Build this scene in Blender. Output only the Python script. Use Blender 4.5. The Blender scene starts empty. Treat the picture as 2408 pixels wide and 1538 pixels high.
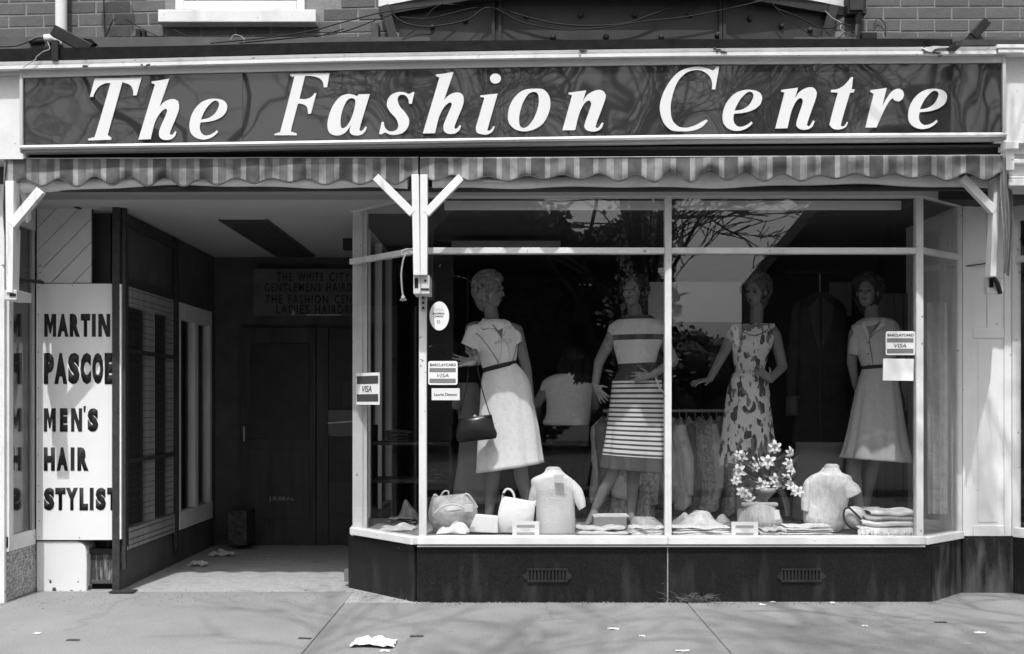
import bpy, bmesh, math, random
import numpy as np
from mathutils import Vector, Matrix
from mathutils.bvhtree import BVHTree

rad = math.radians
SC = bpy.context.scene
COL = SC.collection

# ------------------------------------------------------------------ camera, sky, sun, exposure
CAM_D, CAM_H = 7.2, 1.33          # metres in front of the shop window, lens height
FOC, CX, CY = 2520.0, 1204.0, 950.0   # focal length and vanishing point, photo units (2408 wide)
cam_data = bpy.data.cameras.new('camera')
cam = bpy.data.objects.new('camera', cam_data)
COL.objects.link(cam)
cam.location = (0, -CAM_D, CAM_H)
cam.rotation_euler = (rad(90), 0, 0)
cam_data.sensor_width = 36
cam_data.lens = 36 * FOC / 2408
cam_data.shift_y = (950 - 769) / 2408
cam_data.clip_start = 0.05
cam_data.clip_end = 1500
SC.camera = cam

SUN_TAN, SUN_AZ = 1.85, 0.11       # drop per metre towards the wall, drift to the right
sun_dir = Vector((SUN_AZ, 1, -SUN_TAN)).normalized()
sun_elev = math.asin(-sun_dir.z)
world = bpy.data.worlds.new('World')
SC.world = world
world.use_nodes = True
wn, wl = world.node_tree.nodes, world.node_tree.links
wn.clear()
w_out = wn.new('ShaderNodeOutputWorld')
w_bg = wn.new('ShaderNodeBackground')
w_sky = wn.new('ShaderNodeTexSky')
w_bw = wn.new('ShaderNodeRGBToBW')
w_sky.sky_type = 'NISHITA'
w_sky.sun_disc = False
w_sky.sun_elevation = sun_elev
w_sky.sun_rotation = math.pi + math.atan2(SUN_AZ, 1)
w_sky.air_density = 1.5
w_sky.dust_density = 4.5
w_bg.inputs['Strength'].default_value = 0.15
wl.new(w_sky.outputs[0], w_bw.inputs[0])
wl.new(w_bw.outputs[0], w_bg.inputs['Color'])
wl.new(w_bg.outputs[0], w_out.inputs[0])

sun_data = bpy.data.lights.new('sun', 'SUN')
sun_data.energy = 2.0
sun_data.angle = rad(0.53)
sun_data.color = (1, 1, 1)          # a black-and-white photograph
sun = bpy.data.objects.new('sun', sun_data)
COL.objects.link(sun)
sun.location = (-3, -20, 30)
sun.rotation_euler = sun_dir.to_track_quat('-Z', 'Y').to_euler()

vs = SC.view_settings
vs.view_transform = 'Standard'
vs.look = 'None'
vs.gamma = 1
vs.use_curve_mapping = False
vs.exposure = 0.85
SC.render.engine = 'CYCLES'
cy = SC.cycles
cy.use_denoising = True
cy.max_bounces = 8
cy.diffuse_bounces = 4
cy.glossy_bounces = 4
cy.transparent_max_bounces = 24
cy.sample_clamp_indirect = 4
cy.caustics_reflective = False
cy.caustics_refractive = False

# ------------------------------------------------------------------ helpers
def s_at(Y):
    return FOC / (CAM_D + Y)

def P(px, py, Y):
    s = s_at(Y)
    return Vector(((px - CX) / s, Y, CAM_H + (CY - py) / s))

def Xat(px, Y): return (px - CX) / s_at(Y)
def Zat(py, Y): return CAM_H + (CY - py) / s_at(Y)

def G(v): return (v, v, v, 1)

_mats = {}
def mat(name, c, rough=0.6, var=0.12, scale=9, bump=0.0, bscale=160, spec=0.22, rnd=0.0, stretch=None, detail=6, crease=0.0, cscale=16, grain=0.0, gscale=95):
    """one procedural grey: base value, soft mottling, optional bump and per-object variation"""
    if name in _mats: return _mats[name]
    m = bpy.data.materials.new(name); m.use_nodes = True
    n, l = m.node_tree.nodes, m.node_tree.links
    b = n['Principled BSDF']
    b.inputs['Roughness'].default_value = rough
    b.inputs['Specular IOR Level'].default_value = spec
    tc = n.new('ShaderNodeTexCoord')
    mp = n.new('ShaderNodeMapping')
    l.new(tc.outputs['Object'], mp.inputs[0])
    if stretch: mp.inputs['Scale'].default_value = stretch
    no = n.new('ShaderNodeTexNoise')
    no.inputs['Scale'].default_value = scale
    no.inputs['Detail'].default_value = detail
    no.inputs['Roughness'].default_value = 0.62
    l.new(mp.outputs[0], no.inputs['Vector'])
    mr = n.new('ShaderNodeMapRange')
    mr.inputs['From Min'].default_value = 0.3
    mr.inputs['From Max'].default_value = 0.7
    mr.inputs['To Min'].default_value = c * (1 - var)
    mr.inputs['To Max'].default_value = min(0.9, c * (1 + var))
    l.new(no.outputs['Fac'], mr.inputs['Value'])
    out = mr.outputs[0]
    if grain:
        ng = n.new('ShaderNodeTexNoise'); ng.inputs['Scale'].default_value = gscale
        ng.inputs['Detail'].default_value = 2; l.new(tc.outputs['Object'], ng.inputs['Vector'])
        mg = n.new('ShaderNodeMapRange'); mg.inputs['From Min'].default_value = .3; mg.inputs['From Max'].default_value = .7
        mg.inputs['To Min'].default_value = 1 - grain; mg.inputs['To Max'].default_value = 1 + grain
        l.new(ng.outputs['Fac'], mg.inputs['Value'])
        mu = n.new('ShaderNodeMath'); mu.operation = 'MULTIPLY'
        l.new(out, mu.inputs[0]); l.new(mg.outputs[0], mu.inputs[1]); out = mu.outputs[0]
    if rnd:
        oi = n.new('ShaderNodeObjectInfo')
        m2 = n.new('ShaderNodeMapRange')
        m2.inputs['To Min'].default_value = 1 - rnd
        m2.inputs['To Max'].default_value = 1 + rnd
        l.new(oi.outputs['Random'], m2.inputs['Value'])
        mu = n.new('ShaderNodeMath'); mu.operation = 'MULTIPLY'
        l.new(out, mu.inputs[0]); l.new(m2.outputs[0], mu.inputs[1])
        out = mu.outputs[0]
    l.new(out, b.inputs['Base Color'])
    if bump:
        nb = n.new('ShaderNodeTexNoise'); nb.inputs['Scale'].default_value = bscale
        nb.inputs['Detail'].default_value = 4
        l.new(mp.outputs[0], nb.inputs['Vector'])
        bp = n.new('ShaderNodeBump'); bp.inputs['Strength'].default_value = bump
        bp.inputs['Distance'].default_value = 0.01
        l.new(nb.outputs['Fac'], bp.inputs['Height'])
        l.new(bp.outputs[0], b.inputs['Normal'])
    if crease:
        nc = n.new('ShaderNodeTexNoise'); nc.inputs['Scale'].default_value = cscale
        nc.inputs['Detail'].default_value = 3; nc.inputs['Distortion'].default_value = 1.2
        l.new(mp.outputs[0], nc.inputs['Vector'])
        b2 = n.new('ShaderNodeBump'); b2.inputs['Strength'].default_value = crease; b2.inputs['Distance'].default_value = 0.03
        l.new(nc.outputs['Fac'], b2.inputs['Height'])
        if bump: l.new(bp.outputs[0], b2.inputs['Normal'])
        l.new(b2.outputs[0], b.inputs['Normal'])
    _mats[name] = m
    return m

def spots(m, value, scale, thr, width=0.03, stretch=None, zfade=None, detail=3):
    """add worn patches of another value (chips, specks, drips) to a material; zfade=(z0,z1) keeps them low"""
    n, l = m.node_tree.nodes, m.node_tree.links
    b = n['Principled BSDF']
    src = b.inputs['Base Color'].links[0].from_socket
    tc = n.new('ShaderNodeTexCoord'); mp = n.new('ShaderNodeMapping')
    if stretch: mp.inputs['Scale'].default_value = stretch
    l.new(tc.outputs['Object'], mp.inputs[0])
    no = n.new('ShaderNodeTexNoise'); no.inputs['Scale'].default_value = scale
    no.inputs['Detail'].default_value = detail
    l.new(mp.outputs[0], no.inputs['Vector'])
    v = no.outputs['Fac']
    if zfade:
        sp = n.new('ShaderNodeSeparateXYZ'); l.new(tc.outputs['Object'], sp.inputs[0])
        zr = n.new('ShaderNodeMapRange')
        zr.inputs['From Min'].default_value = zfade[0]; zr.inputs['From Max'].default_value = zfade[1]
        zr.inputs['To Min'].default_value = zfade[2] if len(zfade) > 2 else 0.25; zr.inputs['To Max'].default_value = 0.0
        l.new(sp.outputs['Z'], zr.inputs['Value'])
        ad = n.new('ShaderNodeMath'); ad.operation = 'ADD'
        l.new(v, ad.inputs[0]); l.new(zr.outputs[0], ad.inputs[1]); v = ad.outputs[0]
    mr = n.new('ShaderNodeMapRange')
    mr.inputs['From Min'].default_value = thr; mr.inputs['From Max'].default_value = thr + width
    l.new(v, mr.inputs['Value'])
    mx = n.new('ShaderNodeMix'); mx.data_type = 'RGBA'
    l.new(mr.outputs[0], mx.inputs['Factor'])
    l.new(src, mx.inputs[6]); mx.inputs[7].default_value = G(value)
    l.new(mx.outputs[2], b.inputs['Base Color'])
    return m

def glass_mat(name, f0=0.045, tint=0.94, dust=0.0, wave=0.0):
    m = bpy.data.materials.new(name); m.use_nodes = True
    n, l = m.node_tree.nodes, m.node_tree.links
    n.clear()
    out = n.new('ShaderNodeOutputMaterial')
    tr = n.new('ShaderNodeBsdfTransparent'); tr.inputs[0].default_value = G(tint)
    gl = n.new('ShaderNodeBsdfGlossy'); gl.inputs['Roughness'].default_value = 0.0
    geo = n.new('ShaderNodeNewGeometry')
    dt = n.new('ShaderNodeVectorMath'); dt.operation = 'DOT_PRODUCT'
    l.new(geo.outputs['Incoming'], dt.inputs[0]); l.new(geo.outputs['Normal'], dt.inputs[1])
    def mth(op, a, b_=None):
        k = n.new('ShaderNodeMath'); k.operation = op
        for i, q in enumerate((a, b_)):
            if q is None: continue
            if isinstance(q, (int, float)): k.inputs[i].default_value = q
            else: l.new(q, k.inputs[i])
        return k.outputs[0]
    c = mth('ABSOLUTE', dt.outputs['Value'])
    f = mth('ADD', f0, mth('MULTIPLY', 1 - f0, mth('POWER', mth('SUBTRACT', 1.0, c), 5.0)))
    if wave:
        no = n.new('ShaderNodeTexNoise'); no.inputs['Scale'].default_value = 2.2
        tc = n.new('ShaderNodeTexCoord'); l.new(tc.outputs['Object'], no.inputs['Vector'])
        bp = n.new('ShaderNodeBump'); bp.inputs['Strength'].default_value = wave; bp.inputs['Distance'].default_value = 0.01
        l.new(no.outputs['Fac'], bp.inputs['Height']); l.new(bp.outputs[0], gl.inputs['Normal'])
    mx = n.new('ShaderNodeMixShader')
    l.new(f, mx.inputs[0]); l.new(tr.outputs[0], mx.inputs[1]); l.new(gl.outputs[0], mx.inputs[2])
    last = mx.outputs[0]
    if dust:
        df = n.new('ShaderNodeBsdfDiffuse'); df.inputs[0].default_value = G(0.7)
        m2 = n.new('ShaderNodeMixShader'); m2.inputs[0].default_value = dust
        l.new(last, m2.inputs[1]); l.new(df.outputs[0], m2.inputs[2]); last = m2.outputs[0]
    l.new(last, out.inputs[0])
    return m

class MB:
    """collects simple shapes, then links them as ONE mesh object"""
    def __init__(self): self.v, self.f, self.uv = [], [], {}
    def add(self, vs_, fs):
        o = len(self.v)
        self.v.extend([tuple(q) for q in vs_])
        self.f.extend([tuple(i + o for i in f) for f in fs])
        return self
    def box(self, x0, x1, y0, y1, z0, z1):
        if x0 > x1: x0, x1 = x1, x0
        if y0 > y1: y0, y1 = y1, y0
        if z0 > z1: z0, z1 = z1, z0
        return self.add([(x0,y0,z0),(x1,y0,z0),(x1,y1,z0),(x0,y1,z0),(x0,y0,z1),(x1,y0,z1),(x1,y1,z1),(x0,y1,z1)],
                        [(0,3,2,1),(4,5,6,7),(0,1,5,4),(1,2,6,5),(2,3,7,6),(3,0,4,7)])
    def pbox(self, x0, y0, x1, y1, Y, Yb):
        """box whose front face fills the photo rectangle at depth Y and which reaches back to Yb"""
        a, b = P(x0, y1, Y), P(x1, y0, Y)
        return self.box(a.x, b.x, Y, Yb, a.z, b.z)
    def bar(self, a, b, w, d, side=None):
        """rectangular bar from a to b; w across, d along side (default: towards +Y)"""
        a, b = Vector(a), Vector(b)
        t = (b - a).normalized()
        sd = Vector(side if side is not None else (0, 1, 0))
        sd = (sd - t * sd.dot(t)).normalized()
        u = t.cross(sd).normalized()
        q = []
        for p in (a, b):
            for i, j in ((-1,-1),(1,-1),(1,1),(-1,1)):
                q.append(p + u * (w/2*i) + sd * (d/2*j))
        return self.add(q, [(0,1,2,3),(7,6,5,4),(0,4,5,1),(1,5,6,2),(2,6,7,3),(3,7,4,0)])
    def prism(self, pts, vec):
        """flat polygon of 3-D points extruded along vec"""
        n = len(pts); vec = Vector(vec)
        q = [Vector(p) for p in pts] + [Vector(p) + vec for p in pts]
        fs = [tuple(range(n)), tuple(range(2*n-1, n-1, -1))]
        fs += [(i, i+n, (i+1) % n + n, (i+1) % n) for i in range(n)]
        return self.add(q, fs)
    def tube(self, pts, r, n=8, cap=True):
        pts = [Vector(p) for p in pts]
        rs = r if isinstance(r, (list, tuple)) else [r] * len(pts)
        q, fs = [], []
        up = None
        for i, p in enumerate(pts):
            t = (pts[min(i+1, len(pts)-1)] - pts[max(i-1, 0)])
            if t.length < 1e-9: t = Vector((0, 0, 1))
            t.normalize()
            if up is None:
                up = Vector((0, 0, 1)) if abs(t.z) < 0.9 else Vector((1, 0, 0))
            u = up - t * up.dot(t)
            if u.length < 1e-6: u = t.orthogonal()
            u.normalize(); up = u
            w = t.cross(u)
            for k in range(n):
                a = 2 * math.pi * k / n
                q.append(p + (u * math.cos(a) + w * math.sin(a)) * rs[i])
        for i in range(len(pts) - 1):
            for k in range(n):
                fs.append((i*n+k, i*n+(k+1) % n, (i+1)*n+(k+1) % n, (i+1)*n+k))
        if cap:
            m_ = len(q); k0 = (len(pts) - 1) * n
            q += q[:n] + q[k0:k0 + n]
            fs.append(tuple(range(m_ + n - 1, m_ - 1, -1)))
            fs.append(tuple(range(m_ + n, m_ + 2 * n)))
        return self.add(q, fs)
    def ell(self, c, rx, ry, rz, R=None, nu=12, nv=8):
        c = Vector(c); q, fs = [], []
        R = R or Matrix.Identity(3)
        for j in range(nv + 1):
            th = math.pi * j / nv
            for i in range(nu):
                a = 2 * math.pi * i / nu
                q.append(c + R @ Vector((rx*math.sin(th)*math.cos(a), ry*math.sin(th)*math.sin(a), rz*math.cos(th))))
        for j in range(nv):
            for i in range(nu):
                fs.append((j*nu+i, (j+1)*nu+i, (j+1)*nu+(i+1) % nu, j*nu+(i+1) % nu))
        return self.add(q, fs)
    def cone(self, a, ra, b, rb, n=10):
        """round-ended tapered limb"""
        a, b = Vector(a), Vector(b)
        t = (b - a).normalized()
        ps, rs = [], []
        for k in range(5):
            th = math.pi/2 * (1 - k/4)
            ps.append(a - t * ra * math.sin(th)); rs.append(max(1e-4, ra * math.cos(th)))
        for k in range(5):
            th = math.pi/2 * k/4
            ps.append(b + t * rb * math.sin(th)); rs.append(max(1e-4, rb * math.cos(th)))
        return self.tube(ps, rs, n)
    def grid(self, fn, nu, nv, close_u=False):
        q = [fn(i / nu, j / nv) for j in range(nv + 1) for i in range(nu + (0 if close_u else 1))]
        w = nu if close_u else nu + 1
        fs = []
        for j in range(nv):
            for i in range(nu):
                fs.append((j*w+i, j*w+(i+1) % w, (j+1)*w+(i+1) % w, (j+1)*w+i))
        return self.add(q, fs)
    def mesh(self, name, smooth=False):
        me = bpy.data.meshes.new(name)
        me.from_pydata(self.v, [], self.f)
        me.validate()
        bm = bmesh.new(); bm.from_mesh(me)
        bmesh.ops.recalc_face_normals(bm, faces=bm.faces)
        bm.to_mesh(me); bm.free()
        if smooth: me.polygons.foreach_set('use_smooth', [True] * len(me.polygons))
        return me
    def build(self, name, m, parent=None, smooth=False, bevel=0.0, solid=0.0, kind=None):
        o = bpy.data.objects.new(name, self.mesh(name, smooth))
        return finish(o, m, parent, bevel, solid, kind)

def finish(o, m, parent=None, bevel=0.0, solid=0.0, kind=None):
    COL.objects.link(o)
    if m is not None:
        o.data.materials.clear(); o.data.materials.append(m)
    if parent is not None: adopt(o, parent)
    if solid:
        md = o.modifiers.new('solid', 'SOLIDIFY'); md.thickness = solid; md.offset = 0
    if bevel:
        md = o.modifiers.new('bevel', 'BEVEL'); md.width = bevel; md.segments = 2; md.limit_method = 'ANGLE'
        md.angle_limit = rad(50); md.harden_normals = False
    if kind: o['kind'] = kind
    return o

def adopt(o, parent):
    bp = Matrix.Identity(4)
    chain = []
    p = parent
    while p is not None:
        chain.append(p); p = p.parent
    for c in reversed(chain):
        bp = bp @ (c.matrix_parent_inverse if c.parent else Matrix.Identity(4)) @ Matrix.LocRotScale(c.location, c.rotation_euler, c.scale)
    o.parent = parent
    o.matrix_parent_inverse = bp.inverted()

def thing(name, label, cat, loc=(0, 0, 0), group=None):
    o = bpy.data.objects.new(name, None); COL.objects.link(o)
    o.location = loc; o.empty_display_size = 0.1
    return tag(o, label, cat, group)

def tag(o, label, cat, group=None):
    o['label'] = label; o['category'] = cat
    if group: o['group'] = group
    return o

def struct(o, label=None):
    o['kind'] = 'structure'
    if label: o['label'] = label
    return o

def realise(ob):
    """bake modifiers of an object into its mesh"""
    dg = bpy.context.evaluated_depsgraph_get(); dg.update()
    me = bpy.data.meshes.new_from_object(ob.evaluated_get(dg))
    ob.modifiers.clear(); ob.data = me
    return ob

def remeshed(mb, name, m, parent=None, voxel=0.006, smooth=3, dec=0.0, kind=None):
    """fuse overlapping shapes into one continuous skin"""
    ob = mb.build(name, m, None)
    r = ob.modifiers.new('r', 'REMESH'); r.mode = 'VOXEL'; r.voxel_size = voxel
    if smooth:
        sm = ob.modifiers.new('s', 'SMOOTH'); sm.iterations = smooth; sm.factor = 0.5
    if dec:
        d = ob.modifiers.new('d', 'DECIMATE'); d.ratio = dec
    realise(ob)
    ob.data.materials.clear(); ob.data.materials.append(m)
    ob.data.polygons.foreach_set('use_smooth', [True] * len(ob.data.polygons))
    if parent is not None: adopt(ob, parent)
    if kind: ob['kind'] = kind
    return ob

def text(name, body, x0, y0, x1, y1, Y, m, parent=None, bold=0.0, depth=0.0015, shear=0.0, M=None, spacing=1.0):
    """lettering that fills the photo rectangle at depth Y (or the frame M: 4x4 with unit rectangle)"""
    cu = bpy.data.curves.new(name, 'FONT')
    cu.body = body; cu.offset = bold; cu.shear = shear; cu.space_character = spacing
    cu.resolution_u = 3
    tmp = bpy.data.objects.new(name + '_t', cu); COL.objects.link(tmp)
    dg = bpy.context.evaluated_depsgraph_get(); dg.update()
    me = bpy.data.meshes.new_from_object(tmp.evaluated_get(dg))
    bpy.data.objects.remove(tmp); bpy.data.curves.remove(cu)
    n = len(me.vertices)
    co = np.empty(n * 3); me.vertices.foreach_get('co', co); co = co.reshape(-1, 3)
    lo, hi = co.min(0), co.max(0)
    u = (co[:, 0] - lo[0]) / (hi[0] - lo[0]); w = (co[:, 1] - lo[1]) / (hi[1] - lo[1])
    if M is None:
        a, b = P(x0, y1, Y), P(x1, y0, Y)
        new = np.stack([a.x + u * (b.x - a.x), np.full(n, Y), a.z + w * (b.z - a.z)], 1)
    else:
        o_, ux, uz = M
        new = np.array(o_)[None] + u[:, None] * np.array(ux)[None] + w[:, None] * np.array(uz)[None]
    me.vertices.foreach_set('co', new.ravel()); me.update()
    me.name = name
    o = bpy.data.objects.new(name, me)
    return finish(o, m, parent, solid=depth)

def catmull(contour, per=6):
    """(x,y) smooth points and (x,y,1) corners -> polyline"""
    n = len(contour); out = []
    for i in range(n):
        p1, p2 = contour[i], contour[(i+1) % n]
        c1, c2 = len(p1) > 2, len(p2) > 2
        if c1 and c2:
            out.append((p1[0], p1[1])); continue
        p0 = contour[i-1] if not c1 else (2*p1[0]-p2[0], 2*p1[1]-p2[1])
        p3 = contour[(i+2) % n] if not c2 else (2*p2[0]-p1[0], 2*p2[1]-p1[1])
        for k in range(per):
            t = k / per; t2, t3 = t*t, t*t*t
            x = 0.5*((2*p1[0]) + (-p0[0]+p2[0])*t + (2*p0[0]-5*p1[0]+4*p2[0]-p3[0])*t2 + (-p0[0]+3*p1[0]-3*p2[0]+p3[0])*t3)
            y = 0.5*((2*p1[1]) + (-p0[1]+p2[1])*t + (2*p0[1]-5*p1[1]+4*p2[1]-p3[1])*t2 + (-p0[1]+3*p1[1]-3*p2[1]+p3[1])*t3)
            out.append((x, y))
    return out

def flat_shape(name, contours, fn, Y, depth, m, parent):
    """filled outline (holes allowed) standing at depth Y facing the street, real thickness"""
    cu = bpy.data.curves.new(name, 'CURVE'); cu.dimensions = '2D'; cu.fill_mode = 'BOTH'
    cu.extrude = depth / 2
    for c in contours:
        pts = [fn(x, y) for x, y in catmull(c)]
        sp = cu.splines.new('POLY'); sp.points.add(len(pts) - 1); sp.use_cyclic_u = True
        for q, (px, py) in zip(sp.points, pts):
            w = P(px, py, Y); q.co = (w.x, w.z, 0, 1)
    tmp = bpy.data.objects.new(name, cu); COL.objects.link(tmp)
    dg = bpy.context.evaluated_depsgraph_get(); dg.update()
    me = bpy.data.meshes.new_from_object(tmp.evaluated_get(dg))
    bpy.data.objects.remove(tmp); bpy.data.curves.remove(cu)
    R = Matrix.Translation((0, Y, 0)) @ Matrix.Rotation(rad(90), 4, 'X')
    me.transform(R); me.name = name
    return finish(bpy.data.objects.new(name, me), m, parent)

def profile_run(mb, line, prof):
    """sweep a closed (y,z-offset) profile along a line of points running in X (mitre-free, gentle bends)"""
    n = len(prof); q, fs = [], []
    for p in line:
        for y, z in prof: q.append((p[0], p[1] + y, p[2] + z))
    for i in range(len(line) - 1):
        for k in range(n):
            fs.append((i*n+k, i*n+(k+1) % n, (i+1)*n+(k+1) % n, (i+1)*n+k))
    fs.append(tuple(range(n))); fs.append(tuple(range(len(line)*n-1, (len(line)-1)*n-1, -1)))
    return mb.add(q, fs)

def bvh_of(*obs):
    v, f = [], []
    for o in obs:
        k = len(v)
        bpy.context.view_layer.update()
        mw = o.matrix_world
        v += [mw @ q.co for q in o.data.vertices]
        f += [tuple(i + k for i in p.vertices) for p in o.data.polygons]
    return BVHTree.FromPolygons(v, f)

def drape(tree, pts, off=0.003, fallback=0.6):
    """lay a line of photo points onto a surface that faces the street"""
    eye = Vector((0, -CAM_D, CAM_H)); out = []; last = None
    for px, py in pts:
        d = (P(px, py, 1.0) - eye).normalized()
        hit = tree.ray_cast(eye, d)[0]
        if hit is None: hit = P(px, py, last if last is not None else fallback)
        last = hit.y
        out.append(hit - d * off)
    return out

def spread(pts, per=6):
    """smooth open polyline through 2-D points"""
    c = [(p[0], p[1]) for p in pts]
    out = []
    for i in range(len(c) - 1):
        p0 = c[i-1] if i else c[0]; p1 = c[i]; p2 = c[i+1]; p3 = c[i+2] if i + 2 < len(c) else c[i+1]
        for k in range(per):
            t = k / per
            out.append(tuple(0.5*((2*p1[a]) + (-p0[a]+p2[a])*t + (2*p0[a]-5*p1[a]+4*p2[a]-p3[a])*t*t + (-p0[a]+3*p1[a]-3*p2[a]+p3[a])*t**3) for a in (0, 1)))
    out.append(c[-1])
    return out

def loft(rings, Y, n=64, sub=6, pleats=0, pleat_amp=0.0, fold=0.0, seed=0, cap=False):
    """cloth/skin tube through rings (xl, yl, xr, yr, depth_ratio[, dY]) in photo units; returns MB and uv list"""
    rnd = random.Random(seed)
    ph = [rnd.uniform(0, 6.28) for _ in range(8)]
    R = []
    for r in rings:
        r = list(r) + [0.0] * (6 - len(r)); R.append(r)
    fine = []
    for i in range(len(R) - 1):
        p0 = R[i-1] if i else R[0]; p1 = R[i]; p2 = R[i+1]; p3 = R[i+2] if i + 2 < len(R) else R[i+1]
        for k in range(sub):
            t = k / sub
            fine.append([0.5*((2*p1[a]) + (-p0[a]+p2[a])*t + (2*p0[a]-5*p1[a]+4*p2[a]-p3[a])*t*t + (-p0[a]+3*p1[a]-3*p2[a]+p3[a])*t**3) for a in range(6)])
    fine.append(R[-1])
    q, uv = [], []
    N = len(fine)
    for j, (xl, yl, xr, yr, dr, dy) in enumerate(fine):
        v = j / (N - 1)
        a, b = P(xl, yl, Y + dy), P(xr, yr, Y + dy)
        c = (a + b) / 2; h = (b - a) / 2
        dep = h.length * dr
        for i in range(n):
            t = 2 * math.pi * i / n
            amp = 1.0
            if pleats: amp += pleat_amp * v * (abs(math.sin(pleats * t / 2 + ph[0])) * 2 - 1)
            if fold:
                amp += fold * (math.sin(3*t + ph[1] + 2.2*v) * 0.5 + math.sin(7*t + ph[2] - 5*v) * 0.3 + math.sin(2*t + 9*v + ph[3]) * 0.3 + math.sin(4*t - 17*v + ph[4]) * 0.22)
            q.append(c + h * (math.cos(t) * amp) + Vector((0, -math.sin(t) * dep * amp, 0)))
            uv.append((i / n, v))
    fs = [(j*n+i, j*n+(i+1) % n, (j+1)*n+(i+1) % n, (j+1)*n+i) for j in range(N-1) for i in range(n)]
    if cap:
        fs.append(tuple(range(n))); fs.append(tuple(range(N*n-1, (N-1)*n-1, -1)))
    mb = MB(); mb.add(q, fs); mb.vuv = uv
    return mb

def build_uv(mb, name, m, parent, solid=0.002):
    me = bpy.data.meshes.new(name)
    me.from_pydata(mb.v, [], mb.f)
    uvl = me.uv_layers.new(name='UVMap')
    for lp in me.loops: uvl.data[lp.index].uv = mb.vuv[lp.vertex_index]
    bm = bmesh.new(); bm.from_mesh(me); bmesh.ops.recalc_face_normals(bm, faces=bm.faces); bm.to_mesh(me); bm.free()
    me.polygons.foreach_set('use_smooth', [True] * len(me.polygons))
    return finish(bpy.data.objects.new(name, me), m, parent, solid=solid)

# ------------------------------------------------------------------ materials (greys of the things)
white = mat('white gloss paint', 0.69, 0.38, 0.035, 5)
white_old = spots(mat('old white paint', 0.67, 0.5, 0.08, 6, bump=0.08, bscale=60), 0.25, 22, 0.69, 0.04)
spots(white_old, 0.50, 4.5, 0.58, 0.16, stretch=(1, 1, .35))
pilaster_white = spots(mat('lightened pilaster paint', 0.76, 0.45, 0.04, 6), 0.35, 24, 0.72, 0.05)  # base value raised to make up for weak bounced light
white_chip = spots(mat('chipped white paint', 0.70, 0.5, 0.03, 4), 0.07, 19, 0.77, 0.02, zfade=(0.0, 0.16, 0.22))
timber_white = spots(mat('painted bracket timber', 0.70, 0.45, 0.03, 7), 0.35, 34, 0.74, 0.05)
spots(timber_white, 0.48, 7, 0.60, 0.12, stretch=(2.5, 1, .3))
grey_paint = mat('pale grey paint', 0.52, 0.5, 0.05, 5)
sill_white = spots(mat('sill paint', 0.70, 0.4, 0.04, 6), 0.12, 30, 0.70, 0.03, stretch=(0.5, 1, 2.2))
black_felt = mat('roofing felt', 0.012, 0.85, 0.35, 14, bump=0.25, bscale=70, spec=.05)
black_metal = mat('black iron', 0.018, 0.5, 0.3, 20)
dark_void = mat('dark paint', 0.012, 0.8, 0.2, 5)
gate_metal = mat('grey brown gate paint', 0.040, 0.55, 0.3, 25)
brick_m = mat('brick', 0.112, 0.85, 0.13, 26, grain=.12, bump=0.35, bscale=110, rnd=0.14)
mortar_m = mat('mortar', 0.215, 0.9, 0.14, 30, bump=0.4, bscale=120)
lead_m = mat('painted sheet metal', 0.050, 0.5, 0.22, 4, bump=0.12, bscale=20, stretch=(1, 1, 0.5))
lead_dark = mat('dark painted timber', 0.035, 0.55, 0.2, 6)
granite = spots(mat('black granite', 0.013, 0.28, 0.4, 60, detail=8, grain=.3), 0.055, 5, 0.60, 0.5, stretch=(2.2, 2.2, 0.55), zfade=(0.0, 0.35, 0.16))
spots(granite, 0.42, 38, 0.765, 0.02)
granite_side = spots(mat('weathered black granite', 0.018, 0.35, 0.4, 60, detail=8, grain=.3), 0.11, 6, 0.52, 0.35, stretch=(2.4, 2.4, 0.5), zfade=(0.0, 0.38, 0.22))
vent_m = mat('cast vent', 0.028, 0.5, 0.25, 30)
paving = spots(mat('pavement', 0.225, 0.85, 0.13, 1.7, bump=0.22, bscale=240, detail=9, grain=.20), 0.09, 46, 0.735, 0.03)
spots(paving, 0.36, 70, 0.74, 0.03)
spots(paving, 0.175, 3.1, 0.63, 0.2)
spots(paving, 0.15, 11, 0.70, 0.06)
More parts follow.
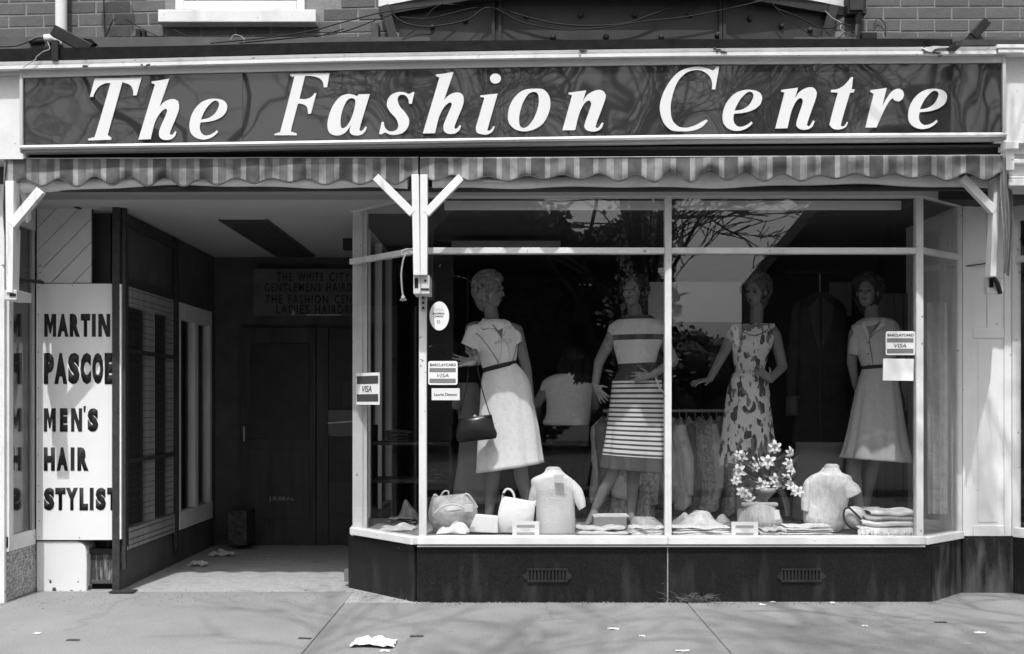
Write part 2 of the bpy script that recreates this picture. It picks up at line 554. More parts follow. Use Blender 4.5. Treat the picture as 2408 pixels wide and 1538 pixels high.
def cracks(m, value, scale, width, amount=.8):
    n, l = m.node_tree.nodes, m.node_tree.links
    b = n['Principled BSDF']; src = b.inputs['Base Color'].links[0].from_socket
    tc = n.new('ShaderNodeTexCoord'); no = n.new('ShaderNodeTexNoise'); no.inputs['Scale'].default_value = 2.5; no.inputs['Detail'].default_value = 5
    l.new(tc.outputs['Object'], no.inputs['Vector'])
    mx0 = n.new('ShaderNodeMix'); mx0.data_type = 'VECTOR'; mx0.inputs['Factor'].default_value = .22
    l.new(tc.outputs['Object'], mx0.inputs[4]); l.new(no.outputs['Color'], mx0.inputs[5])
    vo = n.new('ShaderNodeTexVoronoi'); vo.feature = 'DISTANCE_TO_EDGE'; vo.inputs['Scale'].default_value = scale
    l.new(mx0.outputs[1], vo.inputs['Vector'])
    mr = n.new('ShaderNodeMapRange'); mr.inputs['From Min'].default_value = 0; mr.inputs['From Max'].default_value = width
    mr.inputs['To Min'].default_value = amount; mr.inputs['To Max'].default_value = 0
    l.new(vo.outputs['Distance'], mr.inputs['Value'])
    n2 = n.new('ShaderNodeTexNoise'); n2.inputs['Scale'].default_value = .9; l.new(tc.outputs['Object'], n2.inputs['Vector'])
    gt = n.new('ShaderNodeMapRange'); gt.inputs['From Min'].default_value = .5; gt.inputs['From Max'].default_value = .58
    l.new(n2.outputs['Fac'], gt.inputs['Value'])
    mu = n.new('ShaderNodeMath'); mu.operation = 'MULTIPLY'; l.new(mr.outputs[0], mu.inputs[0]); l.new(gt.outputs[0], mu.inputs[1])
    mx = n.new('ShaderNodeMix'); mx.data_type = 'RGBA'; l.new(mu.outputs[0], mx.inputs['Factor']); l.new(src, mx.inputs[6]); mx.inputs[7].default_value = G(value)
    l.new(mx.outputs[2], b.inputs['Base Color'])
def gum(m, value, scale, r):
    n, l = m.node_tree.nodes, m.node_tree.links
    b = n['Principled BSDF']; src = b.inputs['Base Color'].links[0].from_socket
    tc = n.new('ShaderNodeTexCoord'); vo = n.new('ShaderNodeTexVoronoi'); vo.inputs['Scale'].default_value = scale
    l.new(tc.outputs['Object'], vo.inputs['Vector'])
    mr = n.new('ShaderNodeMapRange'); mr.inputs['From Min'].default_value = r; mr.inputs['From Max'].default_value = r * 1.35
    mr.inputs['To Min'].default_value = .6; mr.inputs['To Max'].default_value = 0
    l.new(vo.outputs['Distance'], mr.inputs['Value'])
    mx = n.new('ShaderNodeMix'); mx.data_type = 'RGBA'; l.new(mr.outputs[0], mx.inputs['Factor']); l.new(src, mx.inputs[6]); mx.inputs[7].default_value = G(value)
    l.new(mx.outputs[2], b.inputs['Base Color'])
cracks(paving, 0.13, .75, .007, .45)
gum(paving, 0.13, 2.6, .045)
gum(paving, 0.33, 1.7, .030)
joint_m = mat('paving joint', 0.085, .9, .2, 20)
lobby_floor_m = spots(mat('terrazzo', 0.33, 0.65, 0.14, 24, bump=0.1, detail=9, grain=.2), 0.19, 9, 0.56, 0.2, stretch=(0.5, 1.6, 1))
road_m = mat('worn asphalt', 0.13, 0.9, 0.2, 12, bump=0.3)
earth_m = mat('ground', 0.11, 0.95, 0.3, 0.6)
grass_m = mat('grass field', 0.09, 0.95, 0.35, 2)
kerb_m = mat('kerb stone', 0.32, 0.8, 0.15, 10)
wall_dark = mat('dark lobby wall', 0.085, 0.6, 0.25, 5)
ceiling_m = mat('lobby ceiling paint', 0.42, 0.7, 0.05, 2)
wood_dark = mat('varnished dark wood', 0.055, 0.45, 0.35, 12, stretch=(1, 1, 0.15))
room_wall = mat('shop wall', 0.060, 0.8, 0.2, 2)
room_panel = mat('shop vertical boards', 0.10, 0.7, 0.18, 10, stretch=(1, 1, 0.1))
pelmet_m = mat('pelmet board', 0.85, 0.6, 0.06, 3)
frame_pale = mat('varnished pale frame', 0.72, 0.45, 0.12, 8, stretch=(1, 1, 0.2))
letter_white = mat('white acrylic', 0.68, 0.3, 0.02, 6)
letter_black = mat('black vinyl', 0.022, 0.55, 0.2, 20)
letter_grey = mat('grey print', 0.16, 0.6, 0.15, 60)
board_white = mat('white board', 0.75, 0.42, 0.03, 3)
plank_m = mat('painted plank', 0.62, 0.6, 0.06, 8)
card_white = mat('white card', 0.82, 0.6, 0.02, 20)
card_band = mat('printed grey band', 0.20, 0.6, 0.12, 90)
paper_m = mat('paper', 0.62, 0.8, 0.05, 20)
paper_dull = mat('dull paper', 0.42, 0.85, 0.15, 20)
skin_m = mat('mannequin skin', 0.185, 0.5, 0.08, 8)
skin_pale = mat('mannequin pale skin', 0.34, 0.5, 0.06, 8)
face_dark = mat('made-up eye', 0.03, 0.5, 0.1, 20)
lip_m = mat('painted lips', 0.07, 0.4, 0.1, 20)
hair_blond = mat('fair wavy hair', 0.17, 0.55, 0.45, 45)
hair_dark = mat('dark hair', 0.022, 0.5, 0.4, 60)
hair_mid = mat('mid brown hair', 0.07, 0.5, 0.4, 60)
cloth_white = mat('white knit', 0.80, 0.9, 0.06, 60, bump=0.8, bscale=150, crease=.14, cscale=12, stretch=(1, 1, 1.6))
cloth_cream = mat('cream crinkled cotton', 0.72, 0.9, 0.16, 26, bump=0.7, bscale=60, crease=.35, cscale=16, stretch=(1.6, 1, .6))
cloth_mid = mat('mid grey cotton', 0.30, 0.9, 0.12, 20, bump=0.3, bscale=150)
cloth_pale = mat('pale cotton', 0.60, 0.9, 0.14, 20, bump=0.4, bscale=150, crease=.5, cscale=14)
cloth_dark = mat('dark wool', 0.028, 0.95, 0.2, 20)
cloth_black = mat('black trousers cloth', 0.010, 0.95, 0.2, 20)
person_top_m = mat('thin grey jumper', 0.80, 0.9, 0.10, 25, bump=0.2, bscale=180, crease=.4, cscale=12)
person_skin = mat('skin', 0.28, 0.5, 0.08, 12)
leather_dark = mat('dark patent leather', 0.022, 0.22, 0.2, 12)
leather_white = mat('white leather', 0.80, 0.4, 0.04, 10, crease=.25, cscale=12)
leather_beige = mat('beige leather', 0.42, 0.33, 0.14, 14, crease=.35, cscale=16, stretch=(1.6, 1, .5))
bag_grey = mat('two tone grey bag', 0.36, 0.4, 0.40, 9, crease=.6, cscale=10)
metal_pale = mat('pale metal', 0.5, 0.3, 0.06, 20)
chrome = mat('dull chrome rail', 0.45, 0.25, 0.1, 20)
leaf_m = mat('leaf', 0.055, 0.5, 0.3, 20)
petal_m = mat('petal', 0.74, 0.6, 0.08, 40)
glass_vase = mat('smoked glass goblet', 0.34, 0.15, 0.08, 9)
bark_m = mat('bark', 0.035, 0.95, 0.3, 8, bump=0.5, bscale=30)
evergreen_m = mat('evergreen leaf', 0.028, 0.7, 0.5, 1.6, rnd=0.2)
bush_m = mat('sunlit shrub leaf', 0.09, 0.7, 0.4, 3, rnd=0.2)
house_m = mat('far house brick', 0.05, 0.9, 0.12, 3)
slate_m = mat('slate roof', 0.015, 0.9, 0.2, 6, spec=.05)
cable_m = mat('cable sheath', 0.014, 0.6, 0.2, 10)
cable_pale = mat('pale flex', 0.34, 0.6, 0.2, 10)
tile_m = mat('mosaic tile', 0.36, 0.4, 0.45, 42, detail=1)
pipe_m = mat('white painted pipe', 0.68, 0.35, 0.03, 5)
rust_m = mat('dull iron', 0.07, 0.7, 0.35, 25)
weed_m = mat('dry grass', 0.10, 0.8, 0.3, 20)

shop_glass = glass_mat('shop glass', 0.052, 0.985)
side_glass = glass_mat('side glass', 0.045, 0.98)
veil_glass = glass_mat('dusty glass', 0.05, 0.90, dust=0.06)

def sign_material():
    m = mat('sign acrylic', 0.030, 0.03, 0.10, 2, spec=0.62)
    n, l = m.node_tree.nodes, m.node_tree.links
    b = n['Principled BSDF']
    tc = n.new('ShaderNodeTexCoord')
    def layer(scale, strength, dist, prev=None, stretch=(1, 1, 1), det=1.0):
        mp = n.new('ShaderNodeMapping'); mp.inputs['Scale'].default_value = stretch
        l.new(tc.outputs['Object'], mp.inputs[0])
        no = n.new('ShaderNodeTexNoise'); no.inputs['Scale'].default_value = scale; no.inputs['Detail'].default_value = det
        l.new(mp.outputs[0], no.inputs['Vector'])
        bp = n.new('ShaderNodeBump'); bp.inputs['Strength'].default_value = strength; bp.inputs['Distance'].default_value = dist
        l.new(no.outputs['Fac'], bp.inputs['Height'])
        if prev is not None: l.new(prev, bp.inputs['Normal'])
        return bp.outputs[0]
    q = layer(2.0, 1.0, 0.011, det=0.0)
    q = layer(5.0, 1.0, 0.0016, q, det=0.0)
    l.new(q, b.inputs['Normal'])
    return m
sign_m = sign_material()

def awning_material():
    """striped canvas: three pale stripes, then a dark band, over and over"""
    m = mat('striped canvas', 0.16, 0.85, 0.05, 40, bump=0.2, bscale=300)
    n, l = m.node_tree.nodes, m.node_tree.links
    b = n['Principled BSDF']
    src = b.inputs['Base Color'].links[0].from_socket
    uv = n.new('ShaderNodeUVMap'); sp = n.new('ShaderNodeSeparateXYZ'); l.new(uv.outputs[0], sp.inputs[0])
    fr = n.new('ShaderNodeMath'); fr.operation = 'FRACT'; l.new(sp.outputs[0], fr.inputs[0])
    cr = n.new('ShaderNodeValToRGB'); cr.color_ramp.interpolation = 'CONSTANT'
    e = cr.color_ramp.elements
    stops = [(0.0, 0.25), (0.105, 0.130), (0.275, 0.22), (0.425, 0.130), (0.60, 0.25), (0.71, 0.085)]
    e[0].position, e[0].color = stops[0][0], G(stops[0][1]); e[1].position, e[1].color = stops[1][0], G(stops[1][1])
    for p_, v_ in stops[2:]:
        k = e.new(p_); k.color = G(v_)
    l.new(fr.outputs[0], cr.inputs[0])
    no = n.new('ShaderNodeTexNoise'); no.inputs['Scale'].default_value = 14; no.inputs['Detail'].default_value = 6
    tc = n.new('ShaderNodeTexCoord'); l.new(tc.outputs['Object'], no.inputs['Vector'])
    mr = n.new('ShaderNodeMapRange'); mr.inputs['From Min'].default_value = .3; mr.inputs['From Max'].default_value = .7
    mr.inputs['To Min'].default_value = .66; mr.inputs['To Max'].default_value = 1.3
    l.new(no.outputs['Fac'], mr.inputs['Value'])
    mu = n.new('ShaderNodeMix'); mu.data_type = 'RGBA'; mu.blend_type = 'MULTIPLY'; mu.inputs['Factor'].default_value = 1
    l.new(cr.outputs[0], mu.inputs[6]); l.new(mr.outputs[0], mu.inputs[7])
    l.new(mu.outputs[2], b.inputs['Base Color'])
    return m
awning_m = awning_material()
awning_under = mat('faded canvas underside', 0.78, 0.8, 0.10, 8)

def stripe_material(name, lo, hi, count, v0, v1, solid):
    """horizontal stripes between v0 and v1 of the garment's length, solid colour outside"""
    m = mat(name, hi, 0.85, 0.06, 30)
    n, l = m.node_tree.nodes, m.node_tree.links
    b = n['Principled BSDF']
    uv = n.new('ShaderNodeUVMap'); sp = n.new('ShaderNodeSeparateXYZ'); l.new(uv.outputs[0], sp.inputs[0])
    def mth(op, a, c):
        k = n.new('ShaderNodeMath'); k.operation = op
        for i, q in enumerate((a, c)):
            if isinstance(q, (int, float)): k.inputs[i].default_value = q
            else: l.new(q, k.inputs[i])
        return k.outputs[0]
    v = sp.outputs[1]
    f = mth('FRACT', mth('MULTIPLY', v, count), 0)
    on = mth('MULTIPLY', mth('GREATER_THAN', f, 0.42), mth('MULTIPLY', mth('GREATER_THAN', v, v0), mth('LESS_THAN', v, v1)))
    mx = n.new('ShaderNodeMix'); mx.data_type = 'RGBA'
    l.new(on, mx.inputs['Factor']); mx.inputs[6].default_value = G(lo); mx.inputs[7].default_value = G(hi)
    l.new(mx.outputs[2], b.inputs['Base Color'])
    return m

def band_material(name, base, dark, bands, fine=0):
    """knit with dark bands at given fractions of its length"""
    m = mat(name, base, 0.9, 0.08, 30)
    n, l = m.node_tree.nodes, m.node_tree.links
    b = n['Principled BSDF']
    src = b.inputs['Base Color'].links[0].from_socket
    uv = n.new('ShaderNodeUVMap'); sp = n.new('ShaderNodeSeparateXYZ'); l.new(uv.outputs[0], sp.inputs[0])
    cr = n.new('ShaderNodeValToRGB'); cr.color_ramp.interpolation = 'CONSTANT'
    e = cr.color_ramp.elements
    e[0].position = 0; e[0].color = G(0); e[1].position = 1; e[1].color = G(0)
    for a, c in bands:
        k = e.new(a); k.color = G(1); k = e.new(c); k.color = G(0)
    l.new(sp.outputs[1], cr.inputs[0])
    mx = n.new('ShaderNodeMix'); mx.data_type = 'RGBA'
    l.new(cr.outputs[0], mx.inputs['Factor']); l.new(src, mx.inputs[6]); mx.inputs[7].default_value = G(dark)
    l.new(mx.outputs[2], b.inputs['Base Color'])
    return m

def print_material():
    m = mat('leaf print cotton', 0.55, 0.85, 0.15, 12)
    spots(m, 0.07, 15, 0.575, 0.02, stretch=(1.5, 1, 0.7), detail=1.0)
    spots(m, 0.17, 24, 0.60, 0.03, stretch=(1.4, 1, 0.6), detail=1.0)
    return m
# ================================================================== SETTING: ground, street, rooms
ground = struct(MB().box(-250, 250, -420, 60, -0.6, -0.32).build('ground', earth_m))
pavement = struct(MB().box(-14, 14, -6.2, 0.55, -0.31, -0.007).build('pavement', joint_m))
def slab(x0, x1, y0, y1):
    MB().box(x0 + .003, x1 - .003, y0 + .003, y1 - .003, -0.14, 0).build('paving_slab', paving, pavement, bevel=0.006)
xs = [-12.4, -10.2, -7.9, -5.65, -3.38, -1.12, 1.17, 3.95, 6.2, 8.4, 10.6, 12.8]
for i in range(len(xs) - 1):
    for y0, y1 in ((-2.75, -0.02), (-6.18, -2.75)):
        if y1 == -0.02:
            if xs[i] >= 1.0: y1 = 0.52
            elif xs[i] < -3.3: y1 = 0.40
        slab(xs[i], xs[i+1], y0, y1)
lobby_floor = struct(MB().box(-3.372, -0.55, -0.014, 3.05, -0.14, -0.003).build('lobby_floor', lobby_floor_m))
kerb = struct(MB().box(-40, 40, -6.36, -6.204, -0.32, -0.012).build('kerb', kerb_m, bevel=0.02))
road = struct(MB().box(-60, 60, -9.6, -6.364, -0.32, -0.13).build('road', road_m))
verge = struct(MB().box(-60, 60, -60, -9.62, -0.32, -0.02).build('grass_verge', grass_m))

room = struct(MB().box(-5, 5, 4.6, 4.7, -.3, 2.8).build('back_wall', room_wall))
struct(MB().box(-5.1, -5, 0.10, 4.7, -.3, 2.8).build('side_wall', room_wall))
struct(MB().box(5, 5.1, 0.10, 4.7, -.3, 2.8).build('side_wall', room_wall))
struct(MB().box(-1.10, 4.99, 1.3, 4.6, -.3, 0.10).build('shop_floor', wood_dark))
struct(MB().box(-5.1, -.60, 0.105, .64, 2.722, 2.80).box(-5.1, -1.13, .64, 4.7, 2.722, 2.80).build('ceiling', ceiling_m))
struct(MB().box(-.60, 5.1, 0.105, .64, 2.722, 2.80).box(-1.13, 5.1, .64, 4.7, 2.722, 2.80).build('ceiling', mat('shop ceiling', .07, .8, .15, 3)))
bed = MB()
bed.add([(-0.60,0.06,.405),(2.73,0.06,.405),(3.12,0.40,.405),(3.12,1.29,.405),(-1.10,1.29,.405),(-1.10,0.62,.405),
         (-0.60,0.06,.425),(2.73,0.06,.425),(3.12,0.40,.425),(3.12,1.29,.425),(-1.10,1.29,.425),(-1.10,0.62,.425)],
        [(5,4,3,2,1,0),(6,7,8,9,10,11)] + [(i,(i+1)%6,(i+1)%6+6,i+6) for i in range(6)])
struct(bed.build('display_floor', mat('display cloth floor', 0.22, 0.9, 0.25, 5)))
struct(MB().box(-1.10, 3.12, 1.29, 1.31, 0.0, 0.405).build('display_step', wood_dark))

# ------------------------------------------------------------------ upper storey
def brick_wall(px0, px1, y_top, label, slope, joint_y, joint_x, pitch, skip=None):
    root = thing('brick_wall', label, 'brick wall', P((px0 + px1) / 2, 110, 0.11))
    x0, x1 = Xat(px0, 0.1), Xat(px1, 0.1)
    MB().box(x0, x1, 0.1035, 0.34, 2.80, 5.6).build('mortar', mortar_m, root)
    rnd = random.Random(int(px0) + 3)
    meshes = []
    for k in range(4):
        b = MB()
        L, H = pitch / 2 - 0.0055, 0.0366
        b.box(-L, L, 0, 0.10, -H, H)
        me = b.mesh('brick')
        bm = bmesh.new(); bm.from_mesh(me)
        bmesh.ops.bevel(bm, geom=bm.edges[:], offset=0.0025, segments=1, affect='EDGES')
        for v in bm.verts: v.co += Vector((rnd.uniform(-1, 1), rnd.uniform(-.6, .6), rnd.uniform(-1, 1))) * 0.0016
        bm.to_mesh(me); bm.free(); me.materials.append(brick_m)
        meshes.append(me)
    course = 0.0842
    z0 = Zat(joint_y, 0.1)
    row = 0
    for r in range(-6, 9):
        zc = z0 + (r + .5) * course
        if zc < 3.66 or zc > 4.34: continue
        start = Xat(joint_x, 0.1) + (0.5 * pitch if r % 2 else 0)
        for k in range(-30, 31):
            xc = start + (k + .5) * pitch
            zz = zc + slope * (xc - x0)
            if xc - pitch/2 < x0 - 0.02 or xc + pitch/2 > x1 + 0.02: continue
            if skip and skip(xc, zz): continue
            o = bpy.data.objects.new('brick', rnd.choice(meshes)); COL.objects.link(o)
            o.location = (xc, 0.1 + rnd.uniform(-.0015, .0015), zz)
            o.rotation_euler = (0, -math.atan(slope) + rnd.uniform(-.004, .004), 0)
            adopt(o, root)
    return root

wx0, wx1 = Xat(396, .1), Xat(722, .1)
brick_wall(-70, 958, 0, 'brick upper wall left of the metal clad bay, around the white window sill', 0.021, 38, 61, 0.238,
           skip=lambda x, z: (wx0 - .12 < x < wx1 + .12 and z > Zat(40, .1)))
brick_wall(1928, 2490, 0, 'brick upper wall right of the metal clad bay, clean straight courses', 0.0, 45, 2078, 0.2325)

w = thing('upper_window', 'white painted window and deep sill in the left brick wall', 'window', P(557, 40, .1))
MB().pbox(371, 22, 743, 52, 0.005, 0.12).build('sill', white_old, w, bevel=0.006)
f = MB()
f.pbox(412, -330, 432, 21.5, 0.07, 0.12); f.pbox(698, -330, 716, 21.5, 0.07, 0.12); f.pbox(432.5, 2, 697.5, 21.5, 0.075, 0.12)
f.build('frame', white, w, bevel=0.004)
MB().pbox(432.5, -330, 697.5, 1.5, 0.10, 0.106).build('pane', side_glass, w)
MB().pbox(432.5, -330, 697.5, 1.5, 0.15, 0.16).build('blind', card_white, w)

d = thing('drain_pipe', 'white painted drainpipe running up the left brick wall', 'drainpipe', P(144, 90, 0))
cx_, r_ = Xat(144, 0.03), 0.038
MB().tube([(cx_, 0.03, Zat(86, .03)), (cx_, 0.03, 5.2)], r_, 16).build('pipe', pipe_m, d, smooth=True)
MB().tube([P(106, 91, -.02), P(128, 90, -.02), P(136, 96, -.02), P(138, 106, -.02)], [.028, .030, .028, .022], 12).build('outlet', pipe_m, d, smooth=True)
tag(MB().tube([P(70, 99, .0), P(88, 95, .0), P(104, 94, .0)], [.018, .022, .022], 10).build('iron_pipe', rust_m, smooth=True),
    'short rusty pipe end lying beside the white drainpipe outlet', 'pipe')
fl = thing('metal_bracket', 'black metal bracket tilted across the foot of the white drainpipe', 'bracket', P(165, 100, -.1))
MB().bar(P(126, 72, -.10), P(214, 118, -.10), 0.075, 0.05).build('arm', black_metal, fl, bevel=.004)
MB().prism([P(165, 88, -.06), P(215, 92, -.06), P(224, 101, -.06), P(205, 110, -.06), P(180, 106, -.06)], (0, .05, 0)).build('flap', black_felt, fl)
MB().pbox(121, 94, 136, 142, -.318, -.29).build('strap', black_metal, fl)

fr = thing('metal_bracket', 'black metal stub bracket sticking up at the right end of the sign', 'bracket', P(2300, 88, -.1))
MB().bar(P(2286, 88, -.1), P(2320, 50, -.1), 0.06, 0.05).build('arm', black_metal, fr, bevel=.004)
MB().prism([P(2272, 93, -.12), P(2282, 80, -.12), P(2304, 76, -.12), P(2314, 93, -.12)], (0, .08, 0)).build('foot', black_metal, fr)

mt = thing('cable_box', 'black cable junction box hanging on the brick wall right of the bay', 'junction box', P(2016, 20, 0))
MB().pbox(1993, -60, 2038, 33, 0.02, 0.098).build('box', black_metal, mt, bevel=.006)
MB().pbox(1999, -50, 2031, 24, 0.008, 0.02).build('lid', lead_dark, mt, bevel=.004)
MB().tube([P(2018, 33, .05), P(2016, 60, .05), P(2012, 92, .03)], [.035, .022, .02], 8).build('conduit', black_metal, mt)
tag(MB().pbox(2028, 75, 2063, 92, -.05, 0.08).build('small_box', black_metal, bevel=.005),
    'small black box on the ledge beside the cable junction box', 'box')

shadow_caster = thing('shadow_disc', 'unseen round form above the drainpipe, added to cast an oval shadow', 'shadow_caster', (Xat(278, .1) - .06, -.3, 4.85))  # out of view, added for the oval shadow it throws on the bricks
lx, lz = Xat(278, .1) - .055, Zat(4, .1) + .80
MB().ell((lx, -.40, lz), .117, .04, .150, None, 20, 12).build('shade', black_metal, shadow_caster, smooth=True)  # plain oval body that throws the shadow
MB().tube([(lx, -.40, lz + .15), (lx, -.40, lz + .32), (lx, .12, lz + .36)], .012, 8).build('bracket_arm', black_metal, shadow_caster)

# metal clad oriel bay
bay = thing('bay_window', 'dark metal clad oriel bay with bolt heads above the sign', 'bay window', P(1430, 80, .1))
zb0, zb1 = 3.55, 4.9
def cant(pxa, Ya, pxb, Yb, name, m, z0, z1, t=0.03, off=0.0):
    a = Vector((Xat(pxa, Ya), Ya + off, 0)); b = Vector((Xat(pxb, Yb), Yb + off, 0))
    n_ = (b - a).cross(Vector((0, 0, 1))).normalized()
    if n_.y > 0: n_ = -n_
    mb = MB()
    mb.prism([a + Vector((0, 0, z0)), b + Vector((0, 0, z0)), b + Vector((0, 0, z1)), a + Vector((0, 0, z1))], -n_ * t)
    return mb.build(name, m, bay, bevel=.004)
cant(938, .09, 1168, -.15, 'panel', lead_m, zb0, zb1)
cant(1168.5, -.15, 1697, -.15, 'panel', lead_m, zb0, zb1)
cant(1697.5, -.15, 1945, .09, 'panel', lead_m, zb0, zb1)
for px in (1160, 1176, 1694, 1703):
    MB().bar(P(px, 120, -.155), P(px, -200, -.155), .022, .03).build('batten', lead_dark, bay, bevel=.003)
# sill round the foot of the bay windows
def bay_ring(z0, z1, out, m, name):
    pts = [(Xat(1168, -.15), -.15), (Xat(1697, -.15), -.15), (Xat(1960, .10) + out * .2, .10), (Xat(905, .10) - out * .2, .10)]
    fr_ = [(Xat(890, .1), .10), (Xat(1168, -.15) - out * .4, -.15 - out), (Xat(1697, -.15) + out * .4, -.15 - out), (Xat(1985, .1), .10)]
    MB().prism([(x, y, z0) for x, y in fr_], (0, 0, z1 - z0)).build(name, m, bay)
bay_ring(3.975, 4.035, .10, lead_dark, 'soffit')
bay_ring(4.037, 4.16, .13, white_old, 'sill')
def bay_Y(px):
    if px < 1168: return .09 + (-.15 - .09) * (px - 938) / (1168 - 938)
    if px > 1697: return -.15 + .24 * (px - 1697) / (1945 - 1697)
    return -.15
for px, py in ((982,18.6),(1094,49),(1017.6,64),(1238,37),(1365,35),(1493,35),(1300,88),(1425,87),(1555,87),(1622,34),(1763,44),(1837,61),(1905,71),(1876,12),(1688,82)):
    Y = bay_Y(px) - .006
    MB().ell(P(px, py, Y), .021, .019, .021, None, 10, 6).build('bolt', lead_dark, bay, smooth=True)
for side, pxa in (('l', 905), ('r', 1960)):
    MB().bar(P(pxa, 15, .06), P(pxa + (22 if side == 'l' else -22), 95, .06), .06, .05).build('bracket', lead_dark, bay)

# cables
def cable(pts, r, label, Y=-.20, m=None, grp='loose cables strung along the wall above the sign'):
    q = spread(pts, 5)
    ys = (lambda i: Y) if not callable(Y) else Y
    return tag(MB().tube([P(x, y, Y) for x, y in q], r, 6).build('cable', m or cable_m, smooth=True), label, 'cable', grp)
def z2(pts): return [((830 + x / 2.848) * .9632, y / 2.848 * .9632) for x, y in pts]
def z3(pts): return [((1660 + x / 2.848) * .9632, y / 2.848 * .9632) for x, y in pts]
def z1(pts): return [(x / 2.848 * .9632, y / 2.848 * .9632) for x, y in pts]
cable(z2([(370,100),(400,130),(480,170),(640,185),(880,140),(1000,60),(1090,58),(1280,112),(1500,165),(1750,180),(2000,160),(2200,90),(2450,20),(2700,-30)]), .0055, 'thick black cable sagging across the whole bay front')
cable(z2([(1000,58),(1090,62),(1250,150),(1450,195),(1600,207),(1850,190),(2100,150),(2400,118),(2700,60),(3000,-10)]), .0045, 'lower of the two black cables sagging across the bay front', -.21)
cable(z2([(-900,300),(-500,262),(-200,215),(0,160),(300,85),(620,40),(760,30),(1000,50)]), .0045, 'black cable rising from under the white sill to the bay', -.13)
cable(z2([(-700,300),(-300,262),(0,226),(250,140),(380,95)]), .0040, 'black cable ending at the left corner of the bay', -.12)
cable(z2([(420,118),(600,130),(760,95),(900,60),(1000,50)]), .0032, 'thin cable arching over the left bay panel', -.18)
cable(z2([(430,275),(540,190),(640,70),(720,20)]), .0028, 'thin cable climbing steeply over the left bay panel', -.17)
cable(z2([(440,275),(560,238),(640,232),(700,120)]), .0028, 'thin cable curling up past the lowest bolt of the left panel', -.175)
cable(z3([(590,-10),(680,60),(760,92),(850,130),(950,185),(1050,195),(1110,165),(1190,180)]), .0045, 'black cable drooping from the bay to the junction box', -.10)
cable(z3([(620,0),(700,90),(800,170),(900,235),(960,262)]), .003, 'thin cable falling across the right bay panel', -.16)
cable(z3([(1010,75),(1060,125),(1120,160),(1115,200),(1150,225),(1210,245)]), .0035, 'pale twisted flex beside the junction box', -.02, cable_pale)
cable(z3([(1100,268),(1150,225),(1190,215),(1240,268)]), .003, 'thin wire looping below the junction box', -.03)
cable(z3([(1345,190),(1372,130),(1420,155),(1432,215),(1425,262)]), .003, 'thin wire hooped on the brick wall beside the small black box', .08)
cable(z1([(0,325),(110,320),(200,290),(260,265),(340,262)]), .0045, 'black cable running to the rusty pipe end', -.02)
cable(z1([(590,318),(640,290),(730,255),(780,150),(810,135)]), .0035, 'thin wire climbing the brick wall right of the drainpipe', .07)
cable(z1([(730,330),(728,180),(720,0),(715,-80)]), .0035, 'straight vertical wire on the brick wall right of the drainpipe', .085)
cable(z1([(730,290),(800,250),(1000,282),(1120,262),(1200,300)]), .0028, 'loose wire lying along the ledge left of the sill', .05)
cable(z1([(870,130),(960,185),(1100,255),(1180,295)]), .003, 'wire slanting down towards the ledge under the sill', .08)
cable(z1([(1200,205),(1330,262),(1480,285),(1700,295),(1900,262),(2150,262),(2392,200)]), .0042, 'wire drooping out from under the white sill', .02)
cable(z1([(1605,275),(1625,245),(1665,248),(1700,275),(1690,298)]), .003, 'small pale loop of flex under the white sill', -.03, cable_pale)
cable(z1([(330,290),(345,340),(300,360),(255,395),(245,415),(190,450),(160,470)]), .0035, 'frayed pale flex hanging over the white cornice at its left end', -.325, cable_pale, 'loose flex')
MB2 = MB().pbox(319, 68, 329, 106, .06, .098).pbox(334, 70, 340, 108, .05, .098)
tag(MB2.build('cable_clip', black_metal), 'dark cable clips fixed to the bricks left of the sill', 'cable clip')
jb = MB().pbox(872, 52, 890, 98, .02, .098)
tag(jb.build('terminal_box', rust_m, bevel=.004), 'dark terminal box on the bricks left of the bay', 'junction box')

# ------------------------------------------------------------------ cornice, fascia and sign
co = thing('cornice', 'white moulded cornice with a black felt top running over the sign', 'cornice', P(1204, 140, -.3))
top_line = [(-60, 147, 164), (0, 145, 163), (200, 140, 159), (400, 134.5, 154.5), (809, 123, 146), (1204, 117.5, 138.5), (1608, 113, 132), (2000, 110, 129.5), (2343, 108, 128)]
Yc = -.305
def cz(py): return Zat(py, Yc)
line = [(Xat(x, Yc), Yc, cz((a + b) / 2)) for x, a, b in top_line]
hh = 0.0235
prof = [(.0, -hh), (-.0, -hh*.1), (.012, hh*.05), (.010, hh*.25), (.004, hh*.4), (.0, hh), (.35, hh), (.35, -hh)]
profile_run(MB(), line, prof).build('moulding', white_old, co)
line2 = [(p[0], Yc + .05, p[2] - hh - .004) for p in line]
profile_run(MB(), line2, [(.0, -.012), (.0, .0035), (.3, .0035), (.3, -.012)]).build('bed_mould', grey_paint, co)
felt = [(-60, 117), (0, 115), (400, 108), (809, 98), (1204, 94.5), (1608, 92), (2150, 91), (2240, 92)]
fl_line = []
for x, yt in felt:
    yb = np.interp(x, [q[0] for q in top_line], [q[1] for q in top_line])
    fl_line.append((x, yt, yb))
mb = MB(); q = []
for x, yt, yb in fl_line:
    a = P(x, yb - .3, -.292); b = P(x, yt, -.278); c = Vector((b.x, .105, b.z + .015)); dd = Vector((b.x, .105, a.z))
    q += [a, b, c, dd]
fs = []
for i in range(len(fl_line) - 1):
    for k in range(4): fs.append((i*4+k, i*4+(k+1) % 4, (i+1)*4+(k+1) % 4, (i+1)*4+k))
fs += [(0, 1, 2, 3), tuple(range(len(q)-1, len(q)-5, -1))]
mb.add(q, fs); mb.build('felt', black_felt, co)
MB().pbox(2246, 96, 2262, 108, -.41, .1).pbox(2262, 93, 2410, 106.5, -.25, .1).build('lead_flashing', lead_m, co)
rnd = random.Random(9)
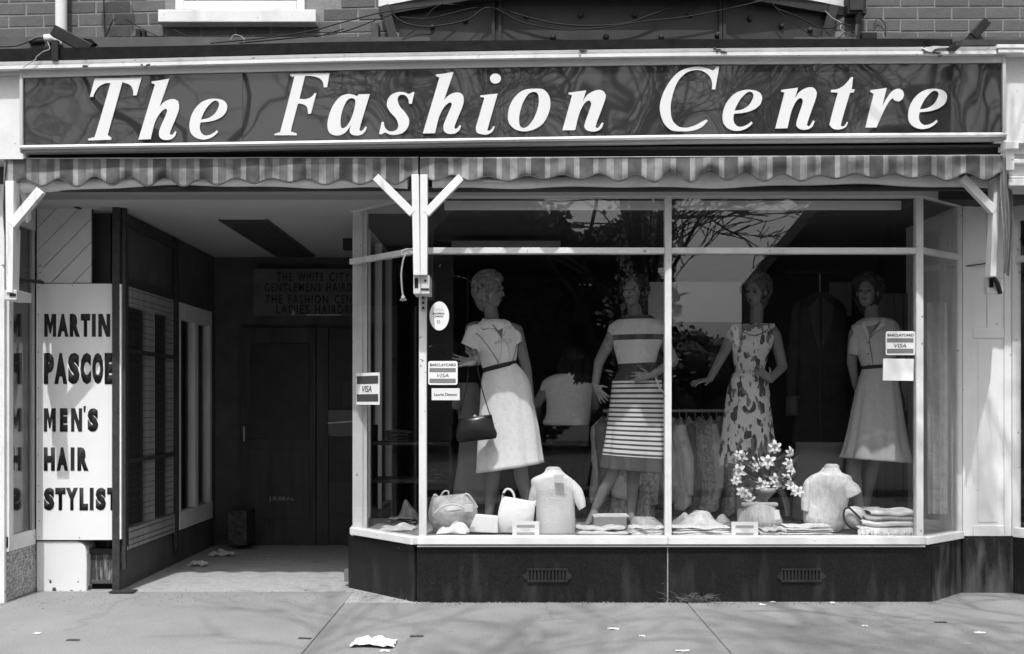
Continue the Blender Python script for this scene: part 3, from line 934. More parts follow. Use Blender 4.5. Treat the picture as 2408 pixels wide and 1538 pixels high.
for px, py, n_ in ((1371, 119, 5), (1688, 116, 4), (1700, 122, 3), (2178, 116, 7), (2190, 122, 7), (2205, 126, 6), (2230, 114, 5), (200, 155, 4), (345, 154, 4)):
    dm = MB()
    for k in range(n_): dm.ell(P(px + rnd.gauss(0, 5), py + rnd.gauss(0, 2.2), Yc - .004), rnd.uniform(.006, .016), .006, rnd.uniform(.003, .008), None, 7, 5)
    dm.build('dirt_clump', rust_m, co, kind='stuff')
MB().prism([P(2168, 113, Yc - .01), P(2196, 108, Yc - .012), P(2245, 110, Yc - .01), P(2200, 114, Yc - .012), P(2190, 123, Yc - .012), P(2178, 119, Yc - .01)], (0, .012, 0)).build('peeling_strip', white_old, co)
# right-hand return of the neighbouring cornice
nc = thing('cornice', 'short stretch of white cornice of the next shop at the far right', 'cornice', P(2400, 115, -.3))
MB().pbox(2345, 104, 2520, 113, -.315, .1).pbox(2348, 113.5, 2520, 124, -.308, .1).pbox(2352, 124.5, 2520, 130, -.24, .1).build('moulding', white_old, nc, bevel=.004)

fb = thing('fascia_board', 'white painted fascia end at the far left of the sign', 'fascia', P(20, 370, -.05))
MB().pbox(-120, 168, 60, 374, -.215, .09).build('board', white_old, fb)
fb = thing('fascia_board', 'white painted fascia end at the far right of the sign', 'fascia', P(2400, 330, -.05))
MB().pbox(2340, 128, 2530, 336, -.215, .09).build('board', white_old, fb)
MB().pbox(2364, 332, 2396, 350, -.265, -.05).build('end_cap', white_old, fb, bevel=.004)
MB().pbox(2366, 350, 2386, 400, -.24, -.05).build('end_post', white_old, fb, bevel=.004)
cb = thing('console_bracket', 'white moulded console of the pilaster at the right edge', 'console', P(2400, 400, -.05))
for (ya, yb_, yy) in ((340, 362, -.16), (363, 372, -.13), (373, 384, -.19), (385, 412, -.15), (413, 419, -.18), (420, 437, -.20)):
    MB().pbox(2372, ya, 2520, yb_, yy, .09).build('moulding', white_old, cb, bevel=.005)
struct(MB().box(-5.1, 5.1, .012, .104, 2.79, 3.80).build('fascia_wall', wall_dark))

# ---- the sign
YS = -.27
T_LINE = [(46, 166), (400, 156), (809, 147), (1204, 140), (1608, 134), (2000, 131.5), (2363, 130)]
B_LINE = [(47, 353.5), (400, 348), (809, 341.5), (1204, 335), (1608, 328.5), (2000, 325.5), (2367, 323)]
def tl(x): return float(np.interp(x, [q[0] for q in T_LINE], [q[1] for q in T_LINE]))
def bl(x): return float(np.interp(x, [q[0] for q in B_LINE], [q[1] for q in B_LINE]))
sg = thing('shop_sign', 'long dark glossy fascia sign with white italic serif letters in an aluminium frame', 'shop sign', P(1204, 345, YS))
rnd = random.Random(4)
seams = [52, 571, 1185, 1812, 2359]
for i in range(4):
    xa, xb = seams[i] + .35, seams[i+1] - .35
    tilt = rnd.uniform(-.004, .004)
    def fn(u, v, xa=xa, xb=xb, tilt=tilt):
        x = xa + (xb - xa) * u
        y = (tl(x) + 19) * (1 - v) + (bl(x) - 11) * v
        return P(x, y, YS + .018 + tilt * (u - .5) + .0025 * math.sin(9 * u + i * 2) * math.sin(3.1 * v))
    MB().grid(fn, 24, 6).build('sign_panel', sign_m, sg, smooth=True, solid=.006).modifiers.new('edges', 'EDGE_SPLIT').split_angle = rad(40)
fm = MB()
profile_run(fm, [P(x, y + 4, YS) for x, y in T_LINE], [(0, -.036), (0, .014), (.05, .014), (.05, -.036)])
fm.build('top_frame', mat('brushed frame', .46, .45, .08, 6), sg)
fm = MB()
profile_run(fm, [P(x, y - 6, YS) for x, y in B_LINE], [(0, -.010), (-.012, .0), (0, .016), (.05, .016), (.05, -.010)])
fm.build('bottom_frame', mat('pale frame', .62, .4, .06, 6), sg)
fm = MB()
profile_run(fm, [P(x, y, YS + .012) for x, y in B_LINE], [(0, -.014), (0, .006), (.07, .006), (.07, -.014)])
fm.build('drip_trim', mat('grey trim', .25, .5, .1, 6), sg)
for xa, xb, x in ((46, 53, 46), (2358, 2366, 2363)):
    MB().prism([P(xa, tl(x) + 2, YS - .004), P(xb, tl(x) + 2, YS - .004), P(xb + (1 if x > 99 else 0), bl(x) - 2, YS - .004), P(xa + (1 if x > 99 else 0), bl(x) - 2, YS - .004)], (0, .28, 0)).build('end_frame', mat('brushed frame', .46), sg)
# back of the box
MB().prism([P(56, 178, -.10), P(2355, 145, -.10), P(2355, 318, -.10), P(56, 345, -.10)], (0, .1, 0)).build('backing', wall_dark, sg)

gl_T = [[(660,547,1),(985,541,1),(950,664,1),(928,664,1),(925,625),(905,592),(852,572,1),(756,915),(752,940),(775,958,1),(775,972,1),(613,977,1),(615,966,1),(645,955),(668,925),(770,578,1),(735,580),(690,602),(662,640),(648,674,1),(626,674,1)]]
gl_h = [[(1178,547,1),(1108,745,1),(1140,712),(1175,694),(1210,690),(1238,705),(1246,740),(1238,785),(1187,910),(1185,936),(1197,938),(1210,925),(1220,912,1),(1228,920,1),(1215,950),(1185,970),(1145,973),(1115,960),(1106,930),(1115,890),(1158,790),(1162,765),(1150,758),(1125,775),(1095,815),(1072,870),(1048,968,1),(963,971,1),(1072,608),(1075,588),(1054,578,1),(1056,566,1),(1110,560)]]
gl_e = [[(1518,918,1),(1490,945),(1450,965),(1400,970),(1350,950),(1322,910),(1320,850),(1340,785),(1385,725),(1440,694),(1500,687),(1555,700),(1580,735),(1572,780),(1540,815),(1490,838),(1440,848),(1395,852,1),(1390,885),(1398,920),(1425,942),(1460,938),(1490,922),(1508,906,1)],
        [(1397,832,1),(1450,822),(1495,790),(1520,745),(1522,715),(1500,700),(1470,715),(1435,755),(1410,800)]]
gl_F = [[(2020,515,1),(2292,510,1),(2275,608,1),(2252,608,1),(2245,572),(2220,545),(2170,530),(2122,528,1),(2082,688,1),(2125,690),(2165,675),(2188,648,1),(2200,648,1),(2162,792,1),(2143,792,1),(2138,755),(2125,735),(2095,722),(2072,722,1),(2026,900),(2034,918),(2062,928,1),(2064,941,1),(1908,941,1),(1910,932,1),(1940,920),(1955,895),(2042,556),(2036,536),(2018,528,1)]]
gl_a = [[(208,655,1),(140,882),(140,908),(150,912),(165,900),(178,880,1),(188,885,1),(175,915),(145,938),(105,942),(75,930),(68,905),(76,872,1),(40,920),(0,940),(-40,940),(-75,920),(-87,870),(-75,800),(-45,730),(0,675),(50,655),(90,658),(118,668),(130,657,1)],
        [(105,735),(105,695),(80,683),(50,700),(20,760),(5,830),(8,885),(30,890),(60,860),(88,800)]]
gl_s = [[(518,641,1),(500,722,1),(480,722,1),(475,690),(455,665),(425,660),(405,675),(402,705),(420,745),(455,785),(480,830),(475,880),(440,922),(385,938),(345,935),(315,922),(290,935,1),(272,933,1),(290,848,1),(305,848,1),(312,885),(340,912),(375,912),(400,895),(405,865),(390,825),(350,780),(328,740),(330,700),(355,662),(400,642),(445,642),(480,654),(505,641,1)]]
gl_i = [[(1097,651,1),(1030,885),(1030,908),(1042,908),(1056,895),(1066,878,1),(1076,882,1),(1060,915),(1025,935),(980,933),(952,920),(945,890),(955,850),(1000,695),(1000,680),(975,676,1),(977,664,1)],
        [(1081,512),(1108,522),(1119,547),(1108,572),(1081,582),(1054,572),(1043,547),(1054,522)]]
gl_o = [[(1345,618),(1410,622),(1450,660),(1463,720),(1450,790),(1410,860),(1350,900),(1280,914),(1220,900),(1178,860),(1168,800),(1185,725),(1230,660),(1285,625)],
        [(1355,640),(1380,665),(1380,730),(1355,810),(1310,875),(1270,890),(1248,865),(1248,800),(1270,720),(1310,655)]]
gl_n = [[(1590,645,1),(1712,629,1),(1688,705,1),(1720,660),(1770,632),(1815,627),(1842,650),(1843,695),(1782,862),(1782,888),(1795,890),(1812,868),(1822,852,1),(1833,858,1),(1815,895),(1780,913),(1735,913),(1705,895),(1702,860),(1742,745),(1745,712),(1728,700),(1700,720),(1672,770),(1655,820),(1635,905,1),(1546,907,1),(1608,682),(1606,662),(1590,657,1)]]
gl_C = [[(273,463,1),(245,622,1),(222,622,1),(222,570),(200,525),(150,492),(90,490),(40,510),(-10,560),(-45,640),(-65,740),(-55,830),(-10,880),(50,888),(110,870),(155,845),(185,832,1),(193,842,1),(150,885),(90,908),(20,914),(-60,905),(-115,850),(-140,760),(-125,670),(-80,580),(-20,510),(50,475),(120,465),(190,475),(230,490),(252,465,1)]]
gl_t = [[(1190,537,1),(1203,537,1),(1193,622,1),(1215,622,1),(1208,643,1),(1182,645,1),(1122,850),(1122,878),(1138,878),(1152,864),(1160,848,1),(1168,855,1),(1150,885),(1110,900),(1070,897),(1045,875),(1045,840),(1097,645,1),(1048,642,1),(1052,625,1),(1095,620),(1145,590)]]
gl_r = [[(1325,628,1),(1437,612,1),(1405,740,1),(1440,680),(1475,635),(1515,618),(1545,630),(1556,660),(1545,690),(1520,705),(1492,698),(1478,682,1),(1455,705),(1425,755),(1395,820),(1365,887,1),(1288,888,1),(1342,672),(1342,652),(1322,640,1)]]
def src(off): return lambda x, y: ((off + x / 2.848) * .9632, y / 2.848 * .9632)
def remap(b0, b1, off):
    f0 = src(off)
    def g(x, y):
        u = (x - b0[0]) / (b0[2] - b0[0]); v = (y - b0[1]) / (b0[3] - b0[1])
        return f0(b1[0] + u * (b1[2] - b1[0]), b1[1] + v * (b1[3] - b1[1]))
    return g
letters = [(gl_T, src(0)), (gl_h, src(0)), (gl_e, src(0)), (gl_F, src(0)), (gl_a, src(830)), (gl_s, src(830)),
           (gl_h, remap((963, 547, 1246, 973), (576, 499, 860, 931), 830)), (gl_i, src(830)), (gl_o, src(830)), (gl_n, src(830)), (gl_C, src(1660)),
           (gl_e, remap((1320, 687, 1580, 970), (298, 625, 570, 910), 1660)),
           (gl_n, remap((1546, 627, 1845, 913), (662, 608, 948, 900), 1660)), (gl_t, src(1660)), (gl_r, src(1660)),
           (gl_e, remap((1320, 687, 1580, 970), (1588, 618, 1856, 897), 1660))]
for g, fn in letters:
    flat_shape('letter', g, fn, YS + .008, .006, letter_white, sg)

# ------------------------------------------------------------------ awnings
ah = thing('awning_housing', 'black awning box in shadow under the sign', 'awning box', P(1204, 375, -.1))
MB().prism([P(20, 374, -.16), P(2366, 364, -.16), P(2366, 338, -.16), P(20, 352, -.16)], (0, .165, 0)).build('box', dark_void, ah)
MB().prism([P(20, 359, -.20), P(2366, 345, -.20), P(2366, 340, -.20), P(20, 354, -.20)], (0, .04, 0)).build('trim', lead_dark, ah)

def awning_Y(px):
    return float(np.interp(px, [0, 990, 1200, 1500, 1750, 2408], [-.205, -.205, -.235, -.31, -.375, -.42]))
def valance(px0, px1, top, mean, ph, per, u0, uper, label, sag=None):
    root = thing('awning', label, 'awning', P((px0 + px1) / 2, 425, -.1))
    n, m_ = int((px1 - px0) / 3), 12
    mb = MB(); uv = []
    rnd_ = random.Random(int(px0))
    q = []
    for j in range(m_ + 1):
        v = j / m_
        for i in range(n + 1):
            x = px0 + (px1 - px0) * i / n
            c = math.cos(2 * math.pi * (x - ph) / per)
            yb = (mean(x) if callable(mean) else mean) + (7.8 + 3.2 * math.sin(x / 131.0 + px0)) * c + 2.4 * math.sin(x / 57.0) + 1.2 * math.sin(x / 23.0)
            yt = top(x) if callable(top) else top
            y = yt + (yb - yt) * v
            Y = awning_Y(x) + .016 * v * v * (-c) + .010 * math.sin(x / 71.0 + 2 * v) * v + .006 * math.sin(x / 17.0 + 3 * v) * v + .006 * math.sin(5 * v + x / 200.0)
            q.append(P(x, y, Y)); uv.append(((x - u0) / uper, v))
    mb.add(q, [(j*(n+1)+i, j*(n+1)+i+1, (j+1)*(n+1)+i+1, (j+1)*(n+1)+i) for j in range(m_) for i in range(n)])
    mb.vuv = uv
    build_uv(mb, 'valance', awning_m, root, solid=.003)
    MB().tube([v + Vector((0, -.004, 0)) for v in q[m_ * (n + 1):]], .0042, 5).build('hem', mat('canvas hem binding', .075, .85, .2, 30), root, smooth=True)
    top_ = MB()
    def fn(u, w):
        x = px0 + (px1 - px0) * u
        a = P(x, top(x), awning_Y(x)); b_ = P(x, top(x) - 3, -.145)
        return Vector((a.x + (b_.x - a.x) * w, a.y + (b_.y - a.y) * w, a.z + .02 * w + .004 * math.sin(x / 31.0) * w * (1 - w)))
    top_.grid(fn, 90, 4); top_.build('canvas_top', awning_under, root, smooth=True, solid=.003)
    # canvas rolled up behind the valance, uneven
    pts, rs = [], []
    x = px0 + 30
    while x < px1 - 6:
        t = (x - px0) / (px1 - px0)
        wv = math.sin(x / 190.0 + 1.3) * 5 + math.sin(x / 83.0) * 2.0
        pts.append(P(x, 424 + wv + (3 if px0 < 500 else 0), -.115)); rs.append(.048 + .010 * math.sin(x / 140.0 + 2) + .005 * math.sin(x / 37.0))
        x += 18
    MB().tube(pts, rs, 14).build('rolled_canvas', awning_under, root, smooth=True)
    MB().bar(P(px0 + 12, 447, -.10), P(px1 - 4, 444, -.10), .022, .05).build('front_bar', lead_m, root, bevel=.003)
    return root
aw1 = valance(12, 983.5, lambda x: 373 - x * .0022, lambda x: 429 - x * .003, 98, 83.2, 172, 109.6, 'left half of the rolled up striped awning, over the dark entrance')
aw2 = valance(988, 2358, lambda x: 371.5 - (x - 988) * .0052, lambda x: 419 - (x - 988) * .0035, 1022, 86.1, 1168, 113.6, 'right half of the rolled up striped awning, over the display window')
# side flaps
def flap(root, rings, seed, m=None):
    mb = MB(); q, uv = [], []
    for j, (pts) in enumerate(rings):
        for i, (x, y, Y) in enumerate(pts):
            q.append(P(x, y, Y)); uv.append((i / 7.0 * 1.3, j / (len(rings) - 1)))
    w_ = len(rings[0])
    mb.add(q, [(j*w_+i, j*w_+i+1, (j+1)*w_+i+1, (j+1)*w_+i) for j in range(len(rings)-1) for i in range(w_-1)])
    mb.vuv = uv
    o = build_uv(mb, 'side_flap', m or awning_m, root, solid=.003)
    sb = o.modifiers.new('sub', 'SUBSURF'); sb.levels = 2; sb.render_levels = 2
    return o
def hanging(x0, x1, y0, y1, Y0, Y1, seed, narrow=0.6, n=7, rows=9):
    rnd_ = random.Random(seed); rings = []
    for j in range(rows):
        v = j / (rows - 1); ring = []
        for i in range(n):
            u = i / (n - 1)
            k = 1 - (1 - narrow) * v
            xx = x0 + (x1 - x0) * (.5 + (u - .5) * k) + 3.5 * math.sin(6 * v + 2 * u + seed)
            ring.append((xx, y0 + (y1 - y0) * v + 5 * math.sin(5 * u + seed), Y0 + (Y1 - Y0) * u + .018 * math.sin(i * 2.4 + 2.5 * v + seed)))
        rings.append(ring)
    return rings
flap(aw1, hanging(6, 44, 378, 655, -.24, .0, 2, .55), 1)
flap(aw1, hanging(40, 88, 430, 520, -.12, -.02, 5, .35), 1, awning_under)
flap(aw2, hanging(2354, 2381, 372, 648, -.42, -.02, 3, .7), 1)
flap(aw2, hanging(2318, 2352, 412, 600, -.16, -.03, 7, .45), 1, awning_under)

def bracket(label, post, brace, foot, Y=-.245, Yb=-.175, twist=0):
    root = thing('awning_bracket', label, 'awning bracket', P(foot[0], foot[3], Y))
    (xa, ya, xb, yb_, wt, wb) = post
    MB().prism([P(xa - wt/2, ya, Y), P(xa + wt/2, ya + (3 if twist else 0), Y), P(xb + wb/2, yb_, Y), P(xb - wb/2, yb_, Y)], (0, Yb - Y, 0)).build('post', timber_white, root, bevel=.003)
    (ax, ay, bx, by, bw) = brace
    MB().bar(P(ax, ay, Y + .02), P(bx, by, Y + .02), bw / s_at(Y), .045).build('brace', timber_white, root, bevel=.003)
    return root
bk = bracket('left of the two white timber awning brackets at the window corner, its brace rising left', (976, 410, 980, 647, 17.5, 16), (884, 417, 971, 503, 19), (976, 0, 0, 690))
MB().pbox(972, 647.5, 989, 691, -.215, -.0).build('hinge_plate', mat('painted plate', .55, .5, .12, 30), bk, bevel=.003)
MB().pbox(974.5, 654, 983.5, 677, -.218, -.214).build('slot', dark_void, bk)
bk = bracket('right of the two white timber awning brackets at the window corner, its brace rising right', (996.5, 410, 996.5, 647, 17.5, 16), (1085, 417, 1002, 503, 19), (996, 0, 0, 690))
MB().pbox(990, 647.5, 1010, 691, -.215, -.0).build('hinge_plate', mat('painted plate', .55, .5, .12, 30), bk, bevel=.003)
MB().ell(P(1000, 660, -.218), .008, .004, .008, None, 8, 5).build('bolt', black_metal, bk)
MB().pbox(990, 678, 1009, 681, -.221, -.214).build('slot', dark_void, bk)
MB().pbox(990, 692, 1001, 731, -.035, -.01).build('lower_plate', mat('drilled plate', .4, .5, .2, 40), bk, bevel=.002)
for yy in (700, 712, 724): MB().ell(P(995, yy, -.037), .009, .004, .009, None, 8, 5).build('bolt', black_metal, bk)
bk = bracket('white timber awning bracket with a short brace at the far left', (22, 425, 22, 688, 20, 15), (97, 448, 28, 530, 21), (22, 0, 0, 700), -.25, -.16)
MB().pbox(8, 682, 39, 705, -.24, -.02).build('hinge_plate', mat('painted plate', .55, .5, .12, 30), bk, bevel=.003)
MB().bar(P(34, 540, -.12), P(30, 690, -.12), .06, .05).build('back_post', timber_white, bk, bevel=.003)
MB().pbox(22, 690, 37, 697, -.245, -.239).build('slot', dark_void, bk)
MB().bar(P(38, 656, -.0), P(100, 664, .38), .02, .02).build('iron_rod', black_metal, bk)
bk = bracket('white timber awning bracket with a brace rising left at the far right', (2347, 418, 2336, 650, 15, 14), (2262, 418, 2338, 498, 19), (2336, 0, 0, 690), -.36, -.28)
MB().pbox(2322, 652, 2360, 690, -.28, -.22).build('hinge_plate', mat('painted plate', .55, .5, .12, 30), bk, bevel=.003)
MB().pbox(2327, 655, 2336, 676, -.285, -.279).build('slot', dark_void, bk)
MB().tube([P(2332, 648, -.31), P(2345, 665, -.30), P(2352, 690, -.28)], .015, 6).build('hook', black_metal, bk)

pc = thing('pull_cord', 'looped awning pull cord with a frayed knot hanging left of the brackets', 'cord', P(948, 700, -.12))
q = spread([(975, 588), (960, 586), (947, 590), (945, 600), (958, 597), (950, 606), (944, 640), (945, 675), (948, 698)], 5)
MB().tube([P(x, y, -.12) for x, y in q], .006, 6).build('cord', cable_pale, pc, smooth=True)
kb = MB().ell(P(948, 700, -.12), .014, .012, .016, None, 8, 6)
for a in (-.9, -.3, .4, 1.0): kb.cone(P(948, 702, -.12), .005, P(948 + 9 * math.sin(a), 702 + 9 * math.cos(a) * .7, -.12), .003, 5)
kb.build('knot', cable_pale, pc)
# ------------------------------------------------------------------ the shop window
CL = Vector((Xat(985, 0), 0, 0)); BL = Vector((-1.161, .58, 0))     # left corner and where the angled pane ends
CR = Vector((Xat(2163, 0), 0, 0)); BR = Vector((3.144, .353, 0))
Zsill0, Zsill1 = Zat(1281, 0), Zat(1262, 0)
Ztr0, Ztr1 = Zat(596, 0), Zat(582, 0)
Zhd0, Zhd1 = Zat(463, 0), Zat(440, 0)
sw = thing('shop_window', 'wide white framed display window with angled sides and a transom', 'shop window', P(1571, 1281, 0))
up = lambda v, z: Vector((v.x, v.y, z))
MB().pbox(981, 1262, 1571, 1281, -.035, .07).build('sill', sill_white, sw, bevel=.005)
MB().pbox(1571.6, 1262, 2174, 1281, -.035, .07).build('sill', sill_white, sw, bevel=.005)
MB().pbox(981, 1283, 2176, 1286.5, -.022, .05).build('drip_strip', sill_white, sw, bevel=.002)
MB().bar(up(CL, (Zsill0+Zsill1)/2) + Vector((-.012, .0, 0)), up(BL, (Zsill0+Zsill1)/2) + Vector((.02, -.0, 0)), Zsill1-Zsill0-.004, .09, side=(0.73, 0.68, 0)).build('sill', sill_white, sw, bevel=.004)
MB().bar(up(CR, (Zsill0+Zsill1)/2) + Vector((.012, .0, 0)), up(BR, (Zsill0+Zsill1)/2), Zsill1-Zsill0-.004, .09, side=(-0.66, 0.75, 0)).build('sill', sill_white, sw, bevel=.004)
for a, b in ((985, 1003), (1563.5, 1579.5), (2155, 2172)):
    MB().pbox(a, 462.5 if a != 985 else 440, b, 1261.6, -.012, .045).build('post' if a != 1563.5 else 'mullion', white_old, sw, bevel=.004)
MB().pbox(1003.4, 582, 1563, 596, -.028, .035).build('transom', white_old, sw, bevel=.004)
MB().pbox(1580, 582, 2154.6, 596, -.028, .035).build('transom', white_old, sw, bevel=.004)
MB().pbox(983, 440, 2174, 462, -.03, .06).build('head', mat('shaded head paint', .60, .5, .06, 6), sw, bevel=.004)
for A, B in ((CL, BL), (CR, BR)):
    sd = Vector((B - A)).cross(Vector((0, 0, 1))).normalized()
    MB().bar(up(A, (Ztr0+Ztr1)/2), up(B, (Ztr0+Ztr1)/2), Ztr1-Ztr0, .05, side=sd).build('transom', white_old, sw, bevel=.004)
    MB().bar(up(A, (Zhd0+Zhd1)/2), up(B, (Zhd0+Zhd1)/2), Zhd1-Zhd0, .06, side=sd).build('head', white_old, sw, bevel=.004)
MB().pbox(829, 465, 863, 1262, .575, .66).build('post', white_old, sw, bevel=.004)
MB().pbox(851, 465, 855, 1262, .570, .576).build('bead', grey_paint, sw)
MB().pbox(2248, 455, 2263, 1262, .35, .42).build('post', white_old, sw, bevel=.004)
def pane(A, B, z0, z1, m=shop_glass, name='glass_pane'):
    sd = (Vector(B) - Vector(A)).cross(Vector((0, 0, 1))).normalized()
    MB().bar(up(Vector(A), (z0+z1)/2), up(Vector(B), (z0+z1)/2), z1-z0, .006, side=sd).build(name, m, sw)
for xa, xb in ((1003, 1564), (1579, 2156)):
    A, B = Vector((Xat(xa, 0), .012, 0)), Vector((Xat(xb, 0), .012, 0))
    pane(A, B, Zsill1 - .005, Ztr0 + .003); pane(A, B, Ztr1 - .003, Zhd0 + .003)
dl = (BL - CL).normalized(); dr = (BR - CR).normalized()
pane(CL + dl * .03, BL - dl * .0, Zsill1 - .005, Ztr0 + .003, side_glass); pane(CL + dl * .03, BL, Ztr1 - .003, Zhd0 + .003, side_glass)
pane(CR + dr * .03, BR, Zsill1 - .005, Ztr0 + .003, veil_glass); pane(CR + dr * .03, BR, Ztr1 - .003, Zhd0 + .003, veil_glass)
# lobby-side glazing of the shop (seen through the angled pane)
for yy, nm in ((1.35, 'post'), (2.1, 'post'), (2.86, 'post')):
    MB().box(-1.19, -1.13, yy, yy + .05, 0, 2.72).build(nm, frame_pale, sw)
MB().box(-1.185, -1.135, .70, 2.86, .36, .43).build('sill', frame_pale, sw)
MB().box(-1.163, -1.157, .68, 2.86, .43, 2.72).build('glass_pane', side_glass, sw)
MB().box(-1.185, -1.135, .66, 2.86, 0, .355).build('side_riser', wall_dark, sw)

# ------------------------------------------------------------------ stall riser
sr = thing('stall_riser', 'polished black granite base under the display window, with two vents', 'stall riser', P(1571, 1417, 0))
zr = Zat(1282.5, 0)
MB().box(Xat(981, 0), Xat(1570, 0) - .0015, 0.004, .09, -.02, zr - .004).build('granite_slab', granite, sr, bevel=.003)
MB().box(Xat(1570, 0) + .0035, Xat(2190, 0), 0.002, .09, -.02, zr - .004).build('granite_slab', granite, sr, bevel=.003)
MB().box(Xat(1569, 0), Xat(1572, 0), 0.003, .05, -.01, zr - .01).build('joint', mat('joint filler', .30, .9, .3, 40), sr)
def riser_side(A, B, m, nm='granite_slab'):
    sd = (B - A).cross(Vector((0, 0, 1))).normalized()
    MB().bar(up(A, (zr - .024) / 2), up(B, (zr - .024) / 2), zr + .012, .05, side=sd).build(nm, m, sr, bevel=.003)
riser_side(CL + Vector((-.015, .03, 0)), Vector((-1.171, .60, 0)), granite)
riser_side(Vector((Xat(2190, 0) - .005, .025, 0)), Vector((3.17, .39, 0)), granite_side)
for vx in (1233, 1830):
    v = MB()
    x0, x1, y0, y1 = vx + 7, vx + 102, 1338, 1369
    v.pbox(x0, y0, x1, y0 + 3.2, -.012, .004); v.pbox(x0, y1 - 4.5, x1, y1, -.012, .004)
    v.prism([P(x0, 1345, -.008), P(x0 - 9, 1353, -.008), P(x0 - 9, 1358, -.008), P(x0, 1365, -.008)], (0, .01, 0))
    v.prism([P(x1, 1345, -.008), P(x1 + 9, 1353, -.008), P(x1 + 9, 1358, -.008), P(x1, 1365, -.008)], (0, .01, 0))
    vo = v.build('vent', vent_m, sr)
    for k in range(12):
        xx = x0 + (x1 - x0 - 4) * k / 11
        MB().pbox(xx, y0 + 3.3, xx + 4.0, y1 - 4.6, -.010, .003).build('vent_bar', vent_m, vo)
    MB().pbox(x0 + 1, y0 + 1, x1 - 1, y1 - 1, .0005, .0035).build('vent_back', dark_void, vo)

# ------------------------------------------------------------------ right: pilaster and next shop
pl = thing('pilaster', 'white panelled pilaster on a black stone base right of the display window', 'pilaster', P(2325, 1388, .36))
MB().pbox(2264, 440, 2384, 1261, .365, .6).build('shaft', pilaster_white, pl)
MB().pbox(2264, 440, 2288, 1261, .352, .3648).build('stile', pilaster_white, pl, bevel=.003)
MB().pbox(2362, 440, 2384, 1261, .352, .3648).build('stile', pilaster_white, pl, bevel=.003)
MB().pbox(2288.4, 773, 2361.6, 795, .356, .3648).build('rail', pilaster_white, pl, bevel=.003)
MB().pbox(2288.4, 1236, 2361.6, 1261, .356, .3648).build('rail', pilaster_white, pl, bevel=.003)
MB().pbox(2300, 800, 2348, 1228, .360, .3648).build('panel', pilaster_white, pl, bevel=.004)
MB().pbox(2320, 470, 2322, 770, .362, .3648).build('joint_bead', grey_paint, pl)
MB().bar(P(2272, 626, .35), P(2330, 618, .33), .008, .01).build('wire', rust_m, pl)
MB().box(3.172, Xat(2384, .36), .345, .6, -.02, Zat(1264, .36)).build('base', granite_side, pl, bevel=.004)
ns = thing('neighbour_shopfront', 'edge of the next shop window with pale frame at the right border', 'shopfront', P(2400, 1388, .3))
A, B = Vector((Xat(2387, .36), .36, 0)), Vector((3.83, .02, 0))
sdn = (B - A).cross(Vector((0, 0, 1))).normalized()
for z0, z1, nm, mm, th in ((-.02, Zat(1264, .36), 'base', granite, .06), (Zat(1262, .36), Zat(1240, .36), 'sill', white_old, .07), (Zat(618, .36), Zat(604, .36), 'transom', white_old, .05), (2.62, 2.79, 'head', white_old, .06)):
    MB().bar(up(A, (z0+z1)/2), up(B, (z0+z1)/2), z1-z0, th, side=sdn).build(nm, mm, ns, bevel=.003)
MB().bar(up(A, .40), up(A, 2.7), .06, .05, side=(0, 1, 0)).build('post', white_old, ns, bevel=.003)
MB().bar(up(A, 1.52), up(B, 1.52), 2.2, .006, side=sdn).build('glass_pane', side_glass, ns)
MB().box(3.83, 5.1, .0, .1, -.05, 2.8).build('pier', white_old, ns)

# ------------------------------------------------------------------ left: next shop, pier and sign board
nl = thing('neighbour_shopfront', 'angled glazed end of the next shop at the left border with a mosaic tiled base', 'shopfront', P(40, 1400, .2))
XL = -3.392
MB().box(-5.1, XL - .005, -.03, .10, -.05, 2.8).build('pier', white_old, nl)
MB().box(XL - .03, XL + .014, .0, .05, Zat(1290, .0), 2.75).build('post', white_old, nl, bevel=.003)
MB().box(XL - .03, XL + .004, .375, .412, .34, 2.75).build('post', mat('aluminium post', .40, .35, .1, 8), nl, bevel=.003)
MB().box(XL - .035, XL - .02, .05, .375, .40, 2.75).build('dark_backing', black_metal, nl)  # black sheet added behind the pane so the board's reflection shows in it
MB().box(XL - .018, XL - .012, .05, .375, .44, 2.72).build('glass_pane', glass_mat('left glass', .12, .95), nl)
MB().box(XL - .04, XL + .010, .0, .41, .335, .44).build('bottom_rail', white_old, nl, bevel=.003)
MB().box(XL - .04, XL + .010, .0, .41, 2.56, 2.75).build('top_rail', grey_paint, nl, bevel=.003)
MB().box(XL - .06, XL - .001, .0, .43, -.02, .334).build('tile_bed', mortar_m, nl)
MB().box(-5, XL - .5, .101, 1.2, .05, 2.72).build('backdrop', mat('grey curtain', .26, .8, .1, 4), nl)
tm = MB(); rnd = random.Random(8)
for r in range(14):
    zz = .008 + r * .0232; k = 0; yy = .004 + (0.012 if r % 2 else 0)
    while yy < .415:
        L = rnd.choice((.018, .022, .030, .036))
        tm.box(XL - .002, XL + rnd.uniform(.001, .005), yy, min(yy + L - .003, .424), zz, zz + .0205); yy += L
tm.build('mosaic_tile', tile_m, nl, kind='stuff')

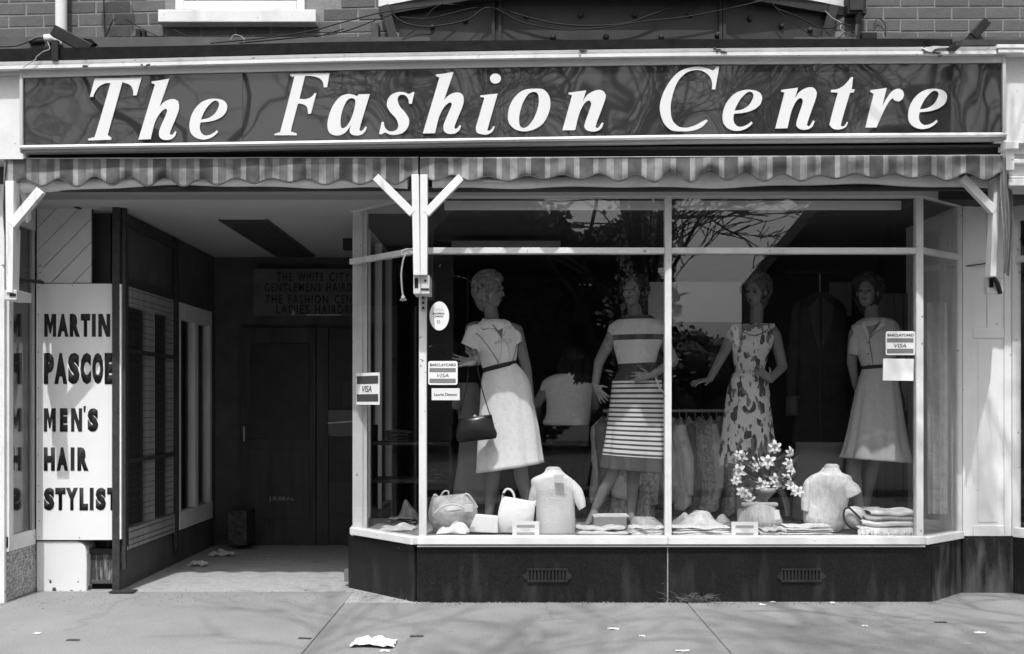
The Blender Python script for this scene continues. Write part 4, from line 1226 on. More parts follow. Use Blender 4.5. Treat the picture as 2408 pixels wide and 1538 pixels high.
pr = thing('pier', 'white painted pier with chipped paint at its foot under the sign board', 'pier', P(145, 1390, .42))
q = [(85, 1391), (203, 1391), (204, 1330), (203, 1300), (199, 1285), (190, 1276), (180, 1273), (85, 1273)]
MB().prism([P(x, y, .43) for x, y in q], (0, .3, 0)).build('shaft', white_chip, pr, bevel=.006)
hb = thing('sign_board', 'tall white board with black block capitals at the left of the entrance', 'sign board', P(173, 1270, .42))
MB().pbox(85, 667, 263.5, 1270, .415, .427).build('board', board_white, hb, bevel=.002)
for body, x0, y0, x1, y1 in (('MARTIN', 104, 738, 261, 792), ('PASCOE', 103, 830, 279, 903), ("MEN'S", 103, 957, 225, 1015), ('HAIR', 103, 1052, 203, 1107), ('STYLIST', 103, 1147, 276, 1200)):
    pass
def cond(parent, Yw, body, px0, y0, y1, widths, gaps, m):
    x = px0
    for ch, w_, g_ in zip(body, widths, gaps):
        if ch == "'":
            MB().prism([P(x, y0 - 5, Yw), P(x + 6, y0 - 5, Yw), P(x + 4, y0 + 10, Yw), P(x + 1, y0 + 10, Yw)], (0, .002, 0)).build('lettering', m, parent)
        elif ch == 'I':
            MB().pbox(x, y0, x + w_, y1, Yw, Yw + .002).build('lettering', m, parent)
        elif ch in 'MN':
            h_ = y1 - y0
            if ch == 'M': pts = [(0, 1), (0, 0), (.34, 0), (.5, .42), (.66, 0), (1, 0), (1, 1), (.72, 1), (.72, .42), (.55, .86), (.45, .86), (.28, .42), (.28, 1)]
            else: pts = [(0, 1), (0, 0), (.36, 0), (.70, .55), (.70, 0), (1, 0), (1, 1), (.66, 1), (.30, .45), (.30, 1)]
            MB().prism([P(x + a * w_, y0 + b_ * h_, Yw) for a, b_ in pts], (0, .002, 0)).build('lettering', m, parent)
        else:
            text('lettering', ch, x, y0, x + w_, y1, Yw, m, parent, bold=.078)
        x += w_ + g_
YL = .4125
cond(hb, YL, 'MARTIN', 104, 738, 792, (28, 26, 24, 22, 9, 28), (3, 3, 2, 4, 6, 0), letter_black)
cond(hb, YL, 'PASCOE', 103, 830, 903, (24, 30, 27, 25, 26, 22), (1, 2, 2, 3, 3, 0), letter_black)
cond(hb, YL, "MEN'S", 103, 960, 1015, (28, 18, 26, 6, 25), (10, 8, 3, 4, 0), letter_black)
cond(hb, YL, 'HAIR', 103, 1052, 1107, (26, 27, 9, 26), (4, 6, 7, 0), letter_black)
cond(hb, YL, 'STYLIST', 103, 1147, 1200, (25, 24, 28, 20, 9, 24, 24), (2, 1, 4, 4, 5, 3, 0), letter_black)
sc_ = MB()
for x, y in ((91, 676), (170, 672), (90, 740), (90, 828), (90, 912), (90, 985), (90, 1070), (90, 1142), (92, 1180), (92, 1225), (92, 1262), (187, 1264)):
    sc_.ell(P(x, y, .413), .004, .003, .004, None, 6, 4)
sc_.build('screw', rust_m, hb, kind='stuff')
bp = thing('boarded_panel', 'grey panel of slanting boards above the white sign board', 'panel', P(150, 665, .44))
import itertools
def clip_diag(x0, y0, x1, y1, c0, c1):
    """part of the rectangle where c0 <= x + y*k < c1"""
    k = .98
    poly = [(x0, y0), (x1, y0), (x1, y1), (x0, y1)]
    def cut(poly, sgn, c):
        out = []
        for i in range(len(poly)):
            a, b = poly[i], poly[(i+1) % len(poly)]
            fa, fb = sgn * (a[0] + k * a[1] - c), sgn * (b[0] + k * b[1] - c)
            if fa >= 0: out.append(a)
            if fa * fb < 0:
                t = fa / (fa - fb); out.append((a[0] + (b[0] - a[0]) * t, a[1] + (b[1] - a[1]) * t))
        return out
    poly = cut(poly, 1, c0)
    if len(poly) > 2: poly = cut(poly, -1, c1)
    return poly
c = 560
rnd = random.Random(5)
while c < 880:
    poly = clip_diag(86, 470, 214, 665.5, c + .5, c + 51.5)
    if len(poly) > 2: MB().prism([P(x, y, .432 + rnd.uniform(-.001, .001)) for x, y in poly], (0, .02, 0)).build('plank', plank_m, bp, bevel=.002)
    c += 53
MB().pbox(84, 470, 216, 666, .448, .47).build('backing', lead_dark, bp)
MB().pbox(88, 618, 101, 668, .424, .43).build('hinge', plank_m, bp, bevel=.002)
for yy in (625, 641, 658): MB().ell(P(94, yy, .424), .006, .004, .006, None, 8, 5).build('bolt', rust_m, bp)
ob_ = thing('wooden_box', 'dark weathered box with pale streaks between the white pier and the gate', 'box', P(235, 1390, .5))
MB().pbox(213, 1303, 266, 1372, .50, .78).build('body', spots(mat('weathered dark paint', .05, .7, .4, 8), .30, 7, .60, .1, stretch=(4, 1, .5)), ob_, bevel=.004)
MB().pbox(209, 1290, 268, 1303, .49, .80).build('lid', mat('dark lid', .03), ob_, bevel=.004)
MB().pbox(211, 1364, 267, 1373, .485, .50).build('batten', rust_m, ob_, bevel=.003)
MB().pbox(213, 1373.5, 266, 1392, .54, .78).build('plinth', dark_void, ob_)

# ------------------------------------------------------------------ lobby
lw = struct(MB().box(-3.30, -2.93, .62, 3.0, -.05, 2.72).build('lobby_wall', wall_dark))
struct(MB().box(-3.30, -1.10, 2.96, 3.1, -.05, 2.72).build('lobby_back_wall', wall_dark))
struct(MB().box(-3.45, -.62, .34, .42, Zat(484, .34), 2.79).build('lobby_lintel', mat('lintel paint', .50, .6, .05, 5)))
struct(MB().box(-3.45, -.62, .10, .34, 2.76, 2.79).build('lobby_soffit', mat('lintel paint', .50)))
ch = thing('ceiling_panel', 'long dark recessed panel in the pale entrance ceiling', 'ceiling panel', (-2.02, 1.85, 2.72))
MB().box(-2.19, -1.86, .89, 2.81, 2.700, 2.7215).build('panel', mat('dark ceiling panel', .045, .6, .2, 8), ch, bevel=.004)
MB().box(-2.21, -2.19, .87, 2.83, 2.708, 2.7218).box(-1.86, -1.84, .87, 2.83, 2.708, 2.7218).build('frame', mat('ceiling panel trim', .08), ch)
tag(MB().pbox(806, 560, 830, 586, 1.2, 1.3).build('light_fitting', black_metal, bevel=.004), 'small dark fitting hanging at the right of the entrance ceiling', 'light fitting')

XW = -2.80
lbw = thing('side_window', 'pale framed two light window in the left wall of the dark entrance', 'window', (XW, 1.7, .3))
def wbar(y0, y1, z0, z1, nm='frame', x0=XW - .06, x1=XW, m=None): return MB().box(x0, x1, y0, y1, z0, z1).build(nm, m or frame_pale, lbw, bevel=.003)
for a, b in ((.56, 1.72), (1.80, 2.80)):
    wbar(a, b, .27, .42, 'sill', x1=XW + .01); wbar(a, b, 2.05, 2.19, 'head')
    mid = a + (b - a) * .47
    for yy, ww in ((a, .07), (mid, .10), (b - .07, .07)): wbar(yy, yy + ww, .42, 2.05, 'upright')
    MB().box(XW - .04, XW - .034, a + .05, b - .05, .42, 2.05).build('glass_pane', side_glass, lbw)
wbar(1.72, 1.80, .2, 2.2, 'post', m=dark_void)
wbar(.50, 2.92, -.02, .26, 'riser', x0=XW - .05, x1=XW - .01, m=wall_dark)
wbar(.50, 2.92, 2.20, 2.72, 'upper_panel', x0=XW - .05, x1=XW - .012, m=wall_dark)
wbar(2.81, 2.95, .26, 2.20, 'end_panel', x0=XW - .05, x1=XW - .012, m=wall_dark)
MB().box(XW - .12, XW - .11, .52, 2.9, .3, 2.2).build('curtain', mat('dim curtain', .035, .8, .3, 6, stretch=(1, 6, .3)), lbw)

ga = thing('folding_gate', 'brown steel folding security gate with wire mesh, folded back at the left of the entrance', 'gate', P(272, 1392, .38))
MB().pbox(263.5, 470, 281, 1393, .375, .43).build('post', gate_metal, ga, bevel=.003)
MB().pbox(285.5, 478, 295, 1340, .40, .44).build('stile', gate_metal, ga, bevel=.003)
MB().pbox(281.2, 668, 285, 1268, .378, .40).build('pale_edge', frame_pale, ga)
for yy in (880, 1066, 1300): MB().pbox(279.5, yy, 288, yy + 22, .40, .46).build('hinge', gate_metal, ga, bevel=.003)
XG = -2.785
def gb(y0, y1, z0, z1, nm='mesh_frame', t=.02): MB().box(XG - t/2, XG + t/2, y0, y1, z0, z1).build(nm, gate_metal, ga, bevel=.002)
gb(.53, .555, .30, 2.70, 'stile'); gb(1.66, 1.715, .12, 2.70, 'stile', .03); gb(.56, 1.66, 1.70, 1.73); gb(.56, 1.66, .90, .93); gb(.56, 1.66, 2.62, 2.66)
wire = MB()
yy = .585
while yy < 1.65:
    wire.box(XG - .0014, XG + .0014, yy - .0014, yy + .0014, .27, 2.25); yy += .026
zz = .30
while zz < 2.25:
    wire.box(XG - .0034, XG + .0010, .56, 1.66, zz - .0016, zz + .0016); zz += .040 if int(zz * 25) % 2 else .055
wire.build('wire_mesh', gate_metal, ga, kind='stuff')
MB().prism([P(138, 466, .36), P(300, 466, .36), P(346, 480, .36), P(200, 480, .36), P(180, 488, .36), P(160, 484, .36)], (0, .12, 0)).build('head_plate', dark_void, ga, bevel=.003)
MB().pbox(255, 1391.5, 312, 1394.5, .30, .40).build('floor_track', gate_metal, ga)

nb = thing('notice_board', 'faded notice board with four lines of lettering at the back of the dark entrance', 'notice board', P(712, 742, 2.85))
MB().pbox(595, 632, 905, 742, 2.86, 2.90).build('board', mat('faded board', .12, .7, .15, 8), nb)
ltr = mat('dim lettering', .035, .7, .1, 20)
for body, x0, x1, y0, y1 in (('THE WHITE CITY', 651, 824, 641, 661), ('GENTLEMENS', 622, 756, 666, 686), ('HAIRDRESSER', 768, 898, 666, 686), ('THE FASHION CENTRE', 624, 868, 694, 714), ('LADIES HAIRDRESSER', 650, 884, 717, 738)):
    unit = (x1 - x0) / len(body); pos = 0
    for word in body.split(' '):
        text('lettering', word, x0 + unit * pos, y0, x0 + unit * (pos + len(word) - .12), y1, 2.855, ltr, nb, bold=.012, spacing=1.25)
        pos += len(word) + 1
MB().pbox(720, 739, 800, 742, 2.845, 2.85).prism([P(685, 741, 2.85), P(693, 741, 2.85), P(690, 727, 2.85)], (0, .003, 0)).build('torn_paper', paper_dull, nb)

dr_ = thing('entrance_door', 'dark panelled door with small painted name at the back of the entrance', 'door', (Xat(660, 2.9), 2.9, 0))
MB().box(Xat(565, 2.9), Xat(742, 2.9), 2.90, 2.955, .0, 2.05).build('leaf', wood_dark, dr_)
MB().box(Xat(590, 2.9), Xat(728, 2.9), 2.888, 2.90, 1.0, 1.9).build('upper_panel', mat('dark door pane', .04, .4, .2, 5), dr_, bevel=.004)
MB().box(Xat(590, 2.9), Xat(728, 2.9), 2.888, 2.90, .25, .9).build('lower_panel', wood_dark, dr_, bevel=.004)
MB().tube([(Xat(575, 2.88), 2.86, .98), (Xat(575, 2.88), 2.86, 1.12)], .011, 8).build('handle', chrome, dr_, smooth=True)
nm_ = mat('door lettering', .30, .6, .1, 10)
text('lettering', 'J.R.BEAL', 632, 1168, 692, 1180, 2.884, nm_, dr_, bold=.02)
dr2 = thing('entrance_door', 'dark glazed door with stickers at the right of the entrance back wall', 'door', (Xat(800, 2.9), 2.9, 0))
MB().box(Xat(745, 2.9), Xat(772, 2.9), 2.89, 2.955, .0, 2.05).build('stile', wood_dark, dr2)
MB().box(Xat(772.5, 2.9), Xat(905, 2.9), 2.90, 2.955, .0, .36).build('rail', wood_dark, dr2)
MB().box(Xat(772.5, 2.9), Xat(905, 2.9), 2.91, 2.92, .37, 2.05).build('pane', mat('dark door pane', .012), dr2)
sk = mat('dim sticker', .16, .6, .12, 14)
MB().pbox(772, 964, 858, 991, 2.880, 2.884).build('sticker', sk, dr2)
MB().pbox(772, 992, 858, 1026, 2.880, 2.884).build('sticker', sk, dr2)
MB().bar(P(771, 995, 2.876), P(860, 989, 2.876), .012, .004).build('strip', frame_pale, dr2)
MB().pbox(806, 895, 858, 958, 2.880, 2.884).build('sticker', mat('dim sticker dark', .06), dr2)
MB().pbox(774, 1132, 858, 1208, 2.880, 2.884).build('sticker', mat('dim sticker dark', .06), dr2)
tb = MB().pbox(536, 1202, 580, 1283, 2.55, 2.85)
tag(tb.build('mosaic_block', mat('mosaic block', .06, .6, .7, 22), bevel=.004), 'small mosaic covered block standing at the back left of the entrance', 'block')
tag(MB().pbox(809, 1339, 829, 1368, .62, .66).build('door_stop', mat('grey block', .18, .6, .1, 20), bevel=.003), 'small grey block fixed at the left end of the black granite base', 'block')

# litter
def crumple(name, c, sx, sy, sz, seed, m, label, cat='litter', grp=None, n=9):
    rnd_ = random.Random(seed)
    hs = [[rnd_.random() for _ in range(n + 1)] for _ in range(n + 1)]
    def fn(u, v):
        i, j = int(round(u * n)), int(round(v * n))
        e = .5 + .5 * min(1, 3 * min(u, 1 - u, v, 1 - v))
        return (c[0] + (u - .5) * sx * (1 + .12 * hs[j][i]) + .04 * sx * (v - .5), c[1] + (v - .5) * sy * (1 + .15 * hs[i][j]) + .1 * sy * math.sin(5 * u), c[2] + .002 + sz * hs[i][j] * e)
    return tag(MB().grid(fn, n, n).build(name, m, solid=.001), label, cat, grp)
def on_floor(px, py, z=0.0):
    s = (CY - py) / (z - CAM_H); Y = FOC / s - CAM_D
    return Vector((Xat(px, Y), Y, z))
crumple('crumpled_paper', on_floor(880, 1516), .22, .17, .045, 3, paper_m, 'large crumpled white paper lying on the pavement in front of the entrance')
crumple('paper_scrap', on_floor(905, 1532), .05, .03, .008, 31, paper_m, 'small white scrap just below the large crumpled paper')
crumple('crumpled_paper', on_floor(466, 1330), .14, .10, .05, 7, paper_dull, 'pale crumpled paper bag in the shadow of the entrance')
crumple('fallen_leaf', on_floor(522, 1307), .20, .10, .06, 11, paper_dull, 'dry curled leaf in the shade at the back of the entrance', 'leaf')
for k, (px, py, sx, lab) in enumerate(((88, 1544-53, .05, 'small pale scrap on the pavement at the lower left'), (1442, 1480, .09, 'flat pale scrap on the pavement below the left vent'),
    (1605, 1532, .10, 'pale scrap at the bottom edge below the mullion'), (1510, 1497, .05, 'tiny pale scrap on the pavement left of the right paving joint'),
    (2033, 1473, .05, 'tiny white scrap on the pavement below the right vent'), (2303, 1489, .09, 'white scrap on the pavement at the lower right'),
    (1957, 1419, .05, 'white scrap against the granite under the cream blouse'), (1817, 1417, .05, 'small white scrap against the granite left of the right vent'),
    (1793, 1423, .06, 'grey scrap on the pavement left of the right vent'), (2384, 1390, .05, 'pale scrap at the foot of the pilaster'), (632, 1315, .05, 'tiny pale scrap far inside the entrance'))):
    crumple('paper_scrap', on_floor(px, py), sx * .7, .028, .010, 40 + k, paper_m, lab, grp='small scraps of paper on the pavement', n=4)
for k, (px, py, lab) in enumerate(((717, 1540-38, 'dark flat scrap on the pavement near the left paving joint'), (980, 1537-40, 'dark crushed scrap right of the large crumpled paper'), (172, 1506, 'dark flat scrap on the pavement at the lower left'), (2212, 1464, 'dark speck of litter on the pavement below the right window corner'))):
    crumple('dark_scrap', on_floor(px, py), .07, .03, .008, 70 + k, rust_m, lab, grp='dark scraps on the pavement', n=4)
gr = MB(); rnd = random.Random(33)
for k in range(900):
    x_ = rnd.uniform(-.66, 2.85) if rnd.random() < .7 else rnd.uniform(-3.3, -.7)
    y_ = (-.012 - abs(rnd.gauss(0, .05))) if x_ > -.66 else rnd.uniform(-.1, .5) - abs(rnd.gauss(0, .1))
    s_ = rnd.uniform(.0025, .008); 
    gr.add([(x_ - s_, y_ - s_, .0005), (x_ + s_, y_ - s_ * .6, .0005), (x_ + s_ * .4, y_ + s_, .0005), (x_, y_, s_ * .9)], [(0, 1, 3), (1, 2, 3), (2, 0, 3), (2, 1, 0)])
g_ = gr.build('grit', mat('street grit', .16, .95, .6, 30), kind='stuff'); g_['label'] = 'fine grit and dust gathered along the foot of the granite base'; g_['category'] = 'grit'
wd = MB(); rnd = random.Random(12)
c0 = on_floor(1632, 1416)
for k in range(150):
    a = rnd.uniform(0, 6.28); L = rnd.uniform(.03, .13); b = c0 + Vector((rnd.gauss(0, .06), rnd.uniform(-.03, .0), .0))
    t = b + Vector((math.cos(a) * L * .9, -abs(math.sin(a)) * L * .35 - .004, L * rnd.uniform(.15, .65)))
    mdp = (b + t) / 2 + Vector((0, 0, L * .18))
    wd.tube([b, mdp, t], [.0022, .0018, .0006], 3)
tag(wd.build('weed', weed_m), 'tuft of dry grass growing from the joint at the foot of the granite base', 'weed')

# ------------------------------------------------------------------ across the street (seen in the glass)
def bare_tree(x, y, h, seed, label, lean=0.0, stems=1, r0=.17, low=()):
    rnd_ = random.Random(seed)
    root = thing('bare_tree', label, 'tree', (x, y, -.1), 'bare street trees along the kerb')
    trunk, crown = MB(), MB()
    queue = []
    def grow(p, d_, L, r, depth): queue.append((p, d_, L, r, depth))
    def run(cap=6500 if h > 17 else 2200):
        k_ = 0
        while k_ < len(queue) and k_ < cap:
            p, d_, L, r, depth = queue[k_]; k_ += 1
            n_ = 3; pts = [p]; rs = [r]; q_ = p.copy(); dd = d_.copy()
            for i in range(n_):
                dd = (dd + Vector((rnd_.gauss(0, .13), rnd_.gauss(0, .13), rnd_.gauss(.02, .08)))).normalized()
                q_ = q_ + dd * (L / n_); pts.append(q_.copy()); rs.append(max(.009, r * (1 - .30 * (i + 1) / n_)))
            (trunk if r > .05 else crown).tube(pts, rs, 6 if r > .05 else 4, cap=False)
            if depth <= 0: continue
            for i in range(2 if rnd_.random() < .55 else 3):
                az_ = rnd_.uniform(0, 6.28); sp = rnd_.uniform(.35, .85)
                ax = dd.orthogonal().normalized(); ax = Matrix.Rotation(az_, 3, dd) @ ax
                grow(q_.copy(), (dd + ax * sp + Vector((0, 0, .10))).normalized(), max(.25, L * rnd_.uniform(.62, .86)), max(.010, rs[-1] * rnd_.uniform(.56, .80)), depth - 1)
            if rnd_.random() < .8:
                grow(pts[1 + int(rnd_.random() * 2)].copy(), (dd + Vector((rnd_.gauss(0, .7), rnd_.gauss(0, .7), .1))).normalized(), max(.3, L * .6), max(.010, rs[-1] * .48), depth - 1)
    for s_ in range(stems):
        a = rnd_.uniform(0, 6.28)
        d0 = Vector((lean + (.10 * (s_ - (stems - 1) / 2)), .05 * math.sin(a), 1)).normalized()
        grow(Vector((x + .12 * (s_ - (stems-1)/2), y, -.1)), d0, h * .27, r0 * (1 if stems == 1 else .8), 9 if h > 17 else 7)
    if low:
        for (bx, bz, ang, L_) in low:
            grow(Vector((bx, y + rnd_.uniform(-.2, .2), bz)), Vector((math.cos(ang), rnd_.uniform(-.2, .2), math.sin(ang))), L_, .040, 5)
    run()
    trunk.build('trunk', bark_m, root, smooth=True); crown.build('crown', bark_m, root)
for i, (x, y, h, lean, st, r0, lab) in enumerate(((-7.0, -9.9, 18.5, .05, 1, .2, 'bare street tree by the kerb, farthest left'), (-3.7, -10.0, 18.5, -.02, 1, .22, 'bare street tree by the kerb opposite the entrance'),
      (1.35, -10.5, 13, .0, 1, .13, 'bare straight street tree by the kerb opposite the window'), (2.05, -10.9, 12, .05, 3, .11, 'bare three stemmed street tree by the kerb'),
      (5.6, -10.6, 14, .04, 1, .15, 'bare street tree by the kerb opposite the pilaster'), (9.4, -10.5, 14, -.05, 1, .15, 'bare street tree by the kerb, farthest right'))):
    bare_tree(x, y, h, 100 + i * 7, lab, lean, st, r0, ((2.6, 5.0, .15, .9), (2.5, 4.5, -.05, .8), (2.7, 5.6, .1, 1.0), (2.2, 4.2, .6, .8), (2.4, 5.2, -.2, .9)) if st == 3 else ())

ivy = [o for o in COL.objects if o.get('label', '').startswith('bare three stemmed')][0]
rnd = random.Random(61); mb = MB()
for k in range(2600):
    zz = rnd.uniform(1.6, 6.2); cx2 = 2.22 + rnd.choice((-.2, .05, .28)) + rnd.gauss(0, .20) - (.12 if zz < 3.2 else 0)
    c_ = Vector((cx2, -10.75 + rnd.gauss(0, .18), zz)); s_ = rnd.uniform(.025, .06)
    R = Matrix.Rotation(rnd.uniform(0, 6.28), 3, 'Z') @ Matrix.Rotation(rnd.uniform(-1.3, 1.3), 3, 'X')
    mb.add([c_ + R @ Vector(q_) for q_ in ((-s_, 0, 0), (0, 0, -s_), (s_, 0, 0), (0, 0, s_ * 1.2))], [(0, 1, 2, 3)])
mb.build('ivy', mat('pale ivy leaf', .55, .5, .3, 9), ivy)

def leafy(name, x, y, h, wdt, seed, m, label, cat, grp, n=2600, leaf=.22, low=0.0):
    rnd_ = random.Random(seed)
    root = thing(name, label, cat, (x, y, 0), grp)
    blobs = [(rnd_.gauss(0, wdt * .30), rnd_.gauss(0, wdt * .25), low + (h - low) * rnd_.uniform(.12, .86), wdt * rnd_.uniform(.22, .42)) for _ in range(16)]
    mb = MB()
    for k in range(n):
        bx, by, bz, br = rnd_.choice(blobs)
        v = Vector((rnd_.gauss(0, 1), rnd_.gauss(0, 1), rnd_.gauss(0, 1))).normalized() * br * rnd_.uniform(.6, 1.05)
        c_ = Vector((x + bx, y + by, max(.1, bz))) + v
        if c_.z < 0: continue
        R = Matrix.Rotation(rnd_.uniform(0, 6.28), 3, 'Z') @ Matrix.Rotation(rnd_.uniform(-1.2, 1.2), 3, 'X')
        s_ = leaf * rnd_.uniform(.5, 1.2)
        mb.add([c_ + R @ Vector(q_) for q_ in ((-s_, 0, -.6*s_), (s_, 0, -.6*s_), (s_*.7, 0, .6*s_), (-s_*.5, 0, .8*s_))], [(0, 1, 2, 3)])
    for bx, by, bz, br in blobs: mb.ell((x + bx, y + by, max(br * .8, bz)), br * .80, br * .80, br * .80, None, 10, 7)
    mb.build('crown', m, root)
    MB().tube([(x, y, -.1), (x + .1, y, h * .4), (x, y, h * .75)], [.22, .16, .06], 7).build('trunk', bark_m, root)
for i, (x, y, h, wd_, lab) in enumerate(((-14, -27, 7.6, 5, 'dark evergreen far left across the street'), (-10, -26, 8.2, 5, 'tall dark evergreen second from the left across the street'), (-6.4, -27, 7.6, 4.6, 'dark evergreen third from the left across the street'),
      (-3.0, -26, 8.4, 4.8, 'tall dark evergreen opposite the entrance'), (0.2, -27, 8.0, 4.4, 'dark evergreen opposite the left window post'), (2.6, -26.5, 7.6, 3.4, 'rounded dark evergreen at the right end of the row across the street'))):
    leafy('evergreen_tree', x, y, h, wd_, 300 + i, evergreen_m, lab, 'tree', 'dark evergreens across the street', 7500, .14)
for i, (x, y, h, wd_, lab) in enumerate(((4.6, -31, 3.6, 2.6, 'low shrub across the street beside the evergreens'), (6.6, -32, 4.2, 3.0, 'low shrub across the street in front of the house'), (9, -33, 3.4, 3.0, 'wide low shrub across the street below the house gable'), (16, -31, 4, 3.4, 'shrub across the street right of the house'))):
    leafy('shrub', x, y, h, wd_, 400 + i, bush_m, lab, 'shrub', 'shrubs across the street', 2500, .09)

ho = thing('gabled_house', 'brick house with a steep slate gable across the street', 'house', (12.2, -26, 0))
hx0, hx1, hy, ze, zr_ = 7.5, 15.9, -25.0, 5.2, 9.95
MB().prism([(hx0, hy, -.1), (hx1, hy, -.1), (hx1, hy, ze), ((hx0+hx1)/2, hy, zr_ - .25), (hx0, hy, ze)], (0, -2.8, 0)).build('wall', house_m, ho)
MB().prism([(hx0 - .02, hy + .3, ze - .25), ((hx0+hx1)/2, hy + .3, zr_), (hx1 + .5, hy + .3, ze - .55), (hx1 + .5, hy + .3, ze - .35), ((hx0+hx1)/2, hy + .3, zr_ + .22), (hx0 - .02, hy + .3, ze - .03)], (0, -3.2, 0)).build('roof', slate_m, ho)
for wx, wz in ((9.6, .9), (13.6, .9), (9.6, 3.4), (13.6, 3.4)):
    wf = MB().box(wx, wx + 1.5, hy - .02, hy + .06, wz, wz + 1.5).build('window', lead_dark, ho)
    MB().box(wx + .12, wx + .7, hy + .061, hy + .07, wz + .12, wz + 1.38).build('pane', dark_void, wf)
    MB().box(wx + .8, wx + 1.38, hy + .061, hy + .07, wz + .12, wz + 1.38).build('pane', dark_void, wf)
MB().box(12.5, 13.4, hy - 2.2, hy - 1.4, zr_ - 1, zr_ + 1.4).build('chimney', house_m, ho)
# ================================================================== DISPLAY: interior fittings
tag(MB().pbox(1045, 463, 1564, 492, .14, .18).build('pelmet', pelmet_m, bevel=.003), 'pale pelmet board across the top of the left display pane', 'pelmet')
tag(MB().pbox(1590, 463, 2120, 492, .14, .18).build('pelmet', pelmet_m, bevel=.003), 'pale pelmet board across the top of the right display pane', 'pelmet')
tag(MB().pbox(1062, 566, 1318, 584, 1.6, 1.7).build('light_fitting', mat('dim fitting', .30, .5), bevel=.003), 'long pale light fitting behind the transom on the left', 'light fitting')
tag(MB().pbox(1525, 663, 1745, 757, 2.2, 2.24).build('display_board', mat('pale display board', .80, .7, .05, 3), bevel=.003), 'pale board behind the print dress mannequin, left part above the clothes rail', 'board')
tag(MB().pbox(1953, 664, 2003, 742, 2.2, 2.24).build('display_board', mat('grey display board', .42, .7, .05, 3), bevel=.003), 'small pale board behind the head of the rightmost mannequin', 'board')
bs = thing('board_screen', 'screen of dark vertical boards behind the rightmost mannequin', 'screen', P(2100, 1200, 1.27))
rnd = random.Random(2)
for k in range(8):
    xa = 2042 + k * 20.5
    MB().pbox(xa + .6, 690, xa + 19.9, 1192, 1.24 + rnd.uniform(-.006, .006), 1.28).build('board', room_panel, bs, bevel=.002)
tag(MB().pbox(1003, 600, 1066, 1130, 2.0, 2.05).build('side_panel', mat('dim side panel', .060, .8, .15, 4)), 'dull grey panel behind the left edge of the display window', 'panel')
wp = thing('boarded_wall', 'white boarded wall beside the display behind the right angled pane', 'wall', (3.15, .8, 1.5))
for k in range(6):
    MB().box(3.118, 3.15, .405 + k * .147, .549 + k * .147, .43, 2.72).build('board', white_old, wp, bevel=.003)
lp_ = thing('hanging_curtain', 'pale curtain strip hanging inside the right angled pane', 'curtain', (3.0, .45, 1.4))
def fn(u, v):
    return Vector((2.95 + .12 * u + .012 * math.sin(14 * u), .40 + .02 * math.sin(17 * u + v), .55 + 1.5 * v))
MB().grid(fn, 24, 4).build('cloth', cloth_pale, lp_, smooth=True)

# ------------------------------------------------------------------ mannequin toolkit
def frame_from(f, u):
    f = Vector(f).normalized(); u = Vector(u); u = (u - f * u.dot(f)).normalized(); r = f.cross(u).normalized()
    return f, u, r
def head_shapes(mb, c, f, u, k=1.0):
    f, u, r = frame_from(f, u)
    R = Matrix((r, f, u)).transposed()
    E = lambda off, rx, ry, rz, nu=14, nv=10: mb.ell(c + (r * off[0] + f * off[1] + u * off[2]) * k, rx * k, ry * k, rz * k, R, nu, nv)
    E((0, -.005, .03), .074, .094, .092, 18, 12)          # skull
    E((0, .028, -.035), .056, .062, .080, 16, 12)         # face
    E((0, .052, -.092), .026, .026, .024)                 # chin
    E((0, .000, -.060), .055, .055, .050)                 # jaw
    mb.cone(c + (f * .086 + u * .012) * k, .008 * k, c + (f * .106 - u * .028) * k, .0125 * k, 8)   # nose
    E((.0, .084, .022), .048, .014, .012)                 # brow
    E((.030, .074, -.022), .020, .016, .018); E((-.030, .074, -.022), .020, .016, .018)
    E((0, .086, -.056), .021, .010, .0075); E((0, .084, -.068), .018, .010, .0075)
    E((.075, -.008, -.012), .010, .020, .030); E((-.075, -.008, -.012), .010, .020, .030)
    return f, u, r
def face_paint(root, c, f, u, k=1.0):
    f, u, r = frame_from(f, u); R = Matrix((r, f, u)).transposed()
    mb = MB()
    for s_ in (-1, 1):
        mb.ell(c + (r * .031 * s_ + f * .087 + u * .002) * k, .015 * k, .006 * k, .006 * k, R, 10, 6)
        mb.ell(c + (r * .033 * s_ + f * .090 + u * .021) * k, .019 * k, .005 * k, .0028 * k, R, 10, 6)
    mb.build('eye', face_dark, root, smooth=True, kind='stuff')
    mb = MB()
    mb.ell(c + (f * .094 - u * .060) * k, .018 * k, .005 * k, .008 * k, R, 10, 6)
    mb.build('mouth', lip_m, root, smooth=True)
